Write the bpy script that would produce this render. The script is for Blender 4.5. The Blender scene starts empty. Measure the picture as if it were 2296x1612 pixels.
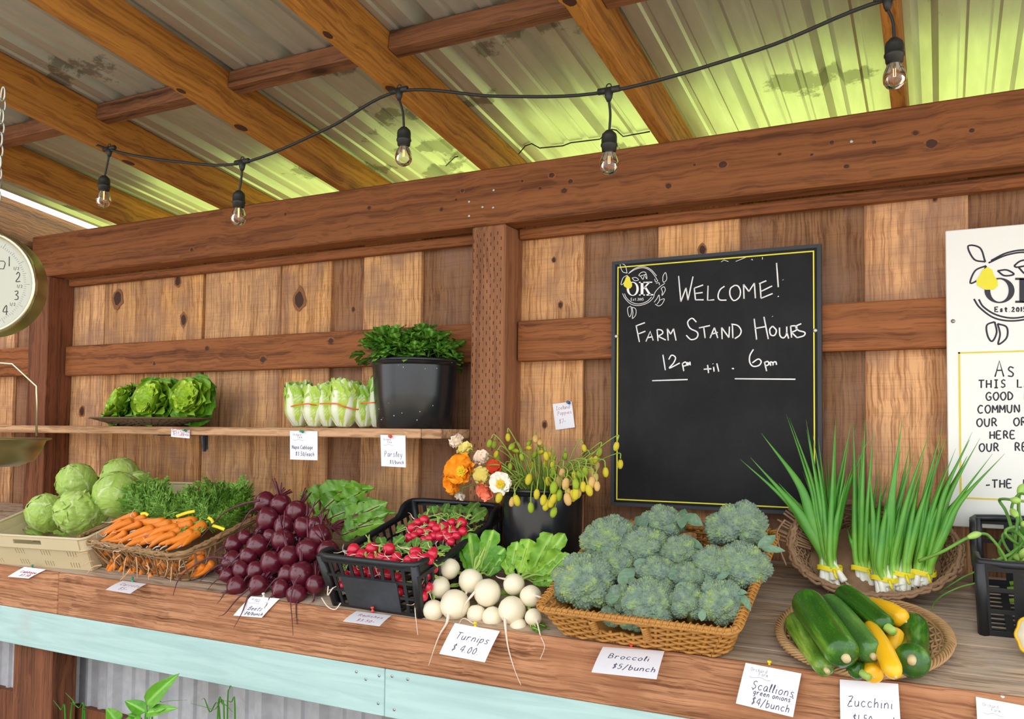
import bpy, math, random
import numpy as np
from mathutils import Vector as V, Matrix, Euler, Quaternion, noise
PI = math.pi
W, H = 2296, 1612
scn = bpy.context.scene
COL = scn.collection

# ------------------------------------------------------------------ camera, sky, sun, exposure
ZC = 1.40                                   # eye height above the floor
FPX, PPX, PPY = 1894.3, 1148.0, 888.6       # focal length and principal point of the photograph
YAW, PITCH, ROLL = math.radians(26.933), math.radians(2.454), math.radians(0.609)
CAM = V((0, -2.5, ZC))
_f = V((-math.sin(YAW) * math.cos(PITCH), math.cos(YAW) * math.cos(PITCH), math.sin(PITCH)))
_r0 = V((math.cos(YAW), math.sin(YAW), 0)); _u0 = _r0.cross(_f)
_r = math.cos(ROLL) * _r0 + math.sin(ROLL) * _u0
_u = -math.sin(ROLL) * _r0 + math.cos(ROLL) * _u0
cd = bpy.data.cameras.new('camera')
cd.sensor_width = 36.0; cd.sensor_fit = 'HORIZONTAL'
cd.lens = 36.0 * FPX / W
cd.shift_y = (PPY - H / 2) / W
cd.clip_start = 0.05; cd.clip_end = 200
cam = bpy.data.objects.new('camera', cd); COL.objects.link(cam)
cam.matrix_world = Matrix(((_r.x, _u.x, -_f.x, CAM.x), (_r.y, _u.y, -_f.y, CAM.y), (_r.z, _u.z, -_f.z, CAM.z), (0, 0, 0, 1)))
scn.camera = cam
scn.view_settings.view_transform = 'Standard'
scn.view_settings.look = 'None'
scn.view_settings.gamma = 1.0
scn.view_settings.use_curve_mapping = False
scn.view_settings.exposure = 0.45

wd = bpy.data.worlds.new('overcast_sky'); scn.world = wd; wd.use_nodes = True
_bg = wd.node_tree.nodes['Background']
_bg.inputs[0].default_value = (0.93, 0.96, 1.0, 1); _bg.inputs[1].default_value = 1.75

sl = bpy.data.lights.new('sun', 'SUN'); sl.energy = 9.5; sl.angle = math.radians(25); sl.color = (1.0, 0.97, 0.9)
sun = bpy.data.objects.new('sun', sl); COL.objects.link(sun)
sun.location = (2, 6, 8)
sun.rotation_euler = V((-0.25, -0.75, -0.85)).to_track_quat('-Z', 'Y').to_euler()   # high, from behind the shed

# ------------------------------------------------------------------ measuring helpers
def ray(px, py):
    return ((px - PPX) / FPX) * _r - ((py - PPY) / FPX) * _u + _f
def aty(px, py, y):
    d = ray(px, py); return CAM + d * ((y - CAM.y) / d.y)
def atz(px, py, z):
    d = ray(px, py); return CAM + d * ((z - CAM.z) / d.z)
def atplane(px, py, p0, n):
    d = ray(px, py); return CAM + d * ((p0 - CAM).dot(n) / d.dot(n))
def proj(p):
    q = V(p) - CAM; w = q.dot(_f)
    return PPX + FPX * q.dot(_r) / w, PPY - FPX * q.dot(_u) / w
def pxsize(p):                                   # metres per photograph pixel at point p
    return (V(p) - CAM).dot(_f) / FPX

# ------------------------------------------------------------------ materials
def lin(c):
    if isinstance(c, str):
        c = [int(c[i:i + 2], 16) / 255 for i in (0, 2, 4)]
    return tuple(((x / 12.92) if x <= 0.04045 else ((x + 0.055) / 1.055) ** 2.4) for x in c) + (1.0,)
class NT:
    def __init__(s, name):
        s.m = bpy.data.materials.new(name); s.m.use_nodes = True
        s.t = s.m.node_tree; s.b = s.t.nodes['Principled BSDF']
    def n(s, ty, **kw):
        n = s.t.nodes.new(ty)
        for k, v in kw.items():
            if k.startswith('_'): n.inputs[k[1:].replace('_', ' ')].default_value = v
            else: setattr(n, k, v)
        return n
    def l(s, a, b): s.t.links.new(a, b)
    def ramp(s, fac, stops, mode='LINEAR'):
        r = s.n('ShaderNodeValToRGB'); r.color_ramp.interpolation = mode
        e = r.color_ramp.elements
        while len(e) < len(stops): e.new(0.5)
        for i, (p, c) in enumerate(stops):
            e[i].position = p; e[i].color = lin(c) if not isinstance(c, tuple) else c
        s.l(fac, r.inputs[0]); return r.outputs[0]
    def mix(s, fac, a, b, mode='MIX'):
        m = s.n('ShaderNodeMix', data_type='RGBA', blend_type=mode)
        if isinstance(fac, (int, float)): m.inputs[0].default_value = fac
        else: s.l(fac, m.inputs[0])
        for v, i in ((a, 6), (b, 7)):
            if isinstance(v, (tuple, str)): m.inputs[i].default_value = lin(v) if isinstance(v, str) else v
            else: s.l(v, m.inputs[i])
        return m.outputs[2]
    def math(s, op, a, b=None, clamp=False):
        m = s.n('ShaderNodeMath', operation=op, use_clamp=clamp)
        for v, i in ((a, 0), (b, 1)):
            if v is None: continue
            if isinstance(v, (int, float)): m.inputs[i].default_value = v
            else: s.l(v, m.inputs[i])
        return m.outputs[0]
    def coord(s, scale=(1, 1, 1), kind='Object', attr_off=None):
        tc = s.n('ShaderNodeTexCoord'); mp = s.n('ShaderNodeMapping'); mp.inputs['Scale'].default_value = scale
        src = tc.outputs[kind]
        if attr_off:
            at = s.n('ShaderNodeAttribute', attribute_name=attr_off)
            vm = s.n('ShaderNodeVectorMath', operation='MULTIPLY_ADD'); s.l(at.outputs['Color'], vm.inputs[0])
            vm.inputs[1].default_value = (7.3, 5.1, 9.7); s.l(src, vm.inputs[2]); src = vm.outputs[0]
        s.l(src, mp.inputs[0]); return mp.outputs[0]
    def noise(s, vec, scale, detail=4, rough=0.55, dist=0.0):
        n = s.n('ShaderNodeTexNoise'); n.inputs['Scale'].default_value = scale; n.inputs['Detail'].default_value = detail
        n.inputs['Roughness'].default_value = rough; n.inputs['Distortion'].default_value = dist
        s.l(vec, n.inputs['Vector']); return n.outputs['Fac']
    def bump(s, h, strength=0.3, dist=0.002):
        b = s.n('ShaderNodeBump'); b.inputs['Strength'].default_value = strength; b.inputs['Distance'].default_value = dist
        s.l(h, b.inputs['Height']); s.l(b.outputs[0], s.b.inputs['Normal'])
    def fin(s, col=None, rough=0.6, metal=0.0, spec=0.5, sss=0.0, sub=None, trans=0.0):
        if col is not None:
            if isinstance(col, (str, tuple)): s.b.inputs['Base Color'].default_value = lin(col) if isinstance(col, str) else col
            else: s.l(col, s.b.inputs['Base Color'])
        s.b.inputs['Roughness'].default_value = rough; s.b.inputs['Metallic'].default_value = metal
        s.b.inputs['Specular IOR Level'].default_value = spec
        if sss:
            s.b.inputs['Subsurface Weight'].default_value = sss; s.b.inputs['Subsurface Radius'].default_value = sub or (0.01, 0.01, 0.004)
            s.b.inputs['Subsurface Scale'].default_value = 1.0
        return s.m
MATS = {}
def plain(name, col, rough=0.5, metal=0.0, spec=0.5, var=0.12, vs=40.0, bump=0.0, sss=0.0, sub=None):
    t = NT(name); v = t.coord()
    nz = t.noise(v, vs, 3)
    c = lin(col) if isinstance(col, str) else col
    lo = tuple(x * (1 - var) for x in c[:3]) + (1,); hi = tuple(min(1, x * (1 + var)) for x in c[:3]) + (1,)
    cc = t.mix(nz, lo, hi)
    if bump: t.bump(t.noise(v, vs * 3, 3), bump, 0.002)
    return t.fin(cc, rough, metal, spec, sss, sub)
def wood(name, light, dark, axis, grain=1.0, rough=0.72, line=0.5, knots=0.5, weather=None, tone=False, saw=0.0, knot='3a1c0c', bump=0.35, wav=1.0, stretch=.8):
    """Board timber: stretched grain along AXIS, growth lines, sparse knots; TONE reads a per-board wood colour."""
    t = NT(name)
    s = [34.0 * grain] * 3; s[axis] = stretch * grain
    v = t.coord(tuple(s), attr_off='board')
    warp = t.noise(t.coord((6, 6, 6), attr_off='board'), 1.0, 2)
    wn = t.n('ShaderNodeVectorMath', operation='ADD'); t.l(v, wn.inputs[0])
    cmb = t.n('ShaderNodeCombineXYZ')
    for i in range(3):
        if i != axis: t.l(t.math('MULTIPLY', warp, wav), cmb.inputs[i])
    t.l(cmb.outputs[0], wn.inputs[1])
    a = t.noise(wn.outputs[0], 1.0, 6, 0.62)
    fine = t.noise(wn.outputs[0], 4.0, 3, 0.7)
    col = t.ramp(a, [(0.30, dark), (0.50, light), (0.72, tuple(min(1, x * 1.25) for x in lin(light)[:3]) + (1,))])
    lines = t.ramp(fine, [(0.40, (1, 1, 1, 1)), (0.52, (0, 0, 0, 1))])
    col = t.mix(t.math('MULTIPLY', lines, line * 0.6), col, dark, 'MULTIPLY')
    if tone:
        at = t.n('ShaderNodeAttribute', attribute_name='tone')
        col = t.mix(1.0, col, at.outputs['Color'], 'MULTIPLY')
    if weather:
        wz = t.noise(t.coord((5, 5, 5), attr_off='board'), 1.3, 4)
        col = t.mix(t.ramp(wz, [(0.42, (0, 0, 0, 1)), (0.68, (0.75, 0.75, 0.75, 1))]), col, weather)
    if knots > 0:
        ks = [5.5] * 3; ks[axis] = 2.6
        kv = t.coord(tuple(ks), attr_off='board')
        vo = t.n('ShaderNodeTexVoronoi'); vo.inputs['Scale'].default_value = 1.0; t.l(kv, vo.inputs['Vector'])
        sep = t.n('ShaderNodeSeparateColor'); t.l(vo.outputs['Color'], sep.inputs[0])
        on = t.math('GREATER_THAN', sep.outputs[0], 1.0 - 0.45 * knots)
        rim = t.ramp(vo.outputs['Distance'], [(0.05, (1, 1, 1, 1)), (0.10, (0.55, 0.55, 0.55, 1)), (0.2, (0, 0, 0, 1))])
        col = t.mix(t.math('MULTIPLY', t.math('MULTIPLY', rim, on), 0.85), col, knot)
    if saw > 0:
        ss = [6.0] * 3; ss[axis] = 230.0
        sv = t.noise(t.coord(tuple(ss), attr_off='board'), 1.0, 2)
        col = t.mix(t.math('MULTIPLY', t.ramp(sv, [(0.36, (1, 1, 1, 1)), (0.5, (0, 0, 0, 1))]), saw), col, dark, 'MULTIPLY')
    t.bump(t.math('ADD', fine, t.math('MULTIPLY', a, 1.5)), bump, 0.003)
    return t.fin(col, rough, 0, 0.3)

# ------------------------------------------------------------------ mesh builder
class MB:
    def __init__(s): s.v = []; s.f = []; s.mi = []; s.tone = []; s.brd = []; s.c = []; s.cv = None; s.hasc = False; s.hast = False
    def add(s, vs, fs, mi=0, tone=None, brd=None, cols=None):
        o = len(s.v); s.v.extend([tuple(p) for p in vs])
        s.f.extend([tuple(i + o for i in f) for f in fs]); s.mi.extend([mi] * len(fs))
        if tone is not None: s.hast = True
        s.tone.extend([tone or (1, 1, 1)] * len(fs)); s.brd.extend([brd or (0, 0, 0)] * len(fs))
        if cols is not None: s.hasc = True
        s.c.extend(cols if cols is not None else [(1, 1, 1)] * len(vs))
        return s
    def box(s, x0, x1, y0, y1, z0, z1, M=None, **kw):
        b = 0.0
        vs = [V((x, y, z)) for x in (x0, x1) for y in (y0, y1) for z in (z0, z1)]
        if M is not None: vs = [M @ p for p in vs]
        s.add(vs, [(0, 1, 3, 2), (4, 6, 7, 5), (0, 4, 5, 1), (2, 3, 7, 6), (0, 2, 6, 4), (1, 5, 7, 3)], **kw); return s
    def bbox(s, x0, x1, y0, y1, z0, z1, b=0.003, M=None, **kw):
        """box with chamfered edges"""
        c = V(((x0 + x1) / 2, (y0 + y1) / 2, (z0 + z1) / 2)); h = V((abs(x1 - x0) / 2, abs(y1 - y0) / 2, abs(z1 - z0) / 2))
        b = min(b, h.x * .45, h.y * .45, h.z * .45)
        vs = []; idx = {}
        for sx in (-1, 1):
            for sy in (-1, 1):
                for sz in (-1, 1):
                    for ax in range(3):
                        p = V((sx * (h.x - b), sy * (h.y - b), sz * (h.z - b))); p[ax] = (sx, sy, sz)[ax] * h[ax]
                        idx[(sx, sy, sz, ax)] = len(vs); vs.append(c + p)
        fs = []
        for ax in range(3):
            o = [i for i in range(3) if i != ax]
            for sg in (-1, 1):
                q = []
                for a, d in ((-1, -1), (1, -1), (1, 1), (-1, 1)):
                    k = [0, 0, 0]; k[ax] = sg; k[o[0]] = a; k[o[1]] = d; q.append(idx[(*k, ax)])
                if (sg > 0) != (ax != 1): q.reverse()
                fs.append(tuple(q))
            for a in (-1, 1):
                for d in (-1, 1):
                    q = []
                    for sg, fx in ((-1, o[0]), (1, o[0]), (1, o[1]), (-1, o[1])):
                        k = [0, 0, 0]; k[ax] = sg; k[o[0]] = a; k[o[1]] = d; q.append(idx[(*k, fx)])
                    fs.append(tuple(q))
        for sx in (-1, 1):
            for sy in (-1, 1):
                for sz in (-1, 1): fs.append(tuple(idx[(sx, sy, sz, ax)] for ax in range(3)))
        if M is not None: vs = [M @ p for p in vs]
        s.add(vs, fs, **kw); return s
    def tube(s, pts, rad, n=8, cap=True, closed=False, flat=1.0, up=None, colf=None, **kw):
        pts = [V(p) for p in pts]; m = len(pts)
        if isinstance(rad, (int, float)): rad = [rad] * m
        vs = []; cols = [] if colf else None
        T = []
        for i in range(m):
            a = pts[(i - 1) % m] if (closed or i > 0) else pts[i]; b = pts[(i + 1) % m] if (closed or i < m - 1) else pts[i]
            d = b - a; T.append(d.normalized() if d.length > 1e-9 else V((0, 0, 1)))
        ref = V(up) if up is not None else (V((0, 0, 1)) if abs(T[0].z) < .9 else V((1, 0, 0)))
        N = (ref - T[0] * ref.dot(T[0])).normalized()
        for i in range(m):
            if up is not None: N = (V(up) - T[i] * V(up).dot(T[i]))
            else: N = (N - T[i] * N.dot(T[i]))
            N = N.normalized() if N.length > 1e-6 else T[i].orthogonal().normalized()
            B = T[i].cross(N)
            for k in range(n):
                a = 2 * PI * k / n
                vs.append(pts[i] + rad[i] * (math.cos(a) * B + flat * math.sin(a) * N))
                if colf: cols.append(colf(i / max(1, m - 1), k / n))
        fs = []
        for i in range(m if closed else m - 1):
            j = (i + 1) % m
            for k in range(n):
                k2 = (k + 1) % n; fs.append((i * n + k, i * n + k2, j * n + k2, j * n + k))
        if cap and not closed: fs.append(tuple(reversed(range(n)))); fs.append(tuple((m - 1) * n + k for k in range(n)))
        s.add(vs, fs, cols=cols, **kw); return s
    def lathe(s, prof, n=32, M=None, closed=False, mod=None, colf=None, **kw):
        vs = []; m = len(prof); cols = [] if colf else None
        for i, (r, z) in enumerate(prof):
            for k in range(n):
                a = 2 * PI * k / n; rr = r
                p = V((rr * math.cos(a), rr * math.sin(a), z))
                if mod: p = mod(p, a, i / (m - 1))
                vs.append(M @ p if M is not None else p)
                if colf: cols.append(colf(i / (m - 1), k / n))
        fs = [(i * n + k, i * n + (k + 1) % n, ((i + 1) % m) * n + (k + 1) % n, ((i + 1) % m) * n + k) for i in range(m if closed else m - 1) for k in range(n)]
        if not closed:
            if prof[0][0] > 1e-6: fs.append(tuple(reversed(range(n))))
            if prof[-1][0] > 1e-6: fs.append(tuple((m - 1) * n + k for k in range(n)))
        s.add(vs, fs, cols=cols, **kw); return s
    def grid(s, fn, nu, nv, colf=None, wrapu=False, **kw):
        vs = []; cols = [] if colf else None
        for j in range(nv + 1):
            for i in range(nu + (0 if wrapu else 1)):
                vs.append(fn(i / nu, j / nv))
                if colf: cols.append(colf(i / nu, j / nv))
        w = nu + (0 if wrapu else 1)
        fs = [(j * w + i, j * w + (i + 1) % w, (j + 1) * w + (i + 1) % w, (j + 1) * w + i) for j in range(nv) for i in range(nu)]
        s.add(vs, fs, cols=cols, **kw); return s
    def prism(s, poly, org, ux, uy, th, **kw):
        """polygon POLY (2-D) in plane org+ux*u+uy*v, extruded TH along ux x uy"""
        nz = ux.cross(uy).normalized() * th; n = len(poly)
        a = [org + ux * p[0] + uy * p[1] for p in poly]; b = [p + nz for p in a]
        s.add(a + b, [tuple(reversed(range(n))), tuple(range(n, 2 * n))] + [(i, (i + 1) % n, n + (i + 1) % n, n + i) for i in range(n)], **kw); return s
    def panel(s, org, ux, uy, nz, ucuts, vcuts, hole, th, **kw):
        """slab cut on a grid; cells where hole(i,j) are real openings"""
        nu, nv = len(ucuts) - 1, len(vcuts) - 1
        P = lambda u, v, k: org + ux * u + uy * v + nz * (th * k)
        solid = lambda i, j: 0 <= i < nu and 0 <= j < nv and not hole(i, j)
        for i in range(nu):
            for j in range(nv):
                if not solid(i, j): continue
                u0, u1, v0, v1 = ucuts[i], ucuts[i + 1], vcuts[j], vcuts[j + 1]
                vs = [P(u0, v0, 0), P(u1, v0, 0), P(u1, v1, 0), P(u0, v1, 0), P(u0, v0, 1), P(u1, v0, 1), P(u1, v1, 1), P(u0, v1, 1)]
                fs = [(3, 2, 1, 0), (4, 5, 6, 7)]
                if not solid(i - 1, j): fs.append((0, 4, 7, 3))
                if not solid(i + 1, j): fs.append((1, 2, 6, 5))
                if not solid(i, j - 1): fs.append((0, 1, 5, 4))
                if not solid(i, j + 1): fs.append((3, 7, 6, 2))
                s.add(vs, fs, **kw)
        return s
    def ico(s, c, r, sub=1, fn=None, **kw):
        vs, fs = ICO[sub]
        s.add([V(c) + (fn(V(p)) if fn else V(p)) * r for p in vs], fs, **kw); return s
    def mesh(s, name, mats, smooth=True, M=None):
        me = bpy.data.meshes.new(name)
        vs = s.v if M is None else [tuple(M @ V(p)) for p in s.v]
        me.from_pydata(vs, [], s.f)
        for m in (mats if isinstance(mats, (list, tuple)) else [mats]): me.materials.append(m)
        if any(s.mi): me.polygons.foreach_set('material_index', s.mi)
        if smooth: me.polygons.foreach_set('use_smooth', [True] * len(s.f))
        if s.hast:
            a = me.attributes.new('tone', 'FLOAT_COLOR', 'FACE'); a.data.foreach_set('color', [x for t in s.tone for x in (*t, 1.0)])
        if any(b != (0, 0, 0) for b in s.brd):
            a = me.attributes.new('board', 'FLOAT_COLOR', 'FACE'); a.data.foreach_set('color', [x for t in s.brd for x in (*t, 1.0)])
        if s.hasc:
            a = me.attributes.new('tint', 'FLOAT_COLOR', 'POINT'); a.data.foreach_set('color', [x for t in s.c for x in (*t[:3], 1.0)])
        me.validate(); me.update()
        return me
    def build(s, name, mats, parent=None, smooth=True, local=False, sharp=None):
        """ONE object; vertices are world positions unless LOCAL (then in the parent's frame)"""
        M = None
        if parent is not None and not local:
            ch = parent; mm = Matrix.Identity(4)
            while ch is not None: mm = ch.matrix_basis @ mm; ch = ch.parent
            M = mm.inverted()
        me = s.mesh(name, mats, smooth, M)
        if smooth and sharp: me.set_sharp_from_angle(angle=math.radians(sharp))
        o = bpy.data.objects.new(name, me); COL.objects.link(o); o.parent = parent
        return o
def _ico():
    import bmesh
    out = {}
    for k in (1, 2, 3, 4):
        b = bmesh.new(); bmesh.ops.create_icosphere(b, subdivisions=k, radius=1.0)
        b.verts.ensure_lookup_table()
        out[k] = ([tuple(v.co) for v in b.verts], [tuple(v.index for v in f.verts) for f in b.faces]); b.free()
    return out
ICO = _ico()

# ------------------------------------------------------------------ scene tree
def tag(o, label=None, cat=None, group=None, kind=None):
    if label: o['label'] = label
    if cat: o['category'] = cat
    if group: o['group'] = group
    if kind: o['kind'] = kind
    return o
def thing(name, label, cat, loc=(0, 0, 0), rot=None, group=None, scale=None):
    o = bpy.data.objects.new(name, None); COL.objects.link(o); o.empty_display_size = 0.02
    o.matrix_basis = Matrix.LocRotScale(V(loc), rot if rot is not None else Quaternion(), V((1, 1, 1)) * (scale or 1.0))
    return tag(o, label, cat, group)
def part(name, me, parent, M=None):
    o = bpy.data.objects.new(name, me); COL.objects.link(o); o.parent = parent
    if M is not None: o.matrix_basis = M
    return o
def frame(z, x=None):
    """rotation whose local +Z is Z (and +X near X)"""
    z = V(z).normalized(); x = V(x) if x is not None else (V((1, 0, 0)) if abs(z.x) < .9 else V((0, 1, 0)))
    y = z.cross(x).normalized(); x = y.cross(z)
    return Matrix((x, y, z)).transposed().to_quaternion()
def rnd(a, b): return random.uniform(a, b)
def spline(pts, n=8):
    """Catmull-Rom through pts"""
    P = [V(p) for p in pts]
    if len(P) < 3: return [P[0].lerp(P[-1], i / n) for i in range(n + 1)]
    out = []
    for i in range(len(P) - 1):
        p0 = P[i - 1] if i > 0 else P[0] * 2 - P[1]; p1, p2 = P[i], P[i + 1]; p3 = P[i + 2] if i + 2 < len(P) else P[-1] * 2 - P[-2]
        for k in range(n):
            t = k / n
            out.append(0.5 * ((2 * p1) + (p2 - p0) * t + (2 * p0 - 5 * p1 + 4 * p2 - p3) * t * t + (3 * p1 - p0 - 3 * p2 + p3) * t ** 3))
    out.append(P[-1]); return out
ORD = ['', 'first', 'second', 'third', 'fourth', 'fifth', 'sixth', 'seventh', 'eighth', 'ninth', 'tenth', 'eleventh', 'twelfth', 'thirteenth', 'fourteenth', 'fifteenth', 'sixteenth']
def label_rows(items, rows, fmt, rownames):
    """items: (object, point). Sorts them into ROWS rows by height in the view, then along each row; FMT gets the place in words."""
    it = sorted(((proj(p), o) for o, p in items), key=lambda q: q[0][1])
    n = len(it); k = 0
    for r in range(rows):
        m = (n * (r + 1)) // rows - (n * r) // rows
        row = sorted(it[k:k + m], key=lambda q: q[0][0]); k += m
        for i, (_, o) in enumerate(row):
            j = m - 1 - i
            w = ('leftmost' if i == 0 else 'rightmost' if j == 0 else ORD[i + 1] + ' from left' if i <= j else ORD[j + 1] + ' from right')
            o['label'] = fmt % (w, rownames[r])
# ------------------------------------------------------------------ materials of the shed
random.seed(7)
M_board = wood('weathered_cedar', 'c29c74', '966c48', 2, 1.0, tone=True, saw=0.14, knots=0.35, line=.75, weather='9a7660')
M_beam = wood('stained_beam', '8a5530', '58301a', 0, 0.8, line=0.35, knots=0.55, knot='2c1208')
M_rail = wood('stained_rail', '935a33', '5e351d', 0, 0.9, line=0.5, knots=0.5, knot='2c1208')
M_post = wood('treated_post', '946444', '694228', 2, 0.7, line=0.3, knots=0.3)
M_raft = wood('fir_rafter', 'aa7230', '7e4a1c', 1, 0.8, line=0.5, knots=0.4, knot='4a2008')
M_purl = wood('stained_blocking', '84583c', '4a2e1e', 0, 0.9, line=0.4, knots=0.8, knot='28130a')
M_shelf = wood('pale_shelf_plank', 'c39a74', '86613f', 0, 0.8, line=0.5, knots=0.3)
M_top = wood('grey_counter_plank', 'b39b82', '6a5645', 0, 0.9, line=0.7, knots=0.1, weather='a89b8c')
M_fasc = wood('worn_fascia', 'b98560', '80502f', 0, 1.25, line=0.9, knots=0.5, weather='a06a48', knot='5a2c14', bump=.5, stretch=.45)
M_dark = wood('dark_post', '7a4a30', '4a2a18', 2, 0.8, line=0.4, knots=0.2)
def mk_teal():
    t = NT('pale_teal_paint'); v = t.coord((2.2, 30, 30), attr_off='board')
    w = t.noise(t.coord((5, 5, 5), attr_off='board'), 1, 2)
    a = t.noise(v, 1.0, 4, 0.6, 1.2)
    c = t.mix(t.ramp(a, [(0.35, (0, 0, 0, 1)), (0.65, (1, 1, 1, 1))]), 'a3c3bf', 'b4d2ce')
    c = t.mix(t.ramp(w, [(0.6, (0, 0, 0, 1)), (0.78, (.7, .7, .7, 1))]), c, 'b2b8b2')
    t.bump(a, 0.25, 0.002); return t.fin(c, 0.6, 0, 0.4)
M_teal = mk_teal()
def mk_metal(name, col, rough, metal, rustc, stain):
    t = NT(name); v = t.coord((3, 1.2, 3))
    a = t.noise(v, 2.2, 5, 0.65, 0.5); b = t.noise(t.coord((26, 3, 26)), 1.0, 4, 0.6)
    c = t.mix(t.ramp(b, [(0.35, (0, 0, 0, 1)), (0.7, (1, 1, 1, 1))]), tuple(x * .82 for x in lin(col)[:3]) + (1,), col)
    pv = t.noise(t.coord((2.0, 2.6, 2.0)), 1.6, 2); pf = t.noise(t.coord((30, 30, 30)), 1.0, 4, .7)
    patch = t.ramp(t.math('ADD', pv, t.math('MULTIPLY', pf, 0.22)), [(0.735, (0, 0, 0, 1)), (0.765, (1, 1, 1, 1))])
    c = t.mix(t.math('MULTIPLY', patch, stain), c, rustc)
    t.l(t.math('ADD', t.math('MULTIPLY', a, 0.25), rough - .1), t.b.inputs['Roughness'])
    m = t.fin(c, rough, metal, 0.5); t.l(t.math('ADD', t.math('MULTIPLY', a, 0.25), rough - .1), t.b.inputs['Roughness'])
    t.bump(a, 0.15, 0.004); return m
M_roof = mk_metal('galvanised_roofing', 'c8c8be', 0.42, 0.6, '77746a', 0.8)
M_skirt = mk_metal('galvanised_skirt', 'c2c3c8', 0.5, 0.35, 'a5a3a0', 0.4)
M_soil = plain('bare_ground', '8f8474', 0.95, var=0.3, vs=8, bump=0.5)
M_lawn = plain('sunlit_lawn', (0.36, 0.47, 0.10, 1), 0.9, var=0.25, vs=5)
M_screw = plain('zinc_screw', 'b9b6ae', 0.4, 0.8)

# ------------------------------------------------------------------ shed dimensions (metres)
YB = -0.13                                   # front face of the header beam
Z_BT, Z_BL = ZC + 0.854, ZC + 0.6695          # beam top, beam bottom
AL = math.radians(7.28)                       # roof pitch, falling towards the back wall
RD = V((0, math.cos(AL), -math.sin(AL)))      # down the slope, towards the wall
RN = V((0, math.sin(AL), math.cos(AL)))
R0 = V((0, YB, Z_BT))                         # rafter undersides pass through the beam's top front edge
def roofp(x, s, h): return V((x, 0, 0)) + R0 - RD * s + RN * h      # s: metres up the slope from the beam
TILT = math.atan2(0.1514, 0.58)               # the counter falls towards the customer
CE = V((0, -math.cos(TILT), -math.sin(TILT))); CN = V((0, -math.sin(TILT), math.cos(TILT)))
C0 = V((0, 0, ZC - 0.3507)); CX = V((1, 0, 0))
CQ = Matrix((CX, -CE, CN)).transposed().to_quaternion()             # local axes: x along, y up the slope, z off the counter
def ct(x, s, h=0.0): return CX * x + C0 + CE * s + CN * h            # point on the counter: s metres down the slope
def K(px, py, h=0.0): return atplane(px, py, C0 + CN * h, CN)         # the counter point seen at a pixel
def Ks(px, py, h=0.0): q = K(px, py, h); return q.x, (q - C0).dot(CE)
S_F = 0.58 / math.cos(TILT)                   # front edge of the counter
Y_F = -0.58; Z_F = ZC - 0.502

# ------------------------------------------------------------------ ground, lawn behind, roof
b = MB(); b.box(-9, 9, -12, 0.6, -0.05, 0.0); tag(b.build('floor', M_soil, smooth=False), kind='structure')
b = MB(); b.box(-14, 14, 0.6, 16, -0.06, -0.005); tag(b.build('lawn', M_lawn, smooth=False), kind='structure')

def rib_profile(x0, x1, pitch, off, big, small):
    """(x, height) outline of ribbed sheet: one tall rib per pitch, two faint ones between"""
    out = []; k = math.floor((x0 - off) / pitch)
    while off + k * pitch < x1:
        c = off + k * pitch
        for dx, hh in ((-.030, 0), (-.014, big), (.014, big), (.030, 0)): out.append((c + dx, hh))
        for f in (0.36, 0.66):
            for dx, hh in ((-.012, 0), (-.006, small), (.006, small), (.012, 0)): out.append((c + pitch * f + dx, hh))
        k += 1
    return [(x, h) for x, h in out if x0 < x < x1]
def roof_sheet():
    b = MB(); pr = rib_profile(-3.565, 1.2, 0.232, -0.258, 0.024, 0.006)
    pr = [(-3.565, 0)] + pr + [(1.2, 0)]
    ss = [-0.62, -0.30, 0.04, 0.4, 0.8, 1.1, 1.48]
    vs = []
    for th in (0, 0.0012):
        for s_ in ss:
            for x, h in pr: vs.append(roofp(x, s_, 0.1355 + h + th))
    n = len(pr); m = len(ss); fs = []
    for t_ in range(2):
        for j in range(m - 1):
            for i in range(n - 1):
                a = t_ * n * m + j * n + i; q = (a, a + 1, a + n + 1, a + n); fs.append(q if t_ else tuple(reversed(q)))
    b.add(vs, fs); return b
tag(roof_sheet().build('ceiling', M_roof, smooth=False), kind='structure')

# ------------------------------------------------------------------ back wall: board on board
WB = [(-4.7, -4.42, 1), (-4.44, -4.18, 0), (-4.20, -3.93, 1), (-3.95, -3.70, 0), (-3.72, -3.57, 1),
      (-3.59, -3.298, 1), (-3.30, -2.946, 1), (-2.944, -2.70, 1), (-2.72, -2.67, 0), (-2.685, -2.284, 1), (-2.282, -2.038, 1), (-2.06, -1.87, 0), (-1.887, -1.634, 1),
      (-1.66, -1.30, 0), (-1.30, -1.016, 1), (-1.05, -0.75, 0), (-0.772, -0.522, 1), (-0.55, -0.16, 0), (-0.184, 0.071, 1), (0.05, 0.33, 0), (0.31, 0.57, 1), (0.55, 0.85, 0), (0.83, 1.15, 1)]
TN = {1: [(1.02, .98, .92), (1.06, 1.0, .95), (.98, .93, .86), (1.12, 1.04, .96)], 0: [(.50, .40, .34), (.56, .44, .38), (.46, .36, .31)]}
FIX = {-3.565: (.80, .76, .72), -3.30: (.95, .84, .68), -2.944: (1.08, .92, .66), -2.685: (1.0, .92, .80), -2.282: (1.04, .90, .66), -1.887: (1.12, 1.02, .84), -1.30: (1.12, .98, .80), -0.772: (1.14, .98, .76), -0.184: (1.10, .96, .86)}
b = MB()
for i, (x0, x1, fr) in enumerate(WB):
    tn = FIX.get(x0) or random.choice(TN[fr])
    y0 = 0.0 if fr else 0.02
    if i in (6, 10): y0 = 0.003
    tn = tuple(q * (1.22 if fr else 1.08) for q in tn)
    b.bbox(x0, x1 - 0.002, y0, y0 + 0.019, 0.12, ZC + (0.72 if x0 > -3.75 else 0.98), 0.002, tone=tn, brd=(rnd(0, 9), rnd(0, 9), rnd(0, 9)))
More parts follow.
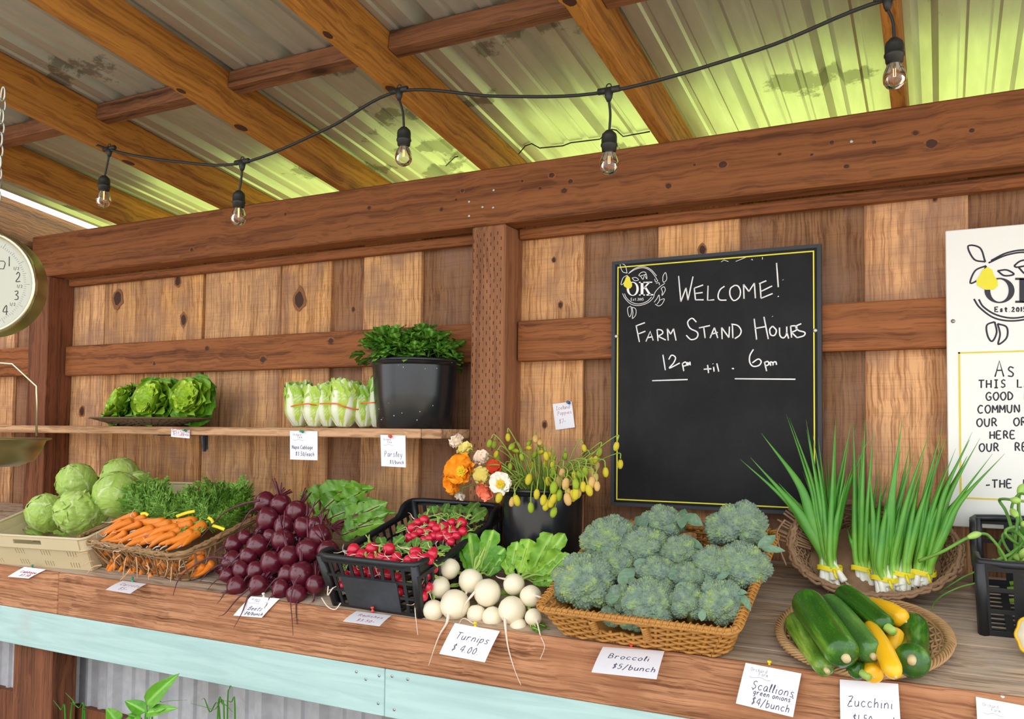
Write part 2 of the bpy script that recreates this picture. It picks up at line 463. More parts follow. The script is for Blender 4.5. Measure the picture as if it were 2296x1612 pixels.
M_knot = plain('dark_knot', '42220f', .7, var=.5, vs=150); M_kring = plain('knot_halo', '8a5a34', .7, var=.3, vs=150)
def knot(b, p, n, along, r, el=1.4, mi=1):
    """flush knot: low lens of dark wood, long axis ALONG the grain"""
    s_ = along.cross(n).normalized(); k = 12
    rim = [p + along * (el * r * math.cos(2 * PI * i / k) * rnd(.85, 1.1)) + s_ * (r * math.sin(2 * PI * i / k) * rnd(.85, 1.1)) + n * .0002 for i in range(k)]
    big = [p + (q - p - n * .0002) * rnd(1.35, 1.7) + along * rnd(-.2, .2) * r + n * .0001 for q in rim]
    b.add(big + [p + n * .0003], [(i, (i + 1) % k, k) for i in range(k)], mi=mi + 1, tone=(1, 1, 1))
    b.add(rim + [p + n * .0009], [(i, (i + 1) % k, k) for i in range(k)], mi=mi, tone=(1, 1, 1))
NY = V((0, -1, 0)); ZV = V((0, 0, 1)); XV = V((1, 0, 0))
for px, py, r in ((264, 668, 12), (399, 630, 8), (412, 717, 8), (671, 672, 13), (184, 922, 7), (1242, 583, 4), (1257, 684, 5), (1221, 953, 5), (2096, 446, 4), (1575, 560, 7), (785, 692, 4)):
    p = aty(px, py, .0); knot(b, V((p.x, 0.0 if px not in (785,) else .02, p.z)) + NY * .0004, NY, ZV, r * pxsize(p))
tag(b.build('wall_back', [M_board, M_knot, M_kring], smooth=False), kind='structure')

M_rshade = wood('shaded_barge_rafter', '6e4a22', '4a2f14', 1, 0.8, line=0.5, knots=0.2)  # darker copy of the rafter wood, shade at the roof end put into its colour
# timber frame -----------------------------------------------------------
def timber(name, mat, boxes, label, cat, group=None, b_=0.004, kn=()):
    b = MB()
    for q in boxes: b.bbox(*q, b_, brd=(rnd(0, 9), rnd(0, 9), rnd(0, 9)))
    for px, py, y, r in kn: p = aty(px, py, y); knot(b, p + NY * .0004, NY, XV, r * pxsize(p), 1.2)
    return tag(b.build(name, [mat, M_knot, mat], smooth=False), label, cat, group)
beam = timber('header_beam', M_beam, [(-3.625, 1.2, YB, -0.045, Z_BL, Z_BT)], 'long reddish brown header beam across the top of the board wall', 'beam', b_=0.005, kn=[(px, py, YB, r) for px, py, r in ((1037, 428, 4), (1023, 448, 3), (1237, 393, 6), (1279, 407, 5), (1211, 422, 3), (1265, 428, 6), (1499, 417, 6), (828, 466, 4), (1171, 406, 3), (1865, 319, 4), (1960, 319, 4), (1748, 346, 3), (1820, 347, 3), (1621, 369, 8), (2053, 299, 5), (2089, 322, 10), (1898, 373, 5), (2179, 293, 5), (1557, 370, 3), (640, 480, 3), (430, 560, 4), (990, 470, 4))])
timber('nailing_strip', M_rail, [(-3.50, -1.365, -0.036, -0.001, ZC + 0.636, Z_BL)], 'narrow wood strip under the beam between the two posts', 'trim board')
timber('nailing_strip', M_rail, [(-1.233, 1.2, -0.036, -0.001, ZC + 0.636, Z_BL)], 'narrow wood strip under the beam above the chalkboard', 'trim board')
timber('wall_rail', M_rail, [(-3.50, -1.365, -0.04, -0.001, ZC + 0.233, ZC + 0.365)], 'reddish brown horizontal rail on the wall behind the parsley bucket', 'rail', kn=[(742, 764, -.04, 6), (924, 745, -.04, 5), (590, 806, -.04, 7), (464, 781, -.04, 5), (346, 815, -.04, 4)])
timber('wall_rail', M_rail, [(-1.233, 1.2, -0.04, -0.001, ZC + 0.233, ZC + 0.365)], 'reddish brown horizontal rail that the chalkboard hangs on', 'rail')
timber('wall_rail', M_rail, [(-4.6, -3.645, -0.04, -0.001, ZC + 0.24, ZC + 0.372)], 'short stretch of rail behind the hanging scale', 'rail')
timber('corner_post', M_dark, [(-3.637, -3.506, -0.124, -0.001, ZC - 0.362, Z_BL)], 'dark brown corner post behind the hanging scale', 'post')
post = thing('timber_post', 'incised brown timber post between the parsley bucket and the chalkboard', 'post', (-1.299, -0.0625, 0))
b = MB(); b.bbox(-1.361, -1.237, -0.124, -0.001, ZC - 0.362, Z_BL, 0.005); b.build('shaft', M_post, post, smooth=False)
M_slit = plain('incision_shadow', '3a1c10', 0.9)
b = MB(); z = ZC - 0.30; k = 0
while z < Z_BL - .03:
    for c in range(9):
        x = -1.352 + c * 0.0125; zz = z + (0.016 if c % 2 else 0) + rnd(-.003, .003)
        b.box(x - .0011, x + .0011, -0.1244, -0.1236, zz, zz + .011)
    z += 0.034
b.build('incisions', M_slit, post, smooth=False)
# screws in the beam by the post
for (px, py), w in zip(((1107, 426), (1052, 452), (1052, 484), (1082, 464), (1106, 465), (1909, 317)), ('uppermost of the five over the post', 'left upper of the five over the post', 'lowest of the five over the post', 'set in a stain over the post', 'lower right of the five over the post', 'alone in the beam above the chalkboard')):
    p = aty(px, py, YB); m = MB(); m.lathe([(0.0, 0.0), (0.0045, 0.0), (0.0050, 0.0012), (0.0035, 0.0022), (0.0, 0.0016)], 12, Matrix.Translation(p) @ Matrix.Rotation(PI / 2, 4, 'X'))
    tag(m.build('beam_screw', M_screw), 'grey screw head in the header beam, ' + w, 'screw', 'screws in the header beam')

# rafters, blocking ------------------------------------------------------
RX = [-4.24, -3.668, -3.075, -2.489, -1.908, -1.332, -0.734, -0.109, 0.49, 1.10]
RL = ['golden brown rafter out beyond the edge of the sheet roof', 'barge rafter beside the bright slit at the roof edge', 'rafter at the upper end of the scale chain', 'rafter carrying the bulb nearest the scale', 'rafter between the second and third hanging bulbs from the scale',
      'rafter carrying the bulb above the board behind the napa cabbages and parsley', 'rafter descending between the two bulbs beside the chalkboard', 'narrow looking rafter behind the bulb above the white sign', 'rafter above the white sign', 'rafter beyond the white sign']
for x, lb in list(zip(RX, RL))[1:]:
    m = MB(); vs = []
    fr = Matrix((CX, RD, RN)).transposed().to_4x4(); fr.translation = R0 + V((x, 0, 0))
    m.bbox(0.001, 0.037, -1.45, 0.55 if x > -3.6 else 0.4, 0.0005 if x > -3.6 else -0.10, 0.134, 0.002, brd=(rnd(0, 9), rnd(0, 9), rnd(0, 9)))
    if x > -3.6:
        for ky, kr in ((-.35 - (x * 7 % .5), .016), (-1.0 + (x * 3 % .3), .011)):
            knot(m, V((.019, ky, .0005)), V((0, 0, -1)), V((0, 1, 0)), kr, 1.5)
    o = m.build('rafter', [M_raft if x > -3.6 else M_rshade, M_knot, M_raft], smooth=False); o.matrix_basis = fr
    tag(o, 'golden brown ' + lb if not lb.startswith('golden') else lb, 'rafter', 'roof rafters')
for i in range(1, 8):
    m = MB(); xa, xb = RX[i] + 0.038, RX[i + 1] - 0.001
    fr = Matrix((CX, RD, RN)).transposed().to_4x4(); fr.translation = R0
    m.bbox(xa, xb, -0.585 + rnd(-.004, .004), -0.535, 0.082, 0.134, 0.003, brd=(rnd(0, 9), rnd(0, 9), rnd(0, 9)))
    if xa < -3.6: continue
    o = m.build('roof_blocking', M_purl, smooth=False); o.matrix_basis = fr
    tag(o, 'knotty brown blocking piece under the roof, ' + ['', '', 'beside the scale chain', 'second from the scale chain', 'third from the scale chain', 'fourth from the scale chain',
         'over the top of the chalkboard', 'above the white sign'][i], 'blocking', 'roof blocking pieces')

# shelf ------------------------------------------------------------------
Z_S = ZC + 0.0085
sh = thing('wall_shelf', 'pale plank shelf on the back wall holding lettuce, napa cabbages and a black bucket', 'shelf', (-2.4, -0.15, Z_S))
b = MB(); b.bbox(-4.4, -1.44, -0.29, -0.001, Z_S - 0.030, Z_S, 0.003, brd=(1, 2, 3)); b.bbox(-1.438, -1.365, -0.29, -0.001, Z_S - 0.030, Z_S, 0.003, brd=(5, 2, 8)); b.build('plank', M_shelf, sh, smooth=False)
M_brk = plain('blue_grey_steel', '55606a', 0.45, 0.6)
b = MB(); bx = aty(395, 990, -0.15).x
b.box(bx - .012, bx + .012, -0.25, 0, Z_S - .034, Z_S - .030); b.box(bx - .012, bx + .012, -0.005, -0.001, Z_S - .09, Z_S - .034)
b.tube([(bx, -.012, Z_S - .034), (bx, -.010, Z_S - .07), (bx, -.008, Z_S - .098)], [.016, .012, .007], 8, flat=.6)
o = b.build('bracket', M_brk, sh, smooth=False); o['label'] = 'blue grey steel shelf bracket'

# counter ----------------------------------------------------------------
co = thing('display_counter', 'long sloping plank counter with brown fascia and pale teal board below', 'counter', (0, Y_F, 0))
fr = CQ.to_matrix().to_4x4(); fr.translation = C0
ws = [0.0, 0.13, 0.275, 0.40, 0.53, S_F - 0.001]
for i in range(5):
    b = MB(); b.bbox(-4.3, 0.9, -ws[i + 1] + .0015, -ws[i] - (.0015 if i else .012), -0.034, 0.0, 0.002, brd=(rnd(0, 9), rnd(0, 9), rnd(0, 9)))
    o = b.build('top_plank', M_top, None, smooth=False); o.parent = co; o.matrix_basis = Matrix.Translation(-V(co.location)) @ fr
xj = aty(132, 1330, Y_F).x
for xa, xb in ((-4.3, xj - .001), (xj + .001, 0.9)):
    b = MB(); b.bbox(xa, xb, Y_F - 0.004, Y_F + 0.034, ZC - 0.643, Z_F + 0.002, 0.003, brd=(rnd(0, 9), rnd(0, 9), rnd(0, 9)))
    b.build('fascia_board', M_fasc, co, smooth=False)
xj = aty(864, 1550, Y_F).x
for xa, xb in ((-4.3, xj - .0008), (xj + .0008, 0.9)):
    b = MB(); b.bbox(xa, xb, Y_F - 0.0045, Y_F + 0.016, ZC - 0.7715, ZC - 0.6435, 0.002, brd=(rnd(0, 9), rnd(0, 9), rnd(0, 9)))
    o = b.build('painted_board', M_teal, co, smooth=False); o['label'] = 'pale teal painted board'
b = MB()
for px, py in ((799, 1506), (820, 1523), (850, 1515), (879, 1516), (914, 1523), (848, 1577), (884, 1591)):
    p = aty(px, py, Y_F - .005); b.lathe([(0, 0), (.004, 0), (.004, .0008), (0, .0012)], 10, Matrix.Translation(p) @ Matrix.Rotation(PI / 2, 4, 'X'))
b.build('screw_heads', M_screw, co)
for px0, px1 in ((30, 116),):
    xa, xb = aty(px0, 1480, -0.55).x, aty(px1, 1480, -0.55).x
    b = MB(); b.bbox(xa, xb, -0.55, -0.45, 0.0, ZC - 0.60, 0.004, brd=(2, 3, 4)); b.build('leg', M_dark, co, smooth=False)
b = MB(); b.bbox(-0.35, -0.22, -0.55, -0.45, 0.0, ZC - 0.60, 0.004, brd=(2, 8, 4)); b.build('leg', M_dark, co, smooth=False)
# ribbed metal skirt under the counter and the sill it stands on
YS = -0.40
b = MB(); pr = [(-4.3, 0)] + rib_profile(-4.3, 0.9, 0.232, aty(166, 1520, YS).x, 0.028, 0.010) + [(0.9, 0)]
zs0, zs1 = aty(200, 1582, YS).z, ZC - 0.52
vs = [V((x, YS - h, z_)) for z_ in (zs0, zs1) for x, h in pr]; n = len(pr)
b.add(vs, [(i, i + 1, n + i + 1, n + i) for i in range(n - 1)])
tag(b.build('wall_skirt', M_skirt, smooth=False), kind='structure')
timber('sill_log', M_dark, [(-4.3, -2.05, YS - 0.03, YS + 0.06, zs0 - 0.14, zs0 - 0.001)], 'weathered brown sill plank under the ribbed metal skirt', 'sill')

# left end wall of the shed, behind the scale
b = MB()
for k in range(8): b.bbox(-4.72, -4.70, -0.02 - .2 * k - .198, -0.02 - .2 * k, 0.0, ZC + 0.98 + .02 * k, .002, tone=(.62, .5, .42), brd=(k * 1.3, 2, k))
tag(b.build('wall_left', M_board, smooth=False), kind='structure')
# ------------------------------------------------------------------ lettering
GL = {  # one-line hand lettering: x 0..1, y 0..1 (descenders below 0); strokes split by '|'
'A': '0,0 .45,1 .9,0|.2,.4 .72,.4', 'B': '.1,0 .1,1 .6,.95 .7,.75 .5,.55 .1,.52|.5,.55 .8,.4 .75,.1 .1,0', 'C': '.85,.85 .5,1 .15,.7 .1,.35 .4,0 .85,.12', 'D': '.1,0 .1,1 .6,.85 .85,.5 .6,.1 .1,0',
'E': '.8,1 .1,1 .1,0 .85,0|.1,.52 .65,.52', 'F': '.85,1 .1,1 .1,0|.1,.5 .65,.5', 'G': '.85,.85 .5,1 .15,.75 .1,.35 .4,0 .8,.1 .82,.42 .5,.42', 'H': '.1,0 .1,1|.85,0 .85,1|.1,.5 .85,.5', 'I': '.5,0 .5,1|.2,1 .8,1|.2,0 .8,0',
'K': '.1,0 .1,1|.85,1 .1,.45 .9,0', 'L': '.1,1 .1,0 .8,0', 'M': '.05,0 .1,1 .5,.35 .88,1 .95,0', 'N': '.1,0 .1,1 .85,0 .85,1', 'O': '.5,1 .15,.8 .08,.4 .35,.02 .7,.08 .92,.5 .75,.9 .5,1', 'P': '.1,-.1 .12,1 .6,.95 .7,.7 .5,.5 .12,.48',
'R': '.1,0 .1,1 .6,.95 .7,.7 .5,.52 .1,.5|.4,.5 .85,0', 'S': '.8,.88 .5,1 .2,.82 .3,.58 .7,.42 .75,.15 .4,0 .1,.12', 'T': '.0,1 .95,1|.45,1 .45,0', 'U': '.1,1 .12,.3 .4,0 .75,.15 .85,1', 'Z': '.1,1 .85,1 .1,0 .9,0|.25,.5 .75,.5', 'Y': '.1,1 .5,.5|.9,1 .5,.5 .5,0',
'a': '.75,.5 .4,.62 .12,.3 .3,0 .6,.1 .75,.55 .78,.05 .95,.05', 'b': '.15,1 .15,.05 .5,0 .75,.3 .5,.58 .15,.4', 'c': '.75,.5 .4,.6 .12,.3 .4,0 .8,.1', 'd': '.75,.5 .4,.6 .12,.3 .35,0 .7,.15|.78,1 .78,.02', 'e': '.15,.3 .7,.35 .5,.6 .2,.45 .15,.15 .45,0 .8,.1',
'f': '.75,.9 .5,1 .38,.8 .36,0|.1,.55 .65,.55', 'g': '.75,.5 .4,.6 .12,.35 .35,.05 .7,.2 .75,.55 .7,-.3 .3,-.4', 'h': '.15,1 .15,0|.15,.35 .5,.6 .72,.4 .72,0', 'i': '.4,.55 .42,.05 .6,.05|.4,.82 .42,.86', 'k': '.15,1 .15,0|.7,.6 .18,.28 .75,0', 'l': '.3,.1 .6,.85 .4,1 .3,.7 .35,.05 .65,.08',
'm': '.05,0 .08,.55 .2,.55 .4,.5 .42,0|.42,.4 .62,.58 .82,.45 .85,0', 'n': '.12,0 .12,.55|.12,.35 .45,.6 .72,.4 .75,0', 'o': '.45,.6 .12,.35 .3,0 .65,.05 .78,.4 .45,.6', 'p': '.12,.58 .15,-.45|.14,.4 .5,.6 .75,.35 .5,.02 .15,.12', 'r': '.15,.58 .18,0|.18,.35 .4,.58 .7,.52', 's': '.7,.52 .35,.6 .2,.42 .65,.2 .55,0 .12,.04',
't': '.4,.95 .42,.05 .7,.05|.1,.62 .75,.65', 'u': '.12,.58 .15,.1 .45,0 .7,.2 .72,.58 .78,0', 'y': '.12,.58 .3,.15 .6,.15|.78,.58 .35,-.45', 'j': '.4,.55 .4,-.4 .1,-.4',
'$': '.75,.8 .4,.92 .2,.7 .65,.4 .6,.15 .15,.12|.5,1.1 .4,-.1', '0': '.45,.95 .15,.6 .25,.1 .6,.05 .75,.5 .45,.95', '1': '.4,1 .42,0', '2': '.15,.75 .45,1 .7,.75 .5,.4 .1,.02 .8,.05', '3': '.15,.9 .6,.95 .65,.7 .35,.55 .7,.4 .65,.1 .15,.05', '4': '.65,0 .65,1 .1,.35 .9,.35', '5': '.7,1 .25,1 .2,.6 .6,.6 .7,.25 .4,0 .1,.1', '7': '.15,.95 .75,1 .35,0',
'.': '.3,.0 .36,.05', '/': '.1,-.2 .7,1.05', '-': '.1,.35 .75,.38', '"': '.2,1 .2,.8|.4,1 .4,.8', "'": '.2,1 .2,.8', ' ': ''}
def glyphs(text, x, y, h, w=0.62, slant=0.08):
    """polylines for a line of lettering, left end of the baseline at (x, y), cap height h"""
    out = []
    for c in text:
        k = 0.55 if c in "il.1'\"" else 1.0
        for st in GL.get(c, '').split('|'):
            if st:
                q = [tuple(map(float, p.split(','))) for p in st.split()]
                out.append([(x + (p[0] * k * w + p[1] * slant) * h, y + p[1] * h) for p in q])
        x += h * w * (1.08 * k + (0.12 if c.isupper() else 0.02)) * (0.7 if c == ' ' else 1)
    return out
def text_w(text, h, w=0.62):
    return sum(h * w * (1.08 * (0.55 if c in "il.1'\"" else 1.0) + (0.12 if c.isupper() else 0.02)) * (0.7 if c == ' ' else 1) for c in text)
def strokes(b, lines, org, ux, uy, wd, smooth=True):
    nz = ux.cross(uy).normalized()
    for ln in lines:
        pts = [org + ux * p[0] + uy * p[1] for p in ln]
        if smooth and len(pts) > 2: pts = spline(pts, 4)
        b.tube(pts, [wd * .5] * len(pts), 6, flat=0.25, up=nz)
M_ink = plain('grey_pen_ink', '4a4a62', 0.8, var=.05); M_red = plain('red_pen_ink', 'a8435c', 0.8, var=.05); M_pale = plain('pale_print', '9a9aa8', 0.8, var=.05)
M_paper = plain('white_card', 'eeeef4', 0.55, var=.02, spec=.4)

# ------------------------------------------------------------------ chalkboard
M_chalkb = None
def mk_board():
    t = NT('dusty_black_board'); v = t.coord((4, 4, 4))
    a = t.noise(v, 1.2, 5, .6); b_ = t.noise(t.coord((20, 20, 4)), 1, 3)
    c = t.mix(t.ramp(t.math('ADD', t.math('MULTIPLY', a, .8), t.math('MULTIPLY', b_, .2)), [(0.42, (0, 0, 0, 1)), (0.75, (1, 1, 1, 1))]), '0d0d0e', '232426')
    return t.fin(c, 0.55, 0, .22)
M_chalkb = mk_board(); M_chalk = plain('white_chalk_pen', 'f2f2f4', .8, var=.03); M_yel = plain('yellow_paint_line', 'e6dc3c', .7, var=.05); M_slate = plain('slate_frame', '2e3237', .6, var=.15)
YC = -0.0605
c4 = [aty(*p, YC) for p in ((1373, 587), (1840, 547), (1843.5, 1166), (1370, 1132.5))]
bx0, bx1 = (c4[0].x + c4[3].x) / 2, (c4[1].x + c4[2].x) / 2; bz1 = (c4[0].z + c4[1].z) / 2; bz0 = c4[3].z
cb = thing('chalkboard', 'black chalkboard with a yellow border line and white WELCOME lettering', 'chalkboard', ((bx0 + bx1) / 2, YC, bz0))
b = MB(); b.bbox(bx0, bx1, YC, -0.0405, bz0, bz1, .002); b.build('panel', M_chalkb, cb, smooth=False)
b = MB(); e = .009
for q in ((bx0, bx1, bz1 - e, bz1), (bx0, bx1, bz0, bz0 + e), (bx0, bx0 + e, bz0 + e + .001, bz1 - e - .001), (bx1 - e, bx1, bz0 + e + .001, bz1 - e - .001)): b.box(q[0] - .0008, q[1] + .0008, YC - .0012, -0.0410, q[2] - .0005, q[3] + .0005)
b.build('edge_frame', M_slate, cb, smooth=False)
b = MB(); i0 = .017; w_ = .0035
for q in ((bx0 + i0, bx1 - i0, bz1 - i0 - w_, bz1 - i0), (bx0 + i0, bx1 - i0, bz0 + i0, bz0 + i0 + w_), (bx0 + i0, bx0 + i0 + w_, bz0 + i0 + w_, bz1 - i0 - w_), (bx1 - i0 - w_, bx1 - i0, bz0 + i0 + w_, bz1 - i0 - w_)): b.box(q[0], q[1], YC - .0012, YC, q[2], q[3])
o = b.build('border_line', M_yel, cb, smooth=False); o['label'] = 'thin yellow painted border line'
def zc(p): q = aty(1360 + p[0] / 4.592, 560 + p[1] / 4.592, YC - .0006); return q
def chalk(b, txt, w):
    for st in txt.split('|'):
        q = [tuple(map(float, p.split(','))) for p in st.split()]
        pts = [zc(p) for p in q]
        if len(pts) > 3: pts = spline(pts, 4)
        b.tube(pts, w, 6, flat=.25, up=(0, -1, 0))
CH = {
'welcome_lettering': '742,270 765,535|765,535 818,390|818,390 838,520|838,520 890,275|903,395 915,515|915,515 1000,515|903,395 995,362|912,450 990,440|1045,370 1040,520 1110,515|1215,375 1170,410 1148,470 1165,515 1235,518|1320,365 1275,400 1272,470 1310,523 1365,490 1378,425 1355,375 1320,365|1415,505 1410,355|1410,355 1465,430|1465,430 1522,342|1522,342 1532,500|1580,352 1590,500|1590,500 1710,450|1570,350 1645,318|1588,430 1705,372|1750,135 1768,385|1766,476 1770,484|1815,308 1817,311',
'hours_lettering': '305,785 338,950|300,785 395,750|320,870 400,838|405,945 450,840 480,935|425,905 475,895|530,940 520,820|520,820 565,828 578,860 530,890|530,890 610,930|635,935 625,812|625,812 660,870|660,870 690,812|690,812 715,935|925,745 880,705 835,745 860,808 935,850 930,905 870,925 820,880|950,805 1065,780|1000,795 1015,910|1065,910 1110,800|1110,800 1145,910|1075,870 1145,850|1190,920 1185,800|1185,800 1260,905|1260,905 1265,790|1300,910 1295,770|1285,765 1350,780 1385,830 1370,880 1320,915|1520,710 1545,925|1620,690 1665,920|1528,810 1640,790|1710,785 1680,820 1690,875 1730,880 1748,830 1710,785|1780,800 1785,880 1820,908 1852,870 1855,790|1855,850 1875,915|1905,905 1895,785|1895,785 1950,785 1955,825 1905,850|1905,850 1960,905|2005,760 1950,790 1975,830 2040,850 2030,885 1960,905|1708,684 1710,687',
'time_lettering': '580,1080 605,1240|640,1130 670,1085 710,1110 690,1165 645,1220 755,1165|780,1170 795,1250|780,1172 812,1155 825,1185 790,1200|838,1195 835,1158 850,1180 858,1155 862,1190|1040,1185 1050,1270|1000,1230 1080,1225|1102,1205 1107,1255|1094,1172 1097,1176|1135,1170 1155,1255|1290,1222 1312,1224|1512,1025 1475,1090 1475,1160 1510,1200 1570,1190 1592,1150 1560,1125 1500,1165|1625,1155 1648,1250|1626,1160 1660,1150 1670,1180 1635,1197|1690,1195 1685,1158 1708,1160 1714,1188 1718,1160 1742,1155 1750,1185|470,1348 835,1336|1320,1328 1945,1333',
'rubbed_out_lettering': '1180,125 1210,105 1255,122|1330,120 1440,75|1605,75 1605,100|1488,105 1498,95 1505,108'}
for nm, tx in CH.items():
    b = MB(); chalk(b, tx, .0009 if nm.startswith('rub') else .0021); b.build(nm, M_chalk, cb)
# logo: ring of branches, pear, OK, Est.2015 -----------------------------------
LOGO_B = '225,245 300,200 380,185 450,215 500,275 528,322|235,232 300,188 382,172 458,205 515,268|165,450 190,500 250,558 330,574 420,548 480,495 498,440 545,385 600,345|185,452 205,495 258,540 330,558 412,534 465,484|508,345 540,340 545,365|528,322 505,330 495,300'
LOGO_L = '212,240 165,225 140,150 190,160 212,240|215,262 170,290 150,360 190,330 215,262|262,290 300,285 330,310 290,318 262,290|330,262 355,235 390,228 405,250 345,270 330,262|350,272 375,305 385,272|392,262 415,300 410,255 392,262|578,320 582,270 608,235 620,300 592,335 578,320|560,400 590,380 605,410 590,445 570,470 575,430 560,400|490,540 520,500 540,465 545,520 520,560|545,520 595,505 570,560 535,578 500,560|250,580 218,600 222,660 240,690 258,640 250,580|262,590 300,610 300,670 265,708 272,650 262,590'
PEAR = [(222, 268), (240, 285), (246, 315), (262, 345), (264, 375), (245, 398), (212, 398), (180, 375), (174, 345), (190, 315), (200, 285)]
def ring(cx, cy, rx, ry, tx, ty, n=40):
    o = [(cx + rx * math.cos(2 * PI * k / n), cy + ry * math.sin(2 * PI * k / n)) for k in range(n)]
    i = [(cx + (rx - tx) * math.cos(2 * PI * k / n), cy + (ry - ty) * math.sin(2 * PI * k / n)) for k in range(n)]
    return [[o[k], o[(k + 1) % n], i[(k + 1) % n], i[k]] for k in range(n)]
KP = [[(335, 330), (395, 330), (395, 342), (335, 342)], [(352, 330), (380, 330), (380, 472), (352, 472)], [(335, 460), (395, 460), (395, 472), (335, 472)],
      [(400, 330), (470, 328), (470, 340), (400, 342)], [(430, 335), (450, 335), (388, 405), (378, 395)], [(388, 390), (405, 378), (462, 465), (438, 468)], [(412, 458), (482, 456), (482, 470), (412, 472)]]
def logo(parent, mp, nrm, ink, w, clip=None):
    """MP maps logo drawing coordinates to the board"""
    b = MB()
    def ok(q): return clip is None or max(p[0] for p in q) < clip
    for st in (LOGO_B + '|' + LOGO_L).split('|'):
        q = [tuple(map(float, p.split(','))) for p in st.split()]
        if not ok(q): continue
        b.tube(spline([mp(p) for p in q], 5), w * .5, 5, flat=.25, up=nrm)
    for x, a, c in ((0, 252, 500),):
        gl = glyphs('Est.2015', 250, -522, 26, 0.66, 0)
        for ln in gl:
            q = [(p[0], -p[1]) for p in ln]
            if ok(q): b.tube([mp(p) for p in q], w * .4, 5, flat=.25, up=nrm)
    b.build('logo_branches', ink, parent)
    b = MB()
    for q in ring(270, 402, 62, 72, 24, 8) + KP:
        if not ok(q): continue
        a = [mp(p) for p in q]; t = V(nrm) * .0007
        b.add(a + [p + t for p in a], [(0, 1, 2, 3), (4, 5, 6, 7), (0, 1, 5, 4), (1, 2, 6, 5), (2, 3, 7, 6), (3, 0, 4, 7)])
    b.build('logo_letters', ink, parent, smooth=False)
    b = MB(); a = [mp(p) for p in PEAR]; t = V(nrm) * .0012
    b.add(a + [p + t for p in a], [tuple(range(11)), tuple(range(11, 22))] + [(i, (i + 1) % 11, 11 + (i + 1) % 11, 11 + i) for i in range(11)])
    o = b.build('logo_pear', M_yel, parent, smooth=False); o['label'] = 'painted yellow pear'
logo(cb, zc, (0, -1, 0), M_chalk, .0022)
for px, py, w in ((1382, 754, 'at the left edge of the chalkboard'), (1828, 741, 'at the right edge of the chalkboard')):
    p = aty(px, py, YC - .001); m = MB(); m.lathe([(.0, .0), (.0055, 0), (.006, .0012), (.003, .0026), (0, .0018)], 14, Matrix.Translation(p) @ Matrix.Rotation(PI / 2, 4, 'X'))
    tag(m.build('mounting_screw', M_screw), 'pale screw head ' + w, 'screw', 'chalkboard screws')

# ------------------------------------------------------------------ white sign
M_signw = plain('white_painted_sign', 'e9e8e2', .35, var=.02); M_black = plain('black_sign_paint', '2b2a35', .6, var=.05); M_gold = plain('gold_sign_line', 'dcc64a', .6, var=.05)
YW = -0.058
sx0, sz1 = aty(2119.5, 517.5, YW).x, aty(2119.5, 517.5, YW).z; sz0 = aty(2129, 1180, YW).z; sx1 = sx0 + 0.60
ws_ = thing('painted_sign', 'tall white painted sign with a pear branch drawing and black block lettering', 'sign', (sx0 + .3, YW, sz0))
b = MB(); b.bbox(sx0, sx1, YW, -0.0405, sz0, sz1, .002); b.build('panel', M_signw, ws_, smooth=False)
def zs(p): return aty(1696 + p[0] / 2.178, 420 + p[1] / 2.178, YW - .0004)
gl0 = zs((985, 805)); gl1 = zs((995, 1520))
b = MB()
for q in ((gl0.x, sx1 - (gl0.x - sx0), gl0.z - .004, gl0.z), (gl0.x, gl0.x + .0045, gl1.z, gl0.z), (gl0.x, sx1 - (gl0.x - sx0), gl1.z, gl1.z + .004), (sx1 - (gl0.x - sx0) - .0045, sx1 - (gl0.x - sx0), gl1.z, gl0.z)): b.box(q[0], q[1], YW - .0008, YW, q[2], q[3])
b.build('border_line', M_gold, ws_, smooth=False)
SG = [('As', (1165, 925), 78, .75), ('t', (1308, 900), 40, .7), ('THIS  LAN', (1085, 980), 38, .95), ('GOOD  F', (1120, 1040), 38, .95), ('COMMUN', (1080, 1103), 38, .95), ('OUR   OR', (1075, 1168), 38, .98), ('HERE', (1138, 1228), 36, .95), ('OUR   RES', (1087, 1290), 38, .95), ('-THE  K', (1118, 1468), 38, .95)]
b = MB()
for tx, (x, y), h, w in SG:
    for ln in glyphs(tx, x, 0, h, w * .82, 0.0):
        pts = [zs((p[0], y - p[1] - (p[0] - x) * .02)) for p in ln]
        b.tube(spline(pts, 3) if len(pts) > 3 and tx != 'THIS  LAN' else pts, .0018, 5, flat=.25, up=(0, -1, 0))
b.build('lettering', M_black, ws_)
# same drawing, dark on white: drawing coordinates stretched to the sign's own position
def zl(p):
    u = (p[0] - 140) / (600 - 140); v = (p[1] - 150) / (708 - 150)
    return zs((1033 + u * 545, 287 + v * 480))
logo(ws_, zl, (0, -1, 0), M_black, .0045)
p = aty(2137, 720, YW - .001); m = MB(); m.lathe([(.0, .0), (.0045, 0), (.005, .001), (0, .0018)], 14, Matrix.Translation(p) @ Matrix.Rotation(PI / 2, 4, 'X'))
tag(m.build('mounting_screw', M_screw), 'screw head at the edge of the white sign', 'screw')

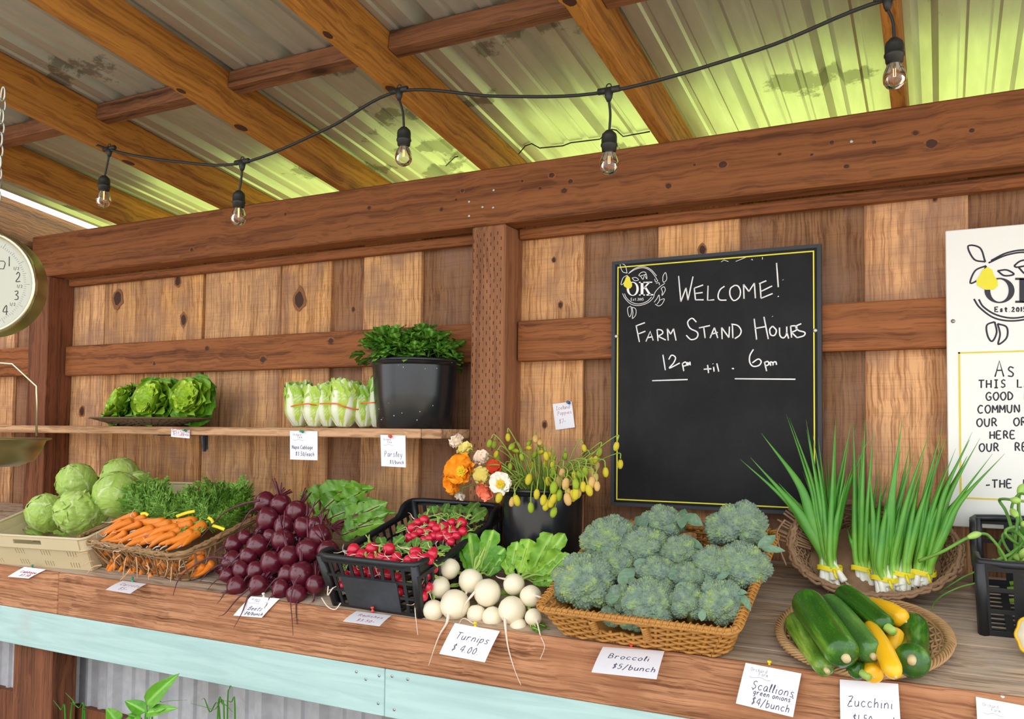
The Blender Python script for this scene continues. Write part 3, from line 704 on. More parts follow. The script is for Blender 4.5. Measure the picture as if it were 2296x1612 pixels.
# ------------------------------------------------------------------ price cards and pushpins
PIN = {}
def pin_mesh(col):
    if col not in PIN:
        m = plain('pushpin_' + col, {'green': '2f9a78', 'white': 'f2f2f2', 'red': 'e0483a', 'yellow': 'ead428', 'blue': '3a68a8', 'clear': 'e6e2da'}[col], .25, var=.03)
        b = MB(); b.lathe([(0, 0.0), (.0009, 0.0), (.0009, .004), (.005, .0045), (.0052, .006), (.003, .0075), (.0026, .0125), (.0045, .0145), (.005, .0165), (.004, .0178), (0, .018)], 16)
        PIN[col] = b.mesh('pushpin', m)
    return PIN[col]
def pushpin(pos, axis, col, label):
    o = bpy.data.objects.new('pushpin', pin_mesh(col)); COL.objects.link(o)
    o.matrix_basis = Matrix.LocRotScale(V(pos), frame(axis), V((1, 1, 1)))
    tag(o, label, 'pushpin', 'pushpins')
def card(corners, lines, label, ink=None, header=False, curl=0.0, group='price cards'):
    """corners TL, TR, BR, BL as world points; LINES: (text, x, y, height) in card units 0..1"""
    TL, TR, BR, BL = corners; c = (TL + TR + BR + BL) / 4
    o = thing('price_card', label, 'price card', c, group=group)
    wv = (TR - TL); hv = (BL - TL); nz = -(wv.cross(hv)).normalized()
    if nz.dot(CAM - c) < 0: nz = -nz
    def P(u, v, h=0.0):
        a = TL.lerp(TR, u); d = BL.lerp(BR, u); q = a.lerp(d, v); return q + nz * (h + curl * (v * (1 - v)) * 4)
    b = MB(); b.grid(lambda u, v: P(u, v, 0.0002), 6, 8); b.grid(lambda u, v: P(u, v, -.0002), 6, 8)
    e = [(i / 6, 0) for i in range(7)] + [(1, j / 8) for j in range(1, 9)] + [(1 - i / 6, 1) for i in range(1, 7)] + [(0, 1 - j / 8) for j in range(1, 8)]
    vs = [P(u, v, .0002) for u, v in e] + [P(u, v, -.0002) for u, v in e]; n = len(e)
    b.add(vs, [(i, (i + 1) % n, n + (i + 1) % n, n + i) for i in range(n)]); b.build('paper', M_paper, o)
    W_, H_ = wv.length, hv.length
    b = MB()
    for tx, x, y, h in lines:
        for ln in glyphs(tx, 0, 0, h, .60, .12):
            pts = [P(x + p[0], y - p[1] * W_ / H_, .0004) for p in ln]
            if len(pts) > 2: pts = spline(pts, 3)
            b.tube(pts, W_ * .0075, 5, flat=.3, up=nz)
    if lines: b.build('handwriting', ink or M_ink, o)
    if header:
        b = MB()
        for tx, x, y, h in (('Orchard', .12, .17, .07), ('Farm', .28, .25, .07)):
            for ln in glyphs(tx, 0, 0, h, .55, 0): b.tube([P(x + p[0], y - p[1] * W_ / H_, .0004) for p in ln], W_ * .0042, 5, flat=.3, up=nz)
        b.tube([P(.12 + .38 * t, .31 + .02 * math.sin(t * 9), .0004) for t in [k / 14 for k in range(15)]], W_ * .0045, 5, flat=.3, up=nz)
        b.build('printed_header', M_pale, o)
    return o
YE = Y_F - 0.004
def edge_card(pin, TL, TR, BR, BL, lines, label, col, pinlabel, ink=None, header=False, ratio=.8):
    """card pinned on the counter's front edge and jutting forward over it"""
    # the back edge lies on the fascia top; the free end juts forward and sags
    a = aty(*TL, Y_F - .006); c = aty(*TR, Y_F - .006)
    y0 = (a.y + c.y) / 2
    wlen = (c - a).length
    # a card is about 0.8 as long as wide: find how far forward its free corners lie on their sight lines
    best = None
    for k in range(4, 160):
        y = y0 - .001 * k
        d, e_ = aty(*BL, y), aty(*BR, y)
        err = abs(((d - a).length + (e_ - c).length) / 2 - ratio * wlen)
        if best is None or err < best[0]: best = (err, d, e_)
    _, d, e_ = best
    card((a, c, e_, d), lines, label, ink, header, curl=.002)
    p = aty(*pin, Y_F + .004); pushpin(p, (0.05, -0.25, 1), col, pinlabel)
edge_card((74, 1277), (55, 1271), (103, 1277), (64, 1297), (17, 1293), [('Cabbage', .2, .5, .16), ('$3.50', .4, .82, .16)], 'small price card with red writing in front of the beige cabbage crate', 'green', 'green pushpin in the card below the beige cabbage crate', M_red)
edge_card((298, 1306), (275, 1302), (329, 1309), (292, 1331), (237, 1322), [('Carrots', .2, .48, .17), ('$5-', .38, .85, .18)], 'price card reading Carrots in front of the willow basket', 'green', 'green pushpin in the carrot price card', M_red)
edge_card((592, 1342), (563, 1337), (627, 1342), (587, 1385), (523, 1380), [('Beets', .3, .66, .15), ('$4/bunch', .32, .90, .12)], 'price card reading Beets below the beet pile', 'white', 'white pushpin in the beet price card', None, True)
edge_card((836, 1374), (800, 1370), (878, 1380), (851, 1404), (769, 1393), [('Radishes', .2, .45, .14), ('$3.50-', .3, .85, .14)], 'price card reading Radishes in front of the radish crate', 'red', 'red pushpin in front of the label panel of the radish crate', M_red)
edge_card((1066, 1409), (1020, 1397), (1121, 1415), (1087, 1485), (985, 1466), [('Turnips', .17, .48, .17), ('$ 4.00.', .2, .84, .16)], 'price card reading Turnips hanging under the turnip pile', 'yellow', 'yellow pushpin in the turnip price card')
edge_card((1416, 1459), (1352, 1450), (1490, 1460), (1472, 1523), (1326, 1507), [('Broccoli', .16, .45, .14), ('$5/bunch', .28, .80, .13)], 'price card reading Broccoli under the rattan tray', 'red', 'red pushpin in the broccoli price card')
edge_card((1725, 1498), (1672, 1486), (1797, 1510), (1778, 1608), (1650, 1577), [('Scallions', .2, .58, .15), ('"green onions"', .22, .70, .09), ('$4/bunch', .25, .93, .13)], 'price card reading Scallions left of the zucchini card', 'yellow', 'yellow pushpin in the scallion price card', None, True)
edge_card((1950, 1534), (1883, 1523), (2014, 1533), (2021, 1650), (1885, 1640), [('Zucchini', .12, .50, .165), ('$1.50 each', .2, .80, .13)], 'price card reading Zucchini below the oval squash plate', 'clear', 'clear pushpin in the zucchini price card')
edge_card((2247, 1578), (2188, 1562), (2310, 1585), (2318, 1690), (2194, 1668), [('G', .3, .62, .2)], 'price card cut off by the lower corner of the picture', 'clear', 'clear pushpin in the card nearest the garlic scape crate', None, True)
def wall_card(y, TL, TR, BR, BL, *a, **k): return card([aty(*p, y) for p in (TL, TR, BR, BL)], *a, **k)
YH = -0.2935
wall_card(YH, (384.5, 961.5), (425.5, 964.5), (425, 983), (383.5, 979), [('Butterhead', .04, .36, .16), ('lettuce', .1, .78, .15), ('$3 each', .55, .72, .12)], 'tiny price card on the shelf edge under the lettuce tray', M_red)
pushpin(aty(419, 966, YH), (0, -1, .2), 'green', 'green pushpin in the tiny lettuce card')
wall_card(YH, (650, 966), (712, 967), (712, 1032), (650.5, 1030), [('Napa Cabbage', .07, .62, .098), ('$3.50/each', .2, .86, .11)], 'price card reading Napa Cabbage hanging from the shelf edge', header=True)
pushpin(aty(681, 968.5, YH), (0, -1, .2), 'green', 'green pushpin in the napa cabbage card')
wall_card(YH, (853, 975), (909, 976.5), (910, 1048), (855, 1045), [('Parsley', .14, .68, .17), ('$3/bunch', .35, .90, .11)], 'price card reading Parsley hanging from the shelf edge below the bucket', header=True)
pushpin(aty(877, 979.5, YH), (0.3, -1, .2), 'red', 'red pushpin in the parsley card')
wall_card(-0.004, (1239, 906), (1282, 900), (1289, 958), (1246, 964), [('Iceland', .14, .25, .17), ('Poppies', .2, .45, .17), ('$7-', .22, .78, .2)], 'white price card reading Iceland Poppies pinned to the wall boards', M_red)
pushpin(aty(1277, 904, -0.005), (0, -1, .2), 'blue', 'blue pushpin in the poppy card')

# ------------------------------------------------------------------ string of bulbs
M_cord = plain('black_rubber_cord', '1e1f1c', .55, var=.2)
M_sock = plain('black_socket', '232420', .5, var=.15)
def mk_glass():
    m = bpy.data.materials.new('thin_bulb_glass'); m.use_nodes = True; t = m.node_tree; t.nodes.clear()
    o = t.nodes.new('ShaderNodeOutputMaterial'); mx = t.nodes.new('ShaderNodeMixShader'); tr = t.nodes.new('ShaderNodeBsdfTransparent'); gl = t.nodes.new('ShaderNodeBsdfGlossy'); fr = t.nodes.new('ShaderNodeFresnel')
    fr.inputs[0].default_value = 1.6; gl.inputs['Roughness'].default_value = .03; tr.inputs[0].default_value = (.93, .90, .84, 1)
    t.links.new(fr.outputs[0], mx.inputs[0]); t.links.new(tr.outputs[0], mx.inputs[1]); t.links.new(gl.outputs[0], mx.inputs[2]); t.links.new(mx.outputs[0], o.inputs[0]); return m
M_glass = mk_glass()
def mk_fil():
    t = NT('glowing_filament'); t.fin('ffb070', .5); t.b.inputs['Emission Color'].default_value = (1, .55, .22, 1); t.b.inputs['Emission Strength'].default_value = 3.0; return t.m
M_fil = mk_fil()
YSL = -0.685
knots = [((-30, 225), None), ((245, 335), (234, 398)), ((543, 365), (536, 432)), ((895, 205), (906, 290)), ((1365, 205), (1366, 298)), ((1990, -2), (2005, 92)), ((2420, -95), None)]
KP_ = [aty(*k[0], YSL) for k in knots]
mids = {0: (120, 282), 1: (395, 362), 2: (730, 290), 3: (1120, 216), 4: (1700, 112)}
path = []
for i, p in enumerate(KP_):
    path.append(p)
    if i in mids: path.append(aty(*mids[i], YSL + .01))
path.append(V((1.12, YSL, ZC + .905)))
b = MB(); b.tube(spline(path, 8), .0042, 8); tag(b.build('string_light_cable', M_cord), 'black cord strung across the rafters with hanging bulbs', 'cord')
BL = ['at the far left by the scale', 'second from the scale', 'under the rafter left of the timber post', 'above and left of the chalkboard', 'largest, above the white sign']
for i, (k, sk) in enumerate(knots):
    if sk is None: continue
    p = KP_[i]; s_ = aty(*sk, YSL)
    bl = thing('light_bulb', 'clear filament bulb in a black socket, ' + BL[i - 1], 'light bulb', p, group='bulbs on the cord')
    b = MB(); b.tube([p + V((-.026, 0, .003)), p + V((.026, 0, .003))], [.0075, .0075], 10); b.tube([p + V((0, 0, .004)), p + V((0, 0, -.016)), p + V((0, 0, -.024))], [.012, .008, .0045], 10)
    b.tube([p + V((0, 0, .012)) + V((.006 * math.cos(a), 0, .006 * math.sin(a))) for a in [2 * PI * q / 12 for q in range(12)]], .0016, 6, closed=True)
    b.build('clip', M_sock, bl)
    b = MB(); b.tube(spline([p + V((0, 0, -.02)), p.lerp(s_, .55) + V((.003, 0, 0)), s_], 5), .0032, 8); b.build('drop_cord', M_cord, bl)
    T = Matrix.Translation(s_) @ Matrix.Diagonal((1, 1, .86, 1))
    b = MB(); b.lathe([(0, .008), (.008, .006), (.0165, -.004), (.018, -.012), (.018, -.030), (.0195, -.031), (.0195, -.036), (.0175, -.038), (.0165, -.050), (.0, -.050)], 20, T); b.build('socket', M_sock, bl)
    gp = [(.0125, -.050), (.0135, -.056), (.018, -.066), (.0215, -.078), (.0225, -.088), (.021, -.098), (.016, -.107), (.008, -.1125), (0, -.114)]
    b = MB(); b.lathe(gp, 24, T); b.build('glass', M_glass, bl)
    b = MB(); b.tube([s_ + V((-.002, 0, -.045)), s_ + V((-.002, 0, -.072)), s_ + V((.002, 0, -.072)), s_ + V((.002, 0, -.045))], .0007, 5); b.build('filament', M_fil, bl)
# thin wire stapled along the back of the roof sheet
b = MB(); pts = [roofp(0, -.03, .131)]
wp = [(1000, 372), (1020, 352), (1027, 351)], [(1163, 345), (1178, 327), (1192, 322), (1210, 332), (1262, 327), (1280, 320), (1345, 312), (1372, 290), (1382, 292), (1397, 306), (1457, 295)]
for w in wp:
    b.tube([atplane(*q, roofp(0, 0, .130), RN) for q in w], .0022, 6)
tag(b.build('thin_wire', M_cord), 'thin black wire along the sheet roof just above the beam', 'wire')

# ------------------------------------------------------------------ hanging scale
M_brass = plain('worn_brass_paint', '8f8152', .32, .75, var=.2, vs=12); M_brim = plain('polished_rim', 'cfc6a8', .18, .9, var=.08); M_dial = plain('cream_dial', 'b4b5a6', .3, var=.02); M_chain = plain('steel_chain', 'b4b2a6', .35, .85); M_print = plain('dial_print', '232326', .6)
dep = 2.02
sc_c = CAM + ray(-46, 633) * dep; px_ = dep / FPX
vd = (CAM - sc_c).normalized()
ax = (Quaternion((0, 0, 1), math.radians(-23)) @ vd); ax.z *= .3; ax.normalize()      # dial faces out over the aisle
hs = thing('hanging_scale', 'round brass hanging scale with a cream dial and weighing pan', 'scale', sc_c)
SR = frame(ax, V((0, 0, 1)).cross(ax)); SM = Matrix.LocRotScale(sc_c, SR, V((1, 1, 1)))
rd = 109 * px_
b = MB(); b.lathe([(0, -.085), (rd * .9, -.085), (rd * 1.10, -.07), (rd * 1.13, -.03), (rd * 1.10, -.006), (rd * 1.02, -.002), (rd * 1.02, -.03), (0, -.03)], 64, SM); b.build('housing', M_brass, hs, sharp=40)
b = MB(); b.lathe([(rd * 1.0, -.004), (rd * 1.02, .006), (rd * 1.06, .008), (rd * 1.09, .004), (rd * 1.10, -.006), (rd * 1.0, -.012)], 64, SM, closed=True); b.build('rim', M_brim, hs)
b = MB(); b.lathe([(0, -.0042), (rd * 1.0, -.0042), (rd * 1.0, -.012), (0, -.012)], 64, SM); o = b.build('dial', M_dial, hs, smooth=False)
def dl(x, y, h=-.0038): return SM @ V((x, y, h))
b = MB()
for k in range(0, 120):
    a = 2 * PI * k / 120; r0, r1 = rd * .83, rd * (.94 if k % 10 == 0 else .90 if k % 5 == 0 else .875)
    b.tube([dl(r0 * math.cos(a), r0 * math.sin(a)), dl(r1 * math.cos(a), r1 * math.sin(a))], .00035, 4)
b.build('graduations', M_pale, hs)
b = MB(); NM = [('1', 39), ('2', 11.5), ('3', -19), ('4', -49)]
for c, a in NM:
    a = math.radians(a); cx, cy = rd * .73 * math.cos(a), rd * .73 * math.sin(a); h = rd * .20
    for ln in glyphs(c, cx - h * .25, cy - h * .5, h, .6, 0):
        b.tube(spline([dl(*q) for q in ln], 4) if len(ln) > 2 else [dl(*q) for q in ln], .0010, 5, flat=.3, up=ax)
for a in (25, -3.5, -34):
    a = math.radians(a); cx, cy = rd * .76 * math.cos(a), rd * .76 * math.sin(a); h = rd * .06
    for ln in glyphs('1/2', cx - h, cy - h * .5, h, .7, 0): b.tube([dl(*q) for q in ln], .0004, 4, up=ax)
q = [(.30, .30), (.44, .30), (.47, .42), (.44, .46), (.2, .46)]
b.tube([dl(p[0] * rd, p[1] * rd) for p in q], .0009, 5, up=ax)
b.build('numerals', M_print, hs)
# chain to the rafter
b = MB(); top = CAM + ray(2, 300) * dep; bot = sc_c + V((0.055, 0, rd * 1.12)); n = 8
L0 = (top - bot).length / n
for k in range(n + 4):
    c = bot.lerp(top, (k + .5) / n); dr = (top - bot).normalized(); sd = CX if k % 2 else V((0, 1, 0))
    hl, hw = L0 * .62, L0 * .26
    b.tube([c + dr * hl * math.sin(a) + sd * hw * math.cos(a) for a in [2 * PI * q / 14 for q in range(14)]], L0 * .085, 6, closed=True)
b.build('chain', M_chain, hs)
# pan and its wire bail
pc = CAM + ray(-45, 984) * dep; pr = 142 * px_
b = MB(); b.lathe([(0, -.066), (pr * .55, -.065), (pr * .78, -.050), (pr * .88, -.020), (pr * .92, -.004), (pr, 0.0), (pr * 1.0, .003), (pr * .9, 0.0), (pr * .86, -.018), (pr * .74, -.046), (0, -.060)], 56, Matrix.Translation(pc)); b.build('pan', M_brass, hs)
cr = CAM + ray(82, 978) * dep; t1 = CAM + ray(82, 866) * dep; t2 = CAM + ray(28, 816) * dep; t3 = CAM + ray(-45, 812) * dep
mir = lambda p: V((2 * pc.x - p.x, 2 * pc.y - p.y, p.z))
b = MB(); b.tube([cr, t1, t2, t3 + V((0, 0, .002)), mir(t2), mir(t1), mir(cr)], .0026, 8); b.tube([t3 + V((0, 0, 0)), V((t3.x, t3.y, sc_c.z - rd))], .0026, 8); b.build('wire_bail', M_brim, hs)
# ------------------------------------------------------------------ baskets, crates, buckets
random.seed(21)
M_wil = plain('peeled_willow', '9a7850', .6, var=.35, vs=60, bump=.2)
M_rat = plain('golden_rattan', 'b57f3a', .5, var=.30, vs=70, bump=.2)
M_wic = plain('brown_wicker', '8f6f52', .6, var=.3, vs=60, bump=.2)
M_pla = plain('pale_cane', 'b08a5c', .55, var=.25, vs=60, bump=.2)
M_tray = plain('dark_wicker', '5f4a2e', .6, var=.3, vs=60)
M_blk = plain('black_crate_plastic', '1d2024', .42, var=.2, vs=30)
M_lab = plain('scuffed_black_plate', '33363b', .38, var=.4, vs=60)
M_bei = plain('beige_crate_plastic', 'cdbd98', .45, var=.05, vs=12)
def mk_bucket():
    t = NT('wet_black_plastic'); v = t.coord((1, 1, 1)); a = t.noise(v, 9, 4); return t.fin(t.mix(a, '15181a', '22262a'), .24, 0, .6)
M_buck = mk_bucket()
M_drop = plain('water_drop', 'c8d0d4', .05, var=0)
def rrect(w, d, r, n=6):
    """rounded rectangle of width w, depth d as (x, y, nx, ny), anticlockwise from the front left"""
    out = []
    for cx, cy, a0 in ((w / 2 - r, -d / 2 + r, -PI / 2), (w / 2 - r, d / 2 - r, 0), (-w / 2 + r, d / 2 - r, PI / 2), (-w / 2 + r, -d / 2 + r, PI)):
        for k in range(n + 1):
            a = a0 + PI / 2 * k / n; out.append((cx + r * math.cos(a), cy + r * math.sin(a), math.cos(a), math.sin(a)))
    return out
def resample(q, n):
    """n points evenly along the closed outline q"""
    P = [V((p[0], p[1])) for p in q]; m = len(P); L = [0]
    for i in range(m): L.append(L[-1] + (P[(i + 1) % m] - P[i]).length)
    out = []; j = 0
    for k in range(n):
        t = L[-1] * k / n
        while L[j + 1] < t: j += 1
        f = (t - L[j]) / max(1e-9, L[j + 1] - L[j]); a, c = q[j], q[(j + 1) % m]
        nx, ny = a[2] + (c[2] - a[2]) * f, a[3] + (c[3] - a[3]) * f; l = math.hypot(nx, ny) or 1
        out.append((a[0] + (c[0] - a[0]) * f, a[1] + (c[1] - a[1]) * f, nx / l, ny / l))
    return out
def basket(o, bot, top, h, stakes, rows, rs, rw, amp, mat, hole=None, rimr=.008, flatw=1.0, jit=0.0, rimdip=None, z0=.004, base=True):
    """woven wall between outlines BOT and TOP (x, y, nx, ny lists of 4*stakes points), upright stakes and in-out weavers; parts weave, stakes, base, rim"""
    n = len(bot); per = n // stakes
    def P(i, t, off=0.0):
        a, c = bot[i % n], top[i % n]; zt = h + (rimdip(top[i % n]) if rimdip else 0)
        return V((a[0] + (c[0] - a[0]) * t + off * c[2], a[1] + (c[1] - a[1]) * t + off * c[3], z0 + zt * t))
    b = MB()
    for k in range(stakes):
        if hole and hole(P(k * per, .65)): ts = [(0, hole.t0), (hole.t1, 1)]
        else: ts = [(0, 1)]
        for t0, t1 in ts:
            b.tube([P(k * per, t0), P(k * per, (t0 + t1) / 2), P(k * per, t1)], rs, 6)
    b.build('stakes', mat, o, local=True)
    b = MB()
    for j in range(rows):
        t = (j + .5) / rows
        pts = []; segs = []
        for i in range(n + 1):
            p = P(i, min(1, max(0, t + rnd(-jit, jit))), amp * math.cos(PI * i / per + PI * (j % 2)))
            if hole and hole.t0 < t < hole.t1 and hole(p):
                if len(pts) > 2: segs.append(pts)
                pts = []
            else: pts.append(p)
        if len(pts) > 2: segs.append(pts)
        for sg in segs: b.tube(sg, [rw * rnd(.85, 1.15)] * len(sg), 6, flat=flatw)
    b.build('weave', mat, o, local=True)
    b = MB()
    for q, (rr, of, dz) in enumerate(((rimr, 0, 0), (rimr * .7, rimr * 1.1, -rimr * .5), (rimr * .7, -rimr * 1.1, -rimr * .4))):
        pts = [P(i, 1, of + (rnd(-1, 1) * jit * .08)) + V((0, 0, dz)) for i in range(n)]; b.tube(pts, rr, 8, closed=True)
    for i in range(n if rimr > .006 else 0):                         # lashing wound round the rim
        c = P(i, 1); c2 = P(i + 1, 1); tt = (c2 - c).normalized(); nn = V((top[i][2], top[i][3], 0)); k = rimr * 1.12
        if i % 2: continue
        b.tube([c + nn * k * 1.6 * math.cos(a) + V((0, 0, k * 1.1 * math.sin(a))) + tt * (.004 * a / PI) for a in [2 * PI * q / 8 for q in range(9)]], rimr * .28, 5)
    b.build('rim', mat, o, local=True)
    if base:
        b = MB(); c = [V((p[0], p[1], z0)) for p in bot]
        b.add([p + V((0, 0, .003)) for p in c] + [p - V((0, 0, .002)) for p in c], [tuple(range(n)), tuple(reversed(range(n, 2 * n)))] + [(i, (i + 1) % n, n + (i + 1) % n, n + i) for i in range(n)])
        b.build('base', mat, o, local=True, smooth=False)
def on_counter(name, label, cat, x, s, yaw=0.0, h=0.0, group=None, q=None):
    return thing(name, label, cat, ct(x, s, h), (q or CQ) @ Quaternion((0, 0, 1), yaw), group)
def front_at(name, label, cat, pl, pr, half, yaw=0.0, tilt=0.0, group=None):
    """thing whose bottom front edge spans the two pixels; HALF: from that edge back to the thing's middle"""
    a, c = K(*pl), K(*pr); q = CQ @ Quaternion((0, 0, 1), math.radians(yaw)) @ Quaternion((1, 0, 0), math.radians(tilt))
    return thing(name, label, cat, (a + c) / 2 + q @ V((0, half, 0.001)), q, group)
# --- black radish crate
def lattice_crate(o, W_, D_, H_, tp, plate, dip, mat, nfront=9, nside=14, lug=True):
    """harvest crate: tapered lattice walls with real openings, saddle rim on the long sides"""
    wb, db = W_ / 2 - tp, D_ / 2 - tp; wt, dt = W_ / 2, D_ / 2; th = .004
    def face(name, A, Bp, Ct, Dt, cols, holes, v, mt=mat):
        b = MB()
        A, Bp, Ct, Dt = map(V, (A, Bp, Ct, Dt)); nz = (Bp - A).cross(Dt - A).normalized()
        def pt(u, w, k): return A.lerp(Bp, u).lerp(Dt.lerp(Ct, u), w) + nz * th * k
        nu, nv = len(cols) - 1, len(v) - 1
        sol = lambda i, j: 0 <= i < nu and 0 <= j < nv and not holes(i, j, (cols[i] + cols[i + 1]) / 2, (v[j] + v[j + 1]) / 2)
        for i in range(nu):
            for j in range(nv):
                if not sol(i, j): continue
                u0, u1, v0, v1 = cols[i], cols[i + 1], v[j], v[j + 1]
                vs = [pt(*q) for q in ((u0, v0, 0), (u1, v0, 0), (u1, v1, 0), (u0, v1, 0), (u0, v0, 1), (u1, v0, 1), (u1, v1, 1), (u0, v1, 1))]
                fs = [(3, 2, 1, 0), (4, 5, 6, 7)]
                if not sol(i - 1, j): fs.append((0, 4, 7, 3))
                if not sol(i + 1, j): fs.append((1, 2, 6, 5))
                if not sol(i, j - 1): fs.append((0, 1, 5, 4))
                if not sol(i, j + 1): fs.append((3, 7, 6, 2))
                b.add(vs, fs)
        b.build(name, mt, o, smooth=False, local=True)
    def cuts(n, a): # bars and gaps alternating
        out = [0.0]
        for k in range(n): out += [(k + a) / n * (1 - a / n) , (k + 1) / n * (1 - a / n)]
        return sorted(set([round(x, 5) for x in out if x < 1])) + [1.0]
    def bars(n, f):
        w = 1.0 / (n + (n + 1) * f); x = 0; out = [0.0]
        for k in range(n): x += w * f; out.append(x); x += w; out.append(x)
        out.append(1.0); return out
    cu = bars(nfront, .42); vv = [0, .07, .32, .37, .62, .67, .9, 1.0]
    hf = lambda i, j, u, w: i % 2 == 1 and j % 2 == 1 and not (plate and .2 < u < .8 and w < .66)
    hb = lambda i, j, u, w: i % 2 == 1 and j % 2 == 1
    face('front_wall', (-wb, -db, 0), (wb, -db, 0), (wt, -dt, H_), (-wt, -dt, H_), cu, hf, vv)
    face('back_wall', (wb, db, 0), (-wb, db, 0), (-wt, dt, H_), (wt, dt, H_), cu, hb, vv)
    cs = bars(nside, .42); z1 = H_ - dip
    for nm, sg in (('side_wall', 1), ('side_wall', -1)):
        A, B_, C_, D2 = (wb, -db, 0), (wb, db, 0), (wt, dt, z1), (wt, -dt, z1)
        if sg < 0: A, B_, C_, D2 = (-wb, db, 0), (-wb, -db, 0), (-wt, -dt, z1), (-wt, dt, z1)
        face(nm, A, B_, C_, D2, cs, hb, vv)
    face('floor_grid', (-wb, db, .003), (wb, db, .003), (wb, -db, .003), (-wb, -db, .003), bars(8, .5), lambda i, j, u, w: i % 2 == 1 and j % 2 == 1, bars(12, .5))
    if plate:
        b = MB(); f = lambda u, w: V((-wb - (wt - wb) * w, -db - (dt - db) * w, H_ * w)).lerp(V((wb + (wt - wb) * w, -db - (dt - db) * w, H_ * w)), u)
        nz = V((0, -1, 0)); a = [f(.2, .05), f(.8, .05), f(.8, .64), f(.2, .64)]; vs = [p + nz * .003 for p in a] + [p + nz * .0065 for p in a]
        b.add(vs, [(3, 2, 1, 0), (4, 5, 6, 7), (0, 1, 5, 4), (1, 2, 6, 5), (2, 3, 7, 6), (3, 0, 4, 7)]); p_ = b.build('label_plate', M_lab, o, smooth=False, local=True); p_['label'] = 'scuffed blank plate'
    b = MB(); cr = .045
    def rz(y):                                   # rim height along a long side
        e = min(y + dt, dt - y); t = min(1, max(0, (e - cr) / .05)); t = t * t * (3 - 2 * t); return H_ - dip * t
    k = 24; ys = [-dt + 2 * dt * i / k for i in range(k + 1)]
    loop = [V((wt, y, rz(y))) for y in ys] + [V((wt - 2 * wt * i / 8, dt, H_)) for i in range(1, 8)] + [V((-wt, -y, rz(y))) for y in ys] + [V((-wt + 2 * wt * i / 8, -dt, H_)) for i in range(1, 8)]
    out = []
    for p in loop:
        q = p.copy(); r_ = .018
        ex, ey = wt - abs(q.x), dt - abs(q.y)
        if ex < r_ and ey < r_: q.x -= math.copysign((r_ - ey) * .35, q.x); q.y -= math.copysign((r_ - ex) * .35, q.y)
        out.append(q)
    b.tube(out, .0085, 6, closed=True, up=(0, 0, 1)); b.build('rim', mat, o, local=True)
    for sx in (-1, 1):
        for sy in (-1, 1):
            b = MB(); b.tube([(sx * (wb - .004), sy * (db - .004), 0), (sx * (wt - .006), sy * (dt - .006), H_)], .013, 8); b.build('corner_post', mat, o, local=True)
        b = MB(); cb_ = []                         # web that fills between the side wall and the raised corners of the rim
        for i in range(k + 1):
            y = ys[i]; cb_.append((y, rz(y)))
        vs = [V((sx * (wt - .002), y, H_ - dip - .001)) for y, z in cb_] + [V((sx * (wt - .002), y, z)) for y, z in cb_]; n = k + 1
        vs += [p - V((sx * .004, 0, 0)) for p in vs]
        b.add(vs, [(i, i + 1, n + i + 1, n + i) for i in range(k)] + [(2 * n + i, 2 * n + i + 1, 3 * n + i + 1, 3 * n + i) for i in range(k)])
        b.build('side_web', mat, o, smooth=False, local=True)
RC = dict(W=.335, D=.47, H=.155)
rcr = front_at('harvest_crate', 'black plastic lattice crate with a blank front plate, full of radishes', 'crate', (748, 1356), (948, 1384), .217, -2, 1)
lattice_crate(rcr, RC['W'], RC['D'], RC['H'], .018, True, .03, M_blk)
xa, sa = Ks(2203, 1424)
SCR = dict(x=xa + .20, s=sa - .145)
scr = on_counter('harvest_crate', 'black plastic crate of garlic scapes below the white sign', 'crate', SCR['x'], SCR['s'])
lattice_crate(scr, .42, .30, .172, .010, False, .045, M_blk, 6, 6)
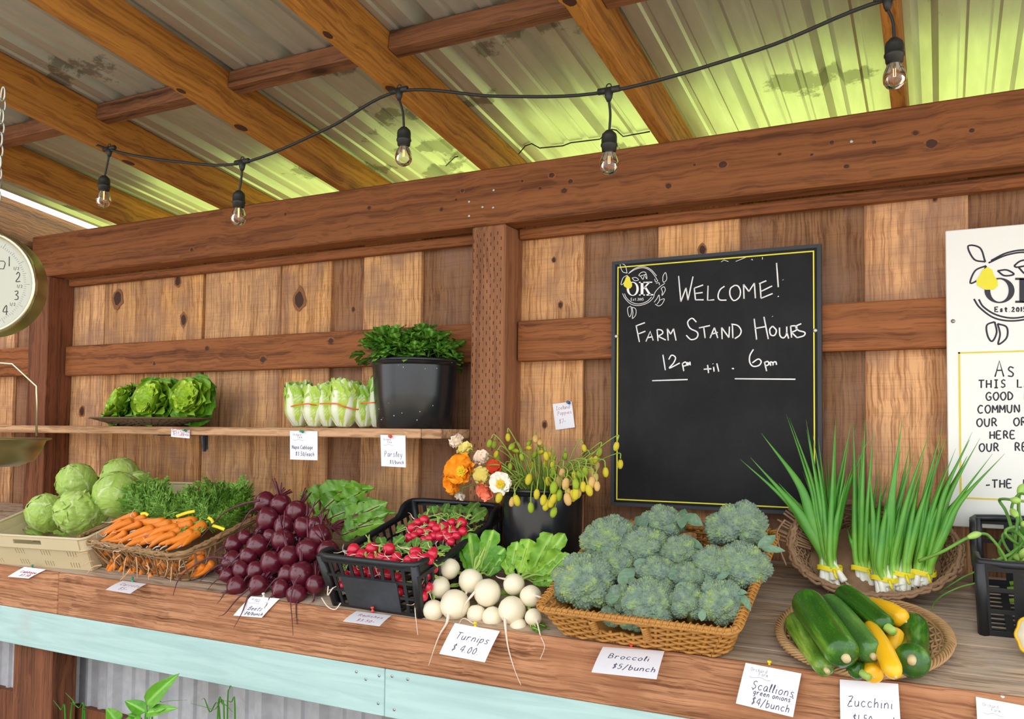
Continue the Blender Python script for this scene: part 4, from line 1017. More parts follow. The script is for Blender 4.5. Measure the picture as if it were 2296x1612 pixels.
# --- beige cabbage crate
bc = front_at('produce_crate', 'beige slotted plastic crate holding green cabbages', 'crate', (-14, 1257), (203, 1286), .255, 4, 2.5)
def beige(o):
    W_, D_, H_, tp = .56, .55, .125, .022; wt, dt, wb, db = W_ / 2, D_ / 2, W_ / 2 - tp, D_ / 2 - tp; z1 = .085
    def wall(name, A, B_, Ct, Dt, n, handle):
        b = MB(); A, B_, Ct, Dt = map(V, (A, B_, Ct, Dt)); nz = (B_ - A).cross(Dt - A).normalized()
        L = (B_ - A).length; cols = [0.0]; holes = []
        groups = [L * f for f in ((.12, .38, .62, .86) if n > 3 else (.14, .5, .84))]
        for g in groups:
            for k in range(4): cols += [(g - .022 + k * .0125) / L, (g - .022 + k * .0125 + .0035) / L]; holes.append(len(cols) - 2)
        cols.append(1.0); vv = [0, .10, .34, .62, .86, 1.0]
        pt = lambda u, w, k: A.lerp(B_, u).lerp(Dt.lerp(Ct, u), w) + nz * .003 * k
        sol = lambda i, j: 0 <= i < len(cols) - 1 and 0 <= j < 5 and not (i in holes and j in (1, 3))
        for i in range(len(cols) - 1):
            for j in range(5):
                if not sol(i, j): continue
                u0, u1, v0, v1 = cols[i], cols[i + 1], vv[j], vv[j + 1]
                vs = [pt(*q) for q in ((u0, v0, 0), (u1, v0, 0), (u1, v1, 0), (u0, v1, 0), (u0, v0, 1), (u1, v0, 1), (u1, v1, 1), (u0, v1, 1))]
                fs = [(3, 2, 1, 0), (4, 5, 6, 7)]
                if not sol(i - 1, j): fs.append((0, 4, 7, 3))
                if not sol(i + 1, j): fs.append((1, 2, 6, 5))
                if not sol(i, j - 1): fs.append((0, 1, 5, 4))
                if not sol(i, j + 1): fs.append((3, 7, 6, 2))
                b.add(vs, fs)
        b.build(name, M_bei, o, smooth=False, local=True)
    f = z1 / H_; wm, dm = wb + (wt - wb) * f, db + (dt - db) * f
    wall('front_wall', (-wb, -db, 0), (wb, -db, 0), (wm, -dm, z1), (-wm, -dm, z1), 4, 0)
    wall('back_wall', (wb, db, 0), (-wb, db, 0), (-wm, dm, z1), (wm, dm, z1), 4, 0)
    wall('side_wall', (wb, -db, 0), (wb, db, 0), (wm, dm, z1), (wm, -dm, z1), 6, 0)
    wall('side_wall', (-wb, db, 0), (-wb, -db, 0), (-wm, -dm, z1), (-wm, dm, z1), 6, 0)
    # collar with hand holes, standing proud of the walls, and its rolled top edge
    b = MB()
    def band(A, B_, hole):
        A, B_ = V(A), V(B_); nz = (B_ - A).normalized().cross(V((0, 0, 1))); L = (B_ - A).length; H2 = H_ - z1 + .004
        hc = [0, .36, .64, 1] if hole else [0, 1]
        b.panel(A, (B_ - A).normalized(), V((0, 0, 1)), nz, [x * L for x in hc], [0, H2 * .34, H2 * .72, H2], (lambda i, j: i == 1 and j == 1) if hole else (lambda i, j: False), .004)
    r = .03
    band((-wt + r, -dt, z1 - .004), (wt - r, -dt, z1 - .004), True); band((wt, -dt + r, z1 - .004), (wt, dt - r, z1 - .004), False); band((wt - r, dt, z1 - .004), (-wt + r, dt, z1 - .004), True); band((-wt, dt - r, z1 - .004), (-wt, -dt + r, z1 - .004), False)
    q = rrect(W_, D_, r, 8); vs = []
    for i, p in enumerate(q):
        vs += [V((p[0], p[1], z1 - .004)), V((p[0], p[1], H_)), V((p[0] - .004 * p[2], p[1] - .004 * p[3], z1 - .004)), V((p[0] - .004 * p[2], p[1] - .004 * p[3], H_))]
    fs = []
    for c in range(4):
        for k in range(8):
            i = c * 9 + k; fs += [(4 * i, 4 * i + 4, 4 * i + 5, 4 * i + 1), (4 * i + 2, 4 * i + 3, 4 * i + 7, 4 * i + 6)]
    b.add(vs, fs); b.build('collar', M_bei, o, smooth=False, local=True)
    b = MB(); b.tube([(p[0] + .001 * p[2], p[1] + .001 * p[3], H_) for p in q], .0048, 6, closed=True, up=(0, 0, 1)); b.build('top_edge', M_bei, o, local=True)
    b = MB(); b.tube([(p[0] + .001 * p[2], p[1] + .001 * p[3], z1 - .003) for p in q], .003, 6, closed=True, up=(0, 0, 1)); b.build('ledge', M_bei, o, local=True)
    b = MB(); b.box(-wb, wb, -db, db, .0, .004); b.build('base', M_bei, o, smooth=False, local=True)
beige(bc)
# --- willow carrot basket
cbk = front_at('willow_basket', 'rough brown willow basket filled with orange carrots', 'basket', (212, 1268), (424, 1311), .175, -4.5, 3)
st_ = 46; basket(cbk, resample(rrect(.51, .34, .05), st_ * 4), resample(rrect(.565, .41, .05), st_ * 4), .11, st_, 2, .0030, .0022, .004, M_wil, rimr=.0055, jit=.10)
b = MB(); tq = resample(rrect(.57, .415, .05), 140)
for k in range(6):                                                   # loose twigs twisted along the rim
    ph = rnd(0, 6); pts = [V((p[0] + p[2] * (.004 * math.sin(i * .37 + ph) + rnd(-.002, .002)), p[1] + p[3] * (.004 * math.sin(i * .37 + ph)), .109 + .006 * math.cos(i * .31 + ph) - .0022 * k + rnd(-.001, .001))) for i, p in enumerate(tq)]
    b.tube(pts, rnd(.002, .0034), 5, closed=True)
b.build('twisted_twigs', M_wil, cbk, local=True)
b = MB(); bq = resample(rrect(.515, .345, .05), 90); tq2 = resample(rrect(.565, .405, .05), 90)
for i in range(0, 90, 2):
    j = (i + random.choice((3, 4, -3, 2))) % 90; a, c = bq[i], tq2[j]
    b.tube(spline([(a[0], a[1], .008), ((a[0] + c[0]) / 2 + rnd(-.006, .006) + a[2] * .006, (a[1] + c[1]) / 2 + rnd(-.006, .006), .05), (c[0], c[1], .10)], 4), rnd(.0016, .0026), 5)
b.build('diagonal_twigs', M_wil, cbk, local=True)
# --- rattan broccoli tray
BT = dict(H=.09)
btr = front_at('rattan_tray', 'golden rattan tray with a hand hole, heaped with broccoli', 'basket', (1262, 1425), (1625, 1481), .215, -1, 5)
class Hole:
    t0, t1 = .42, .84
    def __call__(s, p): return abs(p.x - s.x) < .062 and abs(p.y) > .15
hl = Hole(); hl.x = -.035
st_ = 62; basket(btr, resample(rrect(.40, .43, .03), st_ * 4), resample(rrect(.475, .50, .025), st_ * 4), BT['H'], st_, 10, .0042, .0046, .0052, M_rat, hole=hl, rimr=.0062, flatw=.8)
for sy in (-1, 1):
    b = MB()
    for sx in (-1, 1):
        for k in range(6):
            zz = BT['H'] * (.44 + k * .075); yy = -sy * (.215 + .04 * zz / BT['H'])
            b.tube([(hl.x + sx * .064, yy - .009, zz), (hl.x + sx * .057, yy - .0, zz), (hl.x + sx * .064, yy + .009, zz), (hl.x + sx * .073, yy, zz)], .0036, 6, closed=True)
    b.build('handle_wrap', M_rat, btr, local=True)
# --- round scallion basket, tipped up at the back
def oval(rx, ry, n): return [(rx * math.cos(2 * PI * k / n), ry * math.sin(2 * PI * k / n), math.cos(2 * PI * k / n), math.sin(2 * PI * k / n)) for k in range(n)]
SBx = Ks(1962, 1300)[0]
SQ = CQ @ Quaternion((1, 0, 0), math.radians(27))
sbk = thing('wicker_basket', 'round brown wicker basket of scallions tipped up against the wall', 'basket', ct(SBx, .222, .004) + SQ @ V((0, .118, 0)), SQ)
st_ = 40; basket(sbk, oval(.155, .118, st_ * 4), oval(.198, .150, st_ * 4), .055, st_, 10, .0026, .0026, .0034, M_wic, rimr=.0058, jit=.05, rimdip=lambda p:  .035 * max(0, -p[0] / .2) * max(0, .4 + p[1] / .17))
b = MB()
for k in range(14):
    a = 2.45 + k * .055; b.tube([(.15 * math.cos(a), .12 * math.sin(a), .04), (.24 * math.cos(a) + rnd(-.01, .01), .19 * math.sin(a), .085 + rnd(-.008, .012))], .0032, 5)
b.build('frayed_stakes', M_wic, sbk, local=True)
b = MB(); b.tube(spline([sbk.matrix_basis.inverted() @ aty(*p, -.22) for p in ((1760, 1165), (1742, 1195), (1750, 1235), (1763, 1268))], 6), .0026, 6); b.build('loose_cane', M_wic, sbk, local=True)
# --- oval zucchini plate
ZPx, ZPs = Ks(1932, 1440, .01)[0], .447
zpl = on_counter('wicker_plate', 'oval braided cane plate carrying green and yellow squash', 'basket', ZPx, ZPs, math.radians(-4))
ZRX, ZRY = .180, .186
st_ = 36; basket(zpl, oval(.10, .095, st_ * 4), oval(ZRX - .012, ZRY - .012, st_ * 4), .020, st_, 9, .0028, .0026, .0026, M_pla, rimr=.0038, z0=.003)
b = MB()
for k in range(6):
    n = 200; ph = k * PI / 3
    b.tube([V(((ZRX + .004 - .017 * (.5 + .5 * math.sin(16 * 2 * PI * i / n + ph))) * math.cos(2 * PI * i / n), (ZRY + .004 - .017 * (.5 + .5 * math.sin(16 * 2 * PI * i / n + ph))) * math.sin(2 * PI * i / n), .026 + .006 * math.cos(16 * 2 * PI * i / n + ph))) for i in range(n)], .0042, 6, closed=True, flat=.6)
b.build('braided_rim', M_pla, zpl, local=True)
# --- oval lettuce tray on the shelf
YT = -.16
ta, tb = aty(216, 945, YT), aty(463, 940, YT)
LT = V(((ta.x + tb.x) / 2, YT, Z_S)); LRX = (tb.x - ta.x) / 2
ltr = thing('wicker_tray', 'shallow oval wicker tray of butterhead lettuce on the shelf', 'basket', LT)
st_ = 40; basket(ltr, oval(LRX * .52, .055, st_ * 4), oval(LRX, .125, st_ * 4), .030, st_, 9, .0022, .0026, .003, M_tray, rimr=.003, z0=.003)
# --- buckets
def bucket(name, label, c, rb, rt, h, rot=None):
    o = thing(name, label, 'bucket', c, rot)
    b = MB(); b.lathe([(0, 0), (rb - .004, 0), (rb, .004), (rb + (rt - rb) * .5, h * .5), (rt - .006, h - .022), (rt - .001, h - .019), (rt + .004, h - .008), (rt + .004, h - .001), (rt - .002, h), (rt - .008, h - .006), (rb - .004, .006), (0, .005)], 72)
    b.build('body', M_buck, o, local=True, sharp=40)
    b = MB(); b.tube([((rt + .005) * math.cos(a), (rt + .005) * math.sin(a), h - .006) for a in [2 * PI * k / 72 for k in range(72)]], .0055, 8, closed=True); b.build('rim', M_buck, o, local=True)
    return o
YBK = -.165
pl, pr_ = aty(848, 808, YBK), aty(1018, 808, YBK); ql, qr = aty(866, 958, YBK), aty(1008, 958, YBK)
BK = V(((pl.x + pr_.x) / 2, YBK, Z_S)); BKh = (pl.z + pr_.z) / 2 - Z_S; BKr = (pr_.x - pl.x) / 2
bk = bucket('bucket', 'wet black plastic bucket of parsley standing on the shelf', BK, (qr.x - ql.x) / 2 - .002, BKr - .004, BKh)
for i in range(46):                                    # beads of water
    a = rnd(-2.6, -.4); t = rnd(.08, .9); r_ = ((qr.x - ql.x) / 2 - .002) * (1 - t) + (BKr - .01) * t
    b = MB() if i == 0 else b
    b.ico((BK.x + r_ * math.cos(a), BK.y + r_ * math.sin(a), BK.z + BKh * t), rnd(.0012, .0028), 1)
o = b.build('water_drops', M_drop, bk); o['kind'] = 'stuff'
fb_s = .20; fb_c = ct(aty(1222, 1180, -.17).x, fb_s)
fa, fc_ = aty(1131, 1108, fb_c.y), aty(1307, 1090, fb_c.y)
FBr = (fc_.x - fa.x) / 2; FBh = aty(1222, 1092, fb_c.y).z - fb_c.z
FB = V(((fa.x + fc_.x) / 2, fb_c.y, fb_c.z))
fbk = bucket('bucket', 'black plastic bucket of Iceland poppies standing on the counter', FB, FBr - .018, FBr - .004, FBh)
print('bucket', BK, BKr, BKh, 'flowers', FB, FBr, FBh, 'tray', LT, LRX)
# ------------------------------------------------------------------ leaves and vegetables
random.seed(33)
def leafmat(name, dark, light, rough=.45, vs=30, spec=.4, bump=.3, trans=.12):
    """leaf colour from two greens; the 'tint' attribute marks pale ribs (red channel) and depth of colour (green channel)"""
    t = NT(name); v = t.coord(); a = t.noise(v, vs, 4, .6)
    at = t.n('ShaderNodeAttribute', attribute_name='tint'); sp = t.n('ShaderNodeSeparateColor'); t.l(at.outputs['Color'], sp.inputs[0])
    c = t.mix(t.math('ADD', t.math('MULTIPLY', a, .6), t.math('SUBTRACT', sp.outputs[1], .55), True), dark, light)
    pale = tuple(min(1, x * 1.15 + .10) for x in lin(light)[:3]) + (1,)
    c = t.mix(sp.outputs[0], c, pale)
    if bump: t.bump(t.noise(v, vs * 4, 3), bump, .002)
    m = t.fin(c, rough, 0, spec)
    if trans: t.b.inputs['Transmission Weight'].default_value = 0; t.b.inputs['Subsurface Weight'].default_value = trans; t.b.inputs['Subsurface Radius'].default_value = (.006, .01, .002)
    return m
L_beet = leafmat('beet_leaf', '3a6e18', '86b83c', .3)
L_rad = leafmat('radish_leaf', '4c7a2c', '86b04c', .55)
L_turn = leafmat('turnip_leaf', '4f8f1a', '9cc63c', .45)
L_carrot = leafmat('carrot_frond', '55852a', '9cc850', .5, trans=0)
L_let = leafmat('butterhead_leaf', '4a8a14', 'b8d83a', .35)
L_cab = leafmat('cabbage_leaf', '94b84a', 'bcd66c', .42, vs=10)
L_napa = leafmat('napa_leaf', '88b82c', 'cce058', .4, vs=25)
L_pars = leafmat('parsley_leaf', '3f7c1a', '86bc40', .35)
L_broc = leafmat('broccoli_leaf', '5f7f66', '8fae8c', .5)
L_scal = leafmat('scallion_leaf', '3f8a34', '94c83c', .35, vs=14)
L_scape = leafmat('scape_stem', '4f8636', '9cc04a', .4, vs=14)
L_weed = leafmat('weed_leaf', '347a14', '74b428', .4)
M_bulb = plain('white_scallion', 'eeeede', .35, var=.04, sss=.1, sub=(.01, .01, .008))
M_beet = plain('beet_skin', (.105, .007, .020, 1), .22, var=.5, vs=22, spec=.7)
M_bstem = plain('beet_stalk', (.12, .012, .03, 1), .4, var=.3)
M_btail = plain('beet_tail', '5a2a34', .6, var=.35, vs=60)
M_rad = plain('radish_skin', (.62, .012, .045, 1), .25, var=.18, vs=30, spec=.6)
M_rtail = plain('pale_root', 'e2d2c0', .55, var=.15, vs=50)
M_turn = plain('turnip_skin', 'ece2c6', .38, var=.07, vs=18, sss=.08, sub=(.02, .015, .008))
M_carr = plain('carrot_skin', (.83, .235, .018, 1), .42, var=.16, vs=35, spec=.4)
M_cst = plain('green_stalk', '9cbc58', .5, var=.2)
def mk_broc():
    t = NT('broccoli_beads'); v = t.coord(); a = t.noise(t.coord((1, 1, 1), 'Object'), 2.6, 5, .62); f = t.noise(v, 30, 2)
    c = t.ramp(a, [(.36, '6e8076'), (.48, '7c907a'), (.58, '869c74'), (.72, 'a0b262')])
    c = t.mix(t.ramp(f, [(.35, (0, 0, 0, 1)), (.65, (1, 1, 1, 1))]), c, '93a898', 'MIX') if False else c
    t.bump(f, .5, .002); return t.fin(c, .75, 0, .2)
M_broc = mk_broc()
M_bstk = plain('broccoli_stalk', '9fb777', .5, var=.1)
M_band = plain('orange_rubber_band', 'ee7a3a', .5, var=.04); M_tie = plain('yellow_tie', 'ecd820', .45, var=.05)
M_zuc = None
def mk_zuc(name, a_, b_, c_, sc):
    t = NT(name); v = t.coord((sc, sc, sc * .18)); n = t.noise(v, 1, 4, .6); f = t.noise(t.coord((260, 260, 260)), 1, 2)
    c = t.ramp(n, [(.3, a_), (.55, b_), (.75, c_)]); c = t.mix(t.ramp(f, [(.62, (0, 0, 0, 1)), (.74, (.5, .5, .5, 1))]), c, c_)
    return t.fin(c, .22, 0, .5)
M_zdk = mk_zuc('dark_zucchini', '1e4412', '2f6216', '6a9a2c', 26); M_zlt = mk_zuc('striped_zucchini', '3f6a1c', '6f9432', 'a5bd5a', 60); M_zmd = mk_zuc('dull_green_zucchini', '345c28', '4c7c34', '7aa648', 24)
M_yel_s = plain('yellow_squash', (.86, .47, .012, 1), .25, var=.08, vs=12, spec=.5); M_cut = plain('cut_stem', 'cbb98a', .7, var=.15)

PROF = {'oval': lambda t: math.sin(PI * min(1, t) ** .85) ** .8, 'beet': lambda t: (math.sin(PI * t ** .62) ** .75) * (1 - .15 * t), 'spoon': lambda t: .16 + .84 * max(0, math.sin(PI * max(0, (t - .18) / .82) ** .9)) ** .7 if t > .18 else .16,
        'round': lambda t: math.sin(PI * (.06 + .90 * t)) ** .55, 'wide': lambda t: (.35 + .65 * math.sin(PI * (.5 * min(1, t * 1.25)))) * (1 if t < .8 else math.sqrt(max(0, 1 - ((t - .8) / .2) ** 2)))}
def leaf(b, base, d, nrm, L, Wd, droop=.25, fold=.2, ruf=.0, prof='oval', nu=6, nv=10, ribs=5, depth=.5, curl=0.0, notch=0.0, mi=0, twist=0.0):
    """one leaf blade with a raised pale midrib, side ribs and a wavy margin"""
    base = V(base); d = V(d).normalized(); nrm = (V(nrm) - d * V(nrm).dot(d)); nrm = nrm.normalized() if nrm.length > 1e-6 else d.orthogonal().normalized()
    side = d.cross(nrm); sd = rnd(0, 50); pf = PROF[prof]
    def P(u, t):
        u = u * 2 - 1; w = Wd * .5 * max(.02, pf(min(1, t)))
        if notch: w *= 1 - notch * (.5 + .5 * math.sin(t * 23 + sd) * math.sin(t * 57 + sd * 3)) * abs(u)
        tw = twist * t; s_ = side * math.cos(tw) + nrm * math.sin(tw); n_ = nrm * math.cos(tw) - side * math.sin(tw)
        p = base + d * (L * (t - .12 * abs(droop) * t * t)) - nrm * (droop * L * t * t) + s_ * (u * w)
        rr = ruf * Wd * abs(u) ** 1.5 * (math.sin(t * 17 + sd + u * 2) + .6 * math.sin(t * 31 + sd * 2 - u * 3)) * .5
        q = fold * w * abs(u) - curl * w * u * u + rr
        q += .012 * L * noise.noise(V((u * 3 + sd, t * 5, sd)))
        return p + n_ * q
    def Cc(u, t):
        u = abs(u * 2 - 1); rib = 1.0 if u < .07 else 0.0
        ph = (t - .35 * u) * ribs
        if u > .05 and abs(ph - round(ph)) < .09: rib = .30 * (1 - u)
        return (rib * .8, depth + rnd(-.12, .12), 0)
    b.grid(P, nu, nv, Cc, mi=mi); return b
def lumpy(b, c, r, sq=(1, 1, 1), amp=.05, sc=2.0, sub=3, seed=0.0, M=None, **kw):
    vs, fs = ICO[sub]
    out = []
    for p in vs:
        p = V(p); k = 1 + amp * noise.noise(p * sc + V((seed, seed * 2, 0)))
        q = V((p.x * sq[0], p.y * sq[1], p.z * sq[2])) * (k * r)
        out.append(V(c) + (M @ q if M is not None else q))
    b.add(out, fs, **kw); return b
def pile(h0, s0, k):
    """plane of a heap: height h0 over the counter at s0, rising k per metre towards the wall"""
    n = (CN + CE * k).normalized(); p0 = ct(0, s0, h0)
    return lambda px, py: atplane(px, py, p0, n)
VIEW = lambda p: (CAM - V(p)).normalized()
def px_dir(p, ang, away=0.0):
    """unit direction that points at image angle ANG (degrees, 0 right, 90 up) at point p, leaning AWAY from the viewer"""
    a = math.radians(ang); v = -VIEW(p); r_ = _r - v * _r.dot(v); u_ = _u - v * _u.dot(v)
    return (r_.normalized() * math.cos(a) + u_.normalized() * math.sin(a) + v * away).normalized()

# ---- beets ---------------------------------------------------------------
BEETM = []
for k in range(5):
    random.seed(100 + k); b = MB(); pr = [(0, -1.12), (.05, -1.10), (.12, -1.02), (.30, -.92), (.62, -.72), (.88, -.38), (1.0, .02), (.93, .40), (.70, .70), (.40, .86), (.26, .92), (.20, 1.0), (0, 1.02)]
    b.lathe(pr, 28, mod=lambda p, a, t: p * (1 + .05 * noise.noise(p * 1.6 + V((k * 7, 0, 0)))) + V((.04 * math.sin(p.z * 2 + k), 0, 0))); BEETM.append(b.mesh('beet_root', M_beet))
BST = []
for k in range(4):
    random.seed(120 + k); b = MB()
    for q in range(5):
        a = rnd(0, 2 * PI); b.tube(spline([(.10 * math.cos(a), .10 * math.sin(a), .9), (.18 * math.cos(a), .18 * math.sin(a), 1.4), (.34 * math.cos(a) + rnd(-.1, .1), .34 * math.sin(a), rnd(1.8, 2.6))], 4), [.085, .08, .075, .07, .07, .065, .06, .055, .05], 7)
    BST.append(b.mesh('stalks', M_bstem))
BZ = [(745, 370, 92, 205), (890, 390, 88, 280), (765, 530, 100, 225), (1040, 460, 95, 240), (920, 590, 88, 215), (1110, 600, 88, 250), (1225, 580, 72, 0), (1265, 690, 98, 260), (910, 730, 95, 270), (1150, 820, 102, 265), (1345, 830, 92, 300), (670, 780, 95, 200), (580, 880, 78, 205), (440, 765, 76, 190), (430, 930, 92, 190), (970, 880, 92, 285), (800, 940, 98, 235), (510, 1010, 74, 260), (380, 1060, 64, 200), (650, 1010, 74, 215), (1090, 1050, 108, 275), (950, 1050, 76, 200), (470, 1165, 84, 200), (680, 1160, 84, 225), (890, 1190, 78, 215), (1040, 1245, 86, 280), (1220, 1150, 82, 262), (545, 700, 62, 195), (785, 690, 62, 215)]
HID = [(870, 690, 60, 220), (1000, 560, 60, 250), (1230, 800, 64, 250), (880, 830, 62, 240), (560, 960, 56, 200), (720, 860, 56, 210), (1010, 1130, 60, 240), (1290, 1010, 56, 260), (420, 850, 52, 190), (840, 1150, 56, 220), (590, 1190, 50, 210), (560, 1080, 62, 230), (800, 1080, 70, 220), (1180, 960, 70, 250), (760, 1240, 50, 240), (700, 650, 60, 200), (1040, 730, 60, 250), (330, 1000, 50, 190)]
bp = pile(.036, .535, .62); bp2 = pile(.010, .50, .60)
items = []
def beet(px, py, r, ang, pf, tail, push=0.0):
    p = pf(420 + px / 4.242, 1040 + py / 4.242); p = p - VIEW(p) * push
    R = r / 4.242 * pxsize(p) * 1.2
    d = px_dir(p, ang, rnd(-.75, -.15)); d = (d + V((0, 0, -.1))).normalized()
    o = thing('beet', 'beet', 'beet', p, frame(-d) @ Quaternion((0, 0, 1), rnd(0, 6)), 'beets in the pile', R)
    part('root', random.choice(BEETM), o); part('stalks', random.choice(BST), o)
    b = MB(); L = tail
    q = [p + d * R * 1.02, p + d * R * (1.02 + .25 * L), p + (d + V((0, 0, -.25))).normalized() * R * (1.0 + .6 * L) + px_dir(p, ang + rnd(-25, 25)) * R * .2 * L, p + (d + V((0, 0, -.5))).normalized() * R * (1.0 + L) + px_dir(p, ang + rnd(-20, 20)) * R * .4 * L]
    sp = spline(q, 6); m = len(sp)
    for w in sp:                                     # roots lie on what is under them
        h = (w - C0).dot(CN); s_ = (w - C0).dot(CE)
        if h < .004 and s_ < S_F: w += CN * (.004 - h)
        if s_ > S_F - .002 and w.y > Y_F - .006 and w.z > 0.6: w.y = min(w.y, Y_F - .006)
    b.tube(sp, [R * (.13 * (1 - i / m) ** 1.5 + .022) for i in range(m)], 7)
    for k in range(4):
        i = random.randrange(2, m - 3); w = sp[i]; e = px_dir(p, ang + rnd(-70, 70), rnd(-.6, .2)) * R * rnd(.3, .8)
        b.tube(spline([w, w + e * .5 + V((0, 0, .003)), w + e], 3), [R * .022 * (1 - .13 * z) for z in range(7)], 4)
    b.build('taproot', M_btail, o)
    return o, p
random.seed(5)
for (x, y, r, a) in BZ: items.append(beet(x, y, r, a, bp, rnd(1.0, 2.4)))
for (x, y, r, a) in HID: items.append(beet(x, y, r, a, bp2, .8, .03))
label_rows(items, 6, 'dark red beet, %s in the %s of the pile', ['topmost row', 'second row from top', 'third row from top', 'third row from bottom', 'second row from bottom', 'bottom row'])
def hang_root(o, pts, y, r0, mat, name='hanging_root'):
    b = MB(); sp = spline([aty(*p, y) if len(p) == 2 else aty(p[0], p[1], p[2]) for p in pts], 6); m = len(sp)
    b.tube(sp, [r0 * (1 - .8 * i / m) for i in range(m)], 6); b.build(name, mat, o)
hang_root(items[22][0], [(531, 1322), (490, 1331), (470, 1334, -.575)], -.57, .004, M_btail)
hang_root(items[20][0], [(672, 1290), (660, 1310), (652, 1345), (655, 1390), (657, 1425)], -.60, .003, M_btail)
hang_root(items[23][0], [(560, 1318), (530, 1345), (505, 1375), (490, 1382)], -.605, .003, M_btail)
hang_root(items[0][0], [(582, 1122, -.40), (545, 1130, -.42), (500, 1152, -.44), (450, 1205, -.50)], -.45, .005, M_btail)
hang_root(items[14][0], [(505, 1252, -.55), (470, 1250, -.57), (425, 1275, -.60), (400, 1300, -.61), (388, 1335, -.605)], -.6, .004, M_btail)
# beet greens: two tied bunches fanning back and to the right
def greens(name, label, cat, origin_px, tips, mat, stemmat, pf0, pf1, Lw, prof, group, ruf=.25, stem_r=.004, fold=.15, notch=0.0, droop=.2, ribs=6, dp=(.3, .7), nrmup=.8, wk=1.0):
    p0 = pf0(*origin_px); o = thing(name, label, cat, p0, group=group)
    for (bx, by, tx, ty, wpx) in tips:
        a = pf1(bx, by) if not isinstance(pf1, tuple) else pf1[0](bx, by); t_ = (pf1(tx, ty) if not isinstance(pf1, tuple) else pf1[1](tx, ty))
        d = t_ - a; L = d.length; w = wpx * pxsize(a)
        n = (VIEW(a) * (1 - nrmup) + V((0, 0, 1)) * nrmup + V((rnd(-.45, .45), rnd(-.4, .2), rnd(-.2, .2)))).normalized()
        dr = droop * rnd(.4, 1.3); b = MB(); leaf(b, a, d, n, L, w * wk, dr, fold * rnd(.6, 1.5), ruf, prof, 8, 14, ribs, rnd(*dp), notch=notch)
        lf = b.build('leaf', mat, o)
        b = MB(); q = spline([p0 + V((rnd(-.01, .01), rnd(-.01, .01), rnd(-.005, .01))), p0.lerp(a, .55) + V((0, 0, .012)), a, a + d * .4 - n * (dr * L * .16 - .0012), a + d * .7 - n * (dr * L * .49 - .0012)], 5)
        b.tube(q, [stem_r * (1 - .75 * i / len(q)) for i in range(len(q))], 6); b.build('stalk', stemmat, lf)
    return o
bg = pile(.085, .30, .75); bgf = pile(.06, .33, .45)
random.seed(9)
greens('beet_greens', 'dark green beet leaves with red stalks lying behind the beet pile', 'greens', (712, 1180),
       [(690, 1125, 745, 1082, 46), (720, 1120, 790, 1079, 60), (745, 1110, 832, 1080, 50), (700, 1140, 735, 1098, 44), (728, 1140, 772, 1100, 52), (765, 1130, 820, 1092, 54), (755, 1150, 838, 1110, 46), (700, 1165, 760, 1120, 44), (690, 1110, 665, 1112, 26), (735, 1165, 800, 1125, 50)], L_beet, M_bstem, bgf, bg, 1, 'beet', 'beet greens', wk=1.12, ruf=.16, nrmup=.4, dp=(.4, .85))
greens('beet_greens', 'beet leaves spreading towards the black radish crate', 'greens', (735, 1195),
       [(770, 1165, 850, 1130, 50), (790, 1160, 882, 1138, 46), (770, 1185, 835, 1150, 44), (780, 1190, 862, 1165, 46), (765, 1200, 820, 1180, 40), (800, 1180, 870, 1148, 40), (745, 1160, 790, 1140, 42), (815, 1150, 868, 1125, 40)], L_beet, M_bstem, bgf, bg, 1, 'beet', 'beet greens', wk=1.12, ruf=.16, nrmup=.4, dp=(.4, .85))

# ---- turnips -------------------------------------------------------------
TURM = []
for k in range(4):
    random.seed(150 + k); b = MB(); pr = [(0, -1.03), (.05, -1.02), (.14, -.97), (.38, -.88), (.66, -.70), (.88, -.42), (1, -.02), (.96, .36), (.78, .66), (.48, .85), (.22, .92), (.14, .93), (0, .93)]
    b.lathe(pr, 32, mod=lambda p, a, t: p * (1 + .035 * noise.noise(p * 1.3 + V((k * 9, 3, 0))))); TURM.append(b.mesh('turnip_root', M_turn))
TZ = [(457, 488, 100, 175), (360, 668, 108, 190), (658, 605, 118, 250), (815, 718, 133, 175), (508, 835, 145, 255), (305, 885, 103, 270), (715, 925, 95, 260), (870, 955, 105, 215), (1050, 885, 132, 245), (1068, 635, 104, 160), (1235, 750, 105, 335), (1258, 950, 82, 300), (1115, 1040, 85, 270)]
tp_ = pile(.034, .545, .72)
random.seed(17); tit = []
TAIL = {0: [(985, 1260), (962, 1285), (942, 1318), (930, 1350)], 1: [(960, 1319), (942, 1335), (931, 1360), (934, 1400), (937, 1424)], 4: [(1006, 1376), (1001, 1398), (985, 1425), (970, 1465), (961, 1492)], 3: [(1062, 1324), (1045, 1352), (1036, 1378)], 8: [(1132, 1386), (1134, 1412), (1140, 1455), (1155, 1505), (1168, 1536)], 11: [(1209, 1398), (1212, 1425), (1221, 1450), (1211, 1478)], 10: [(1209, 1334), (1218, 1342), (1224, 1352)], 7: [(1088, 1405), (1066, 1400), (1040, 1386), (1028, 1400)], 9: [(1128, 1294), (1118, 1295), (1112, 1291)]}
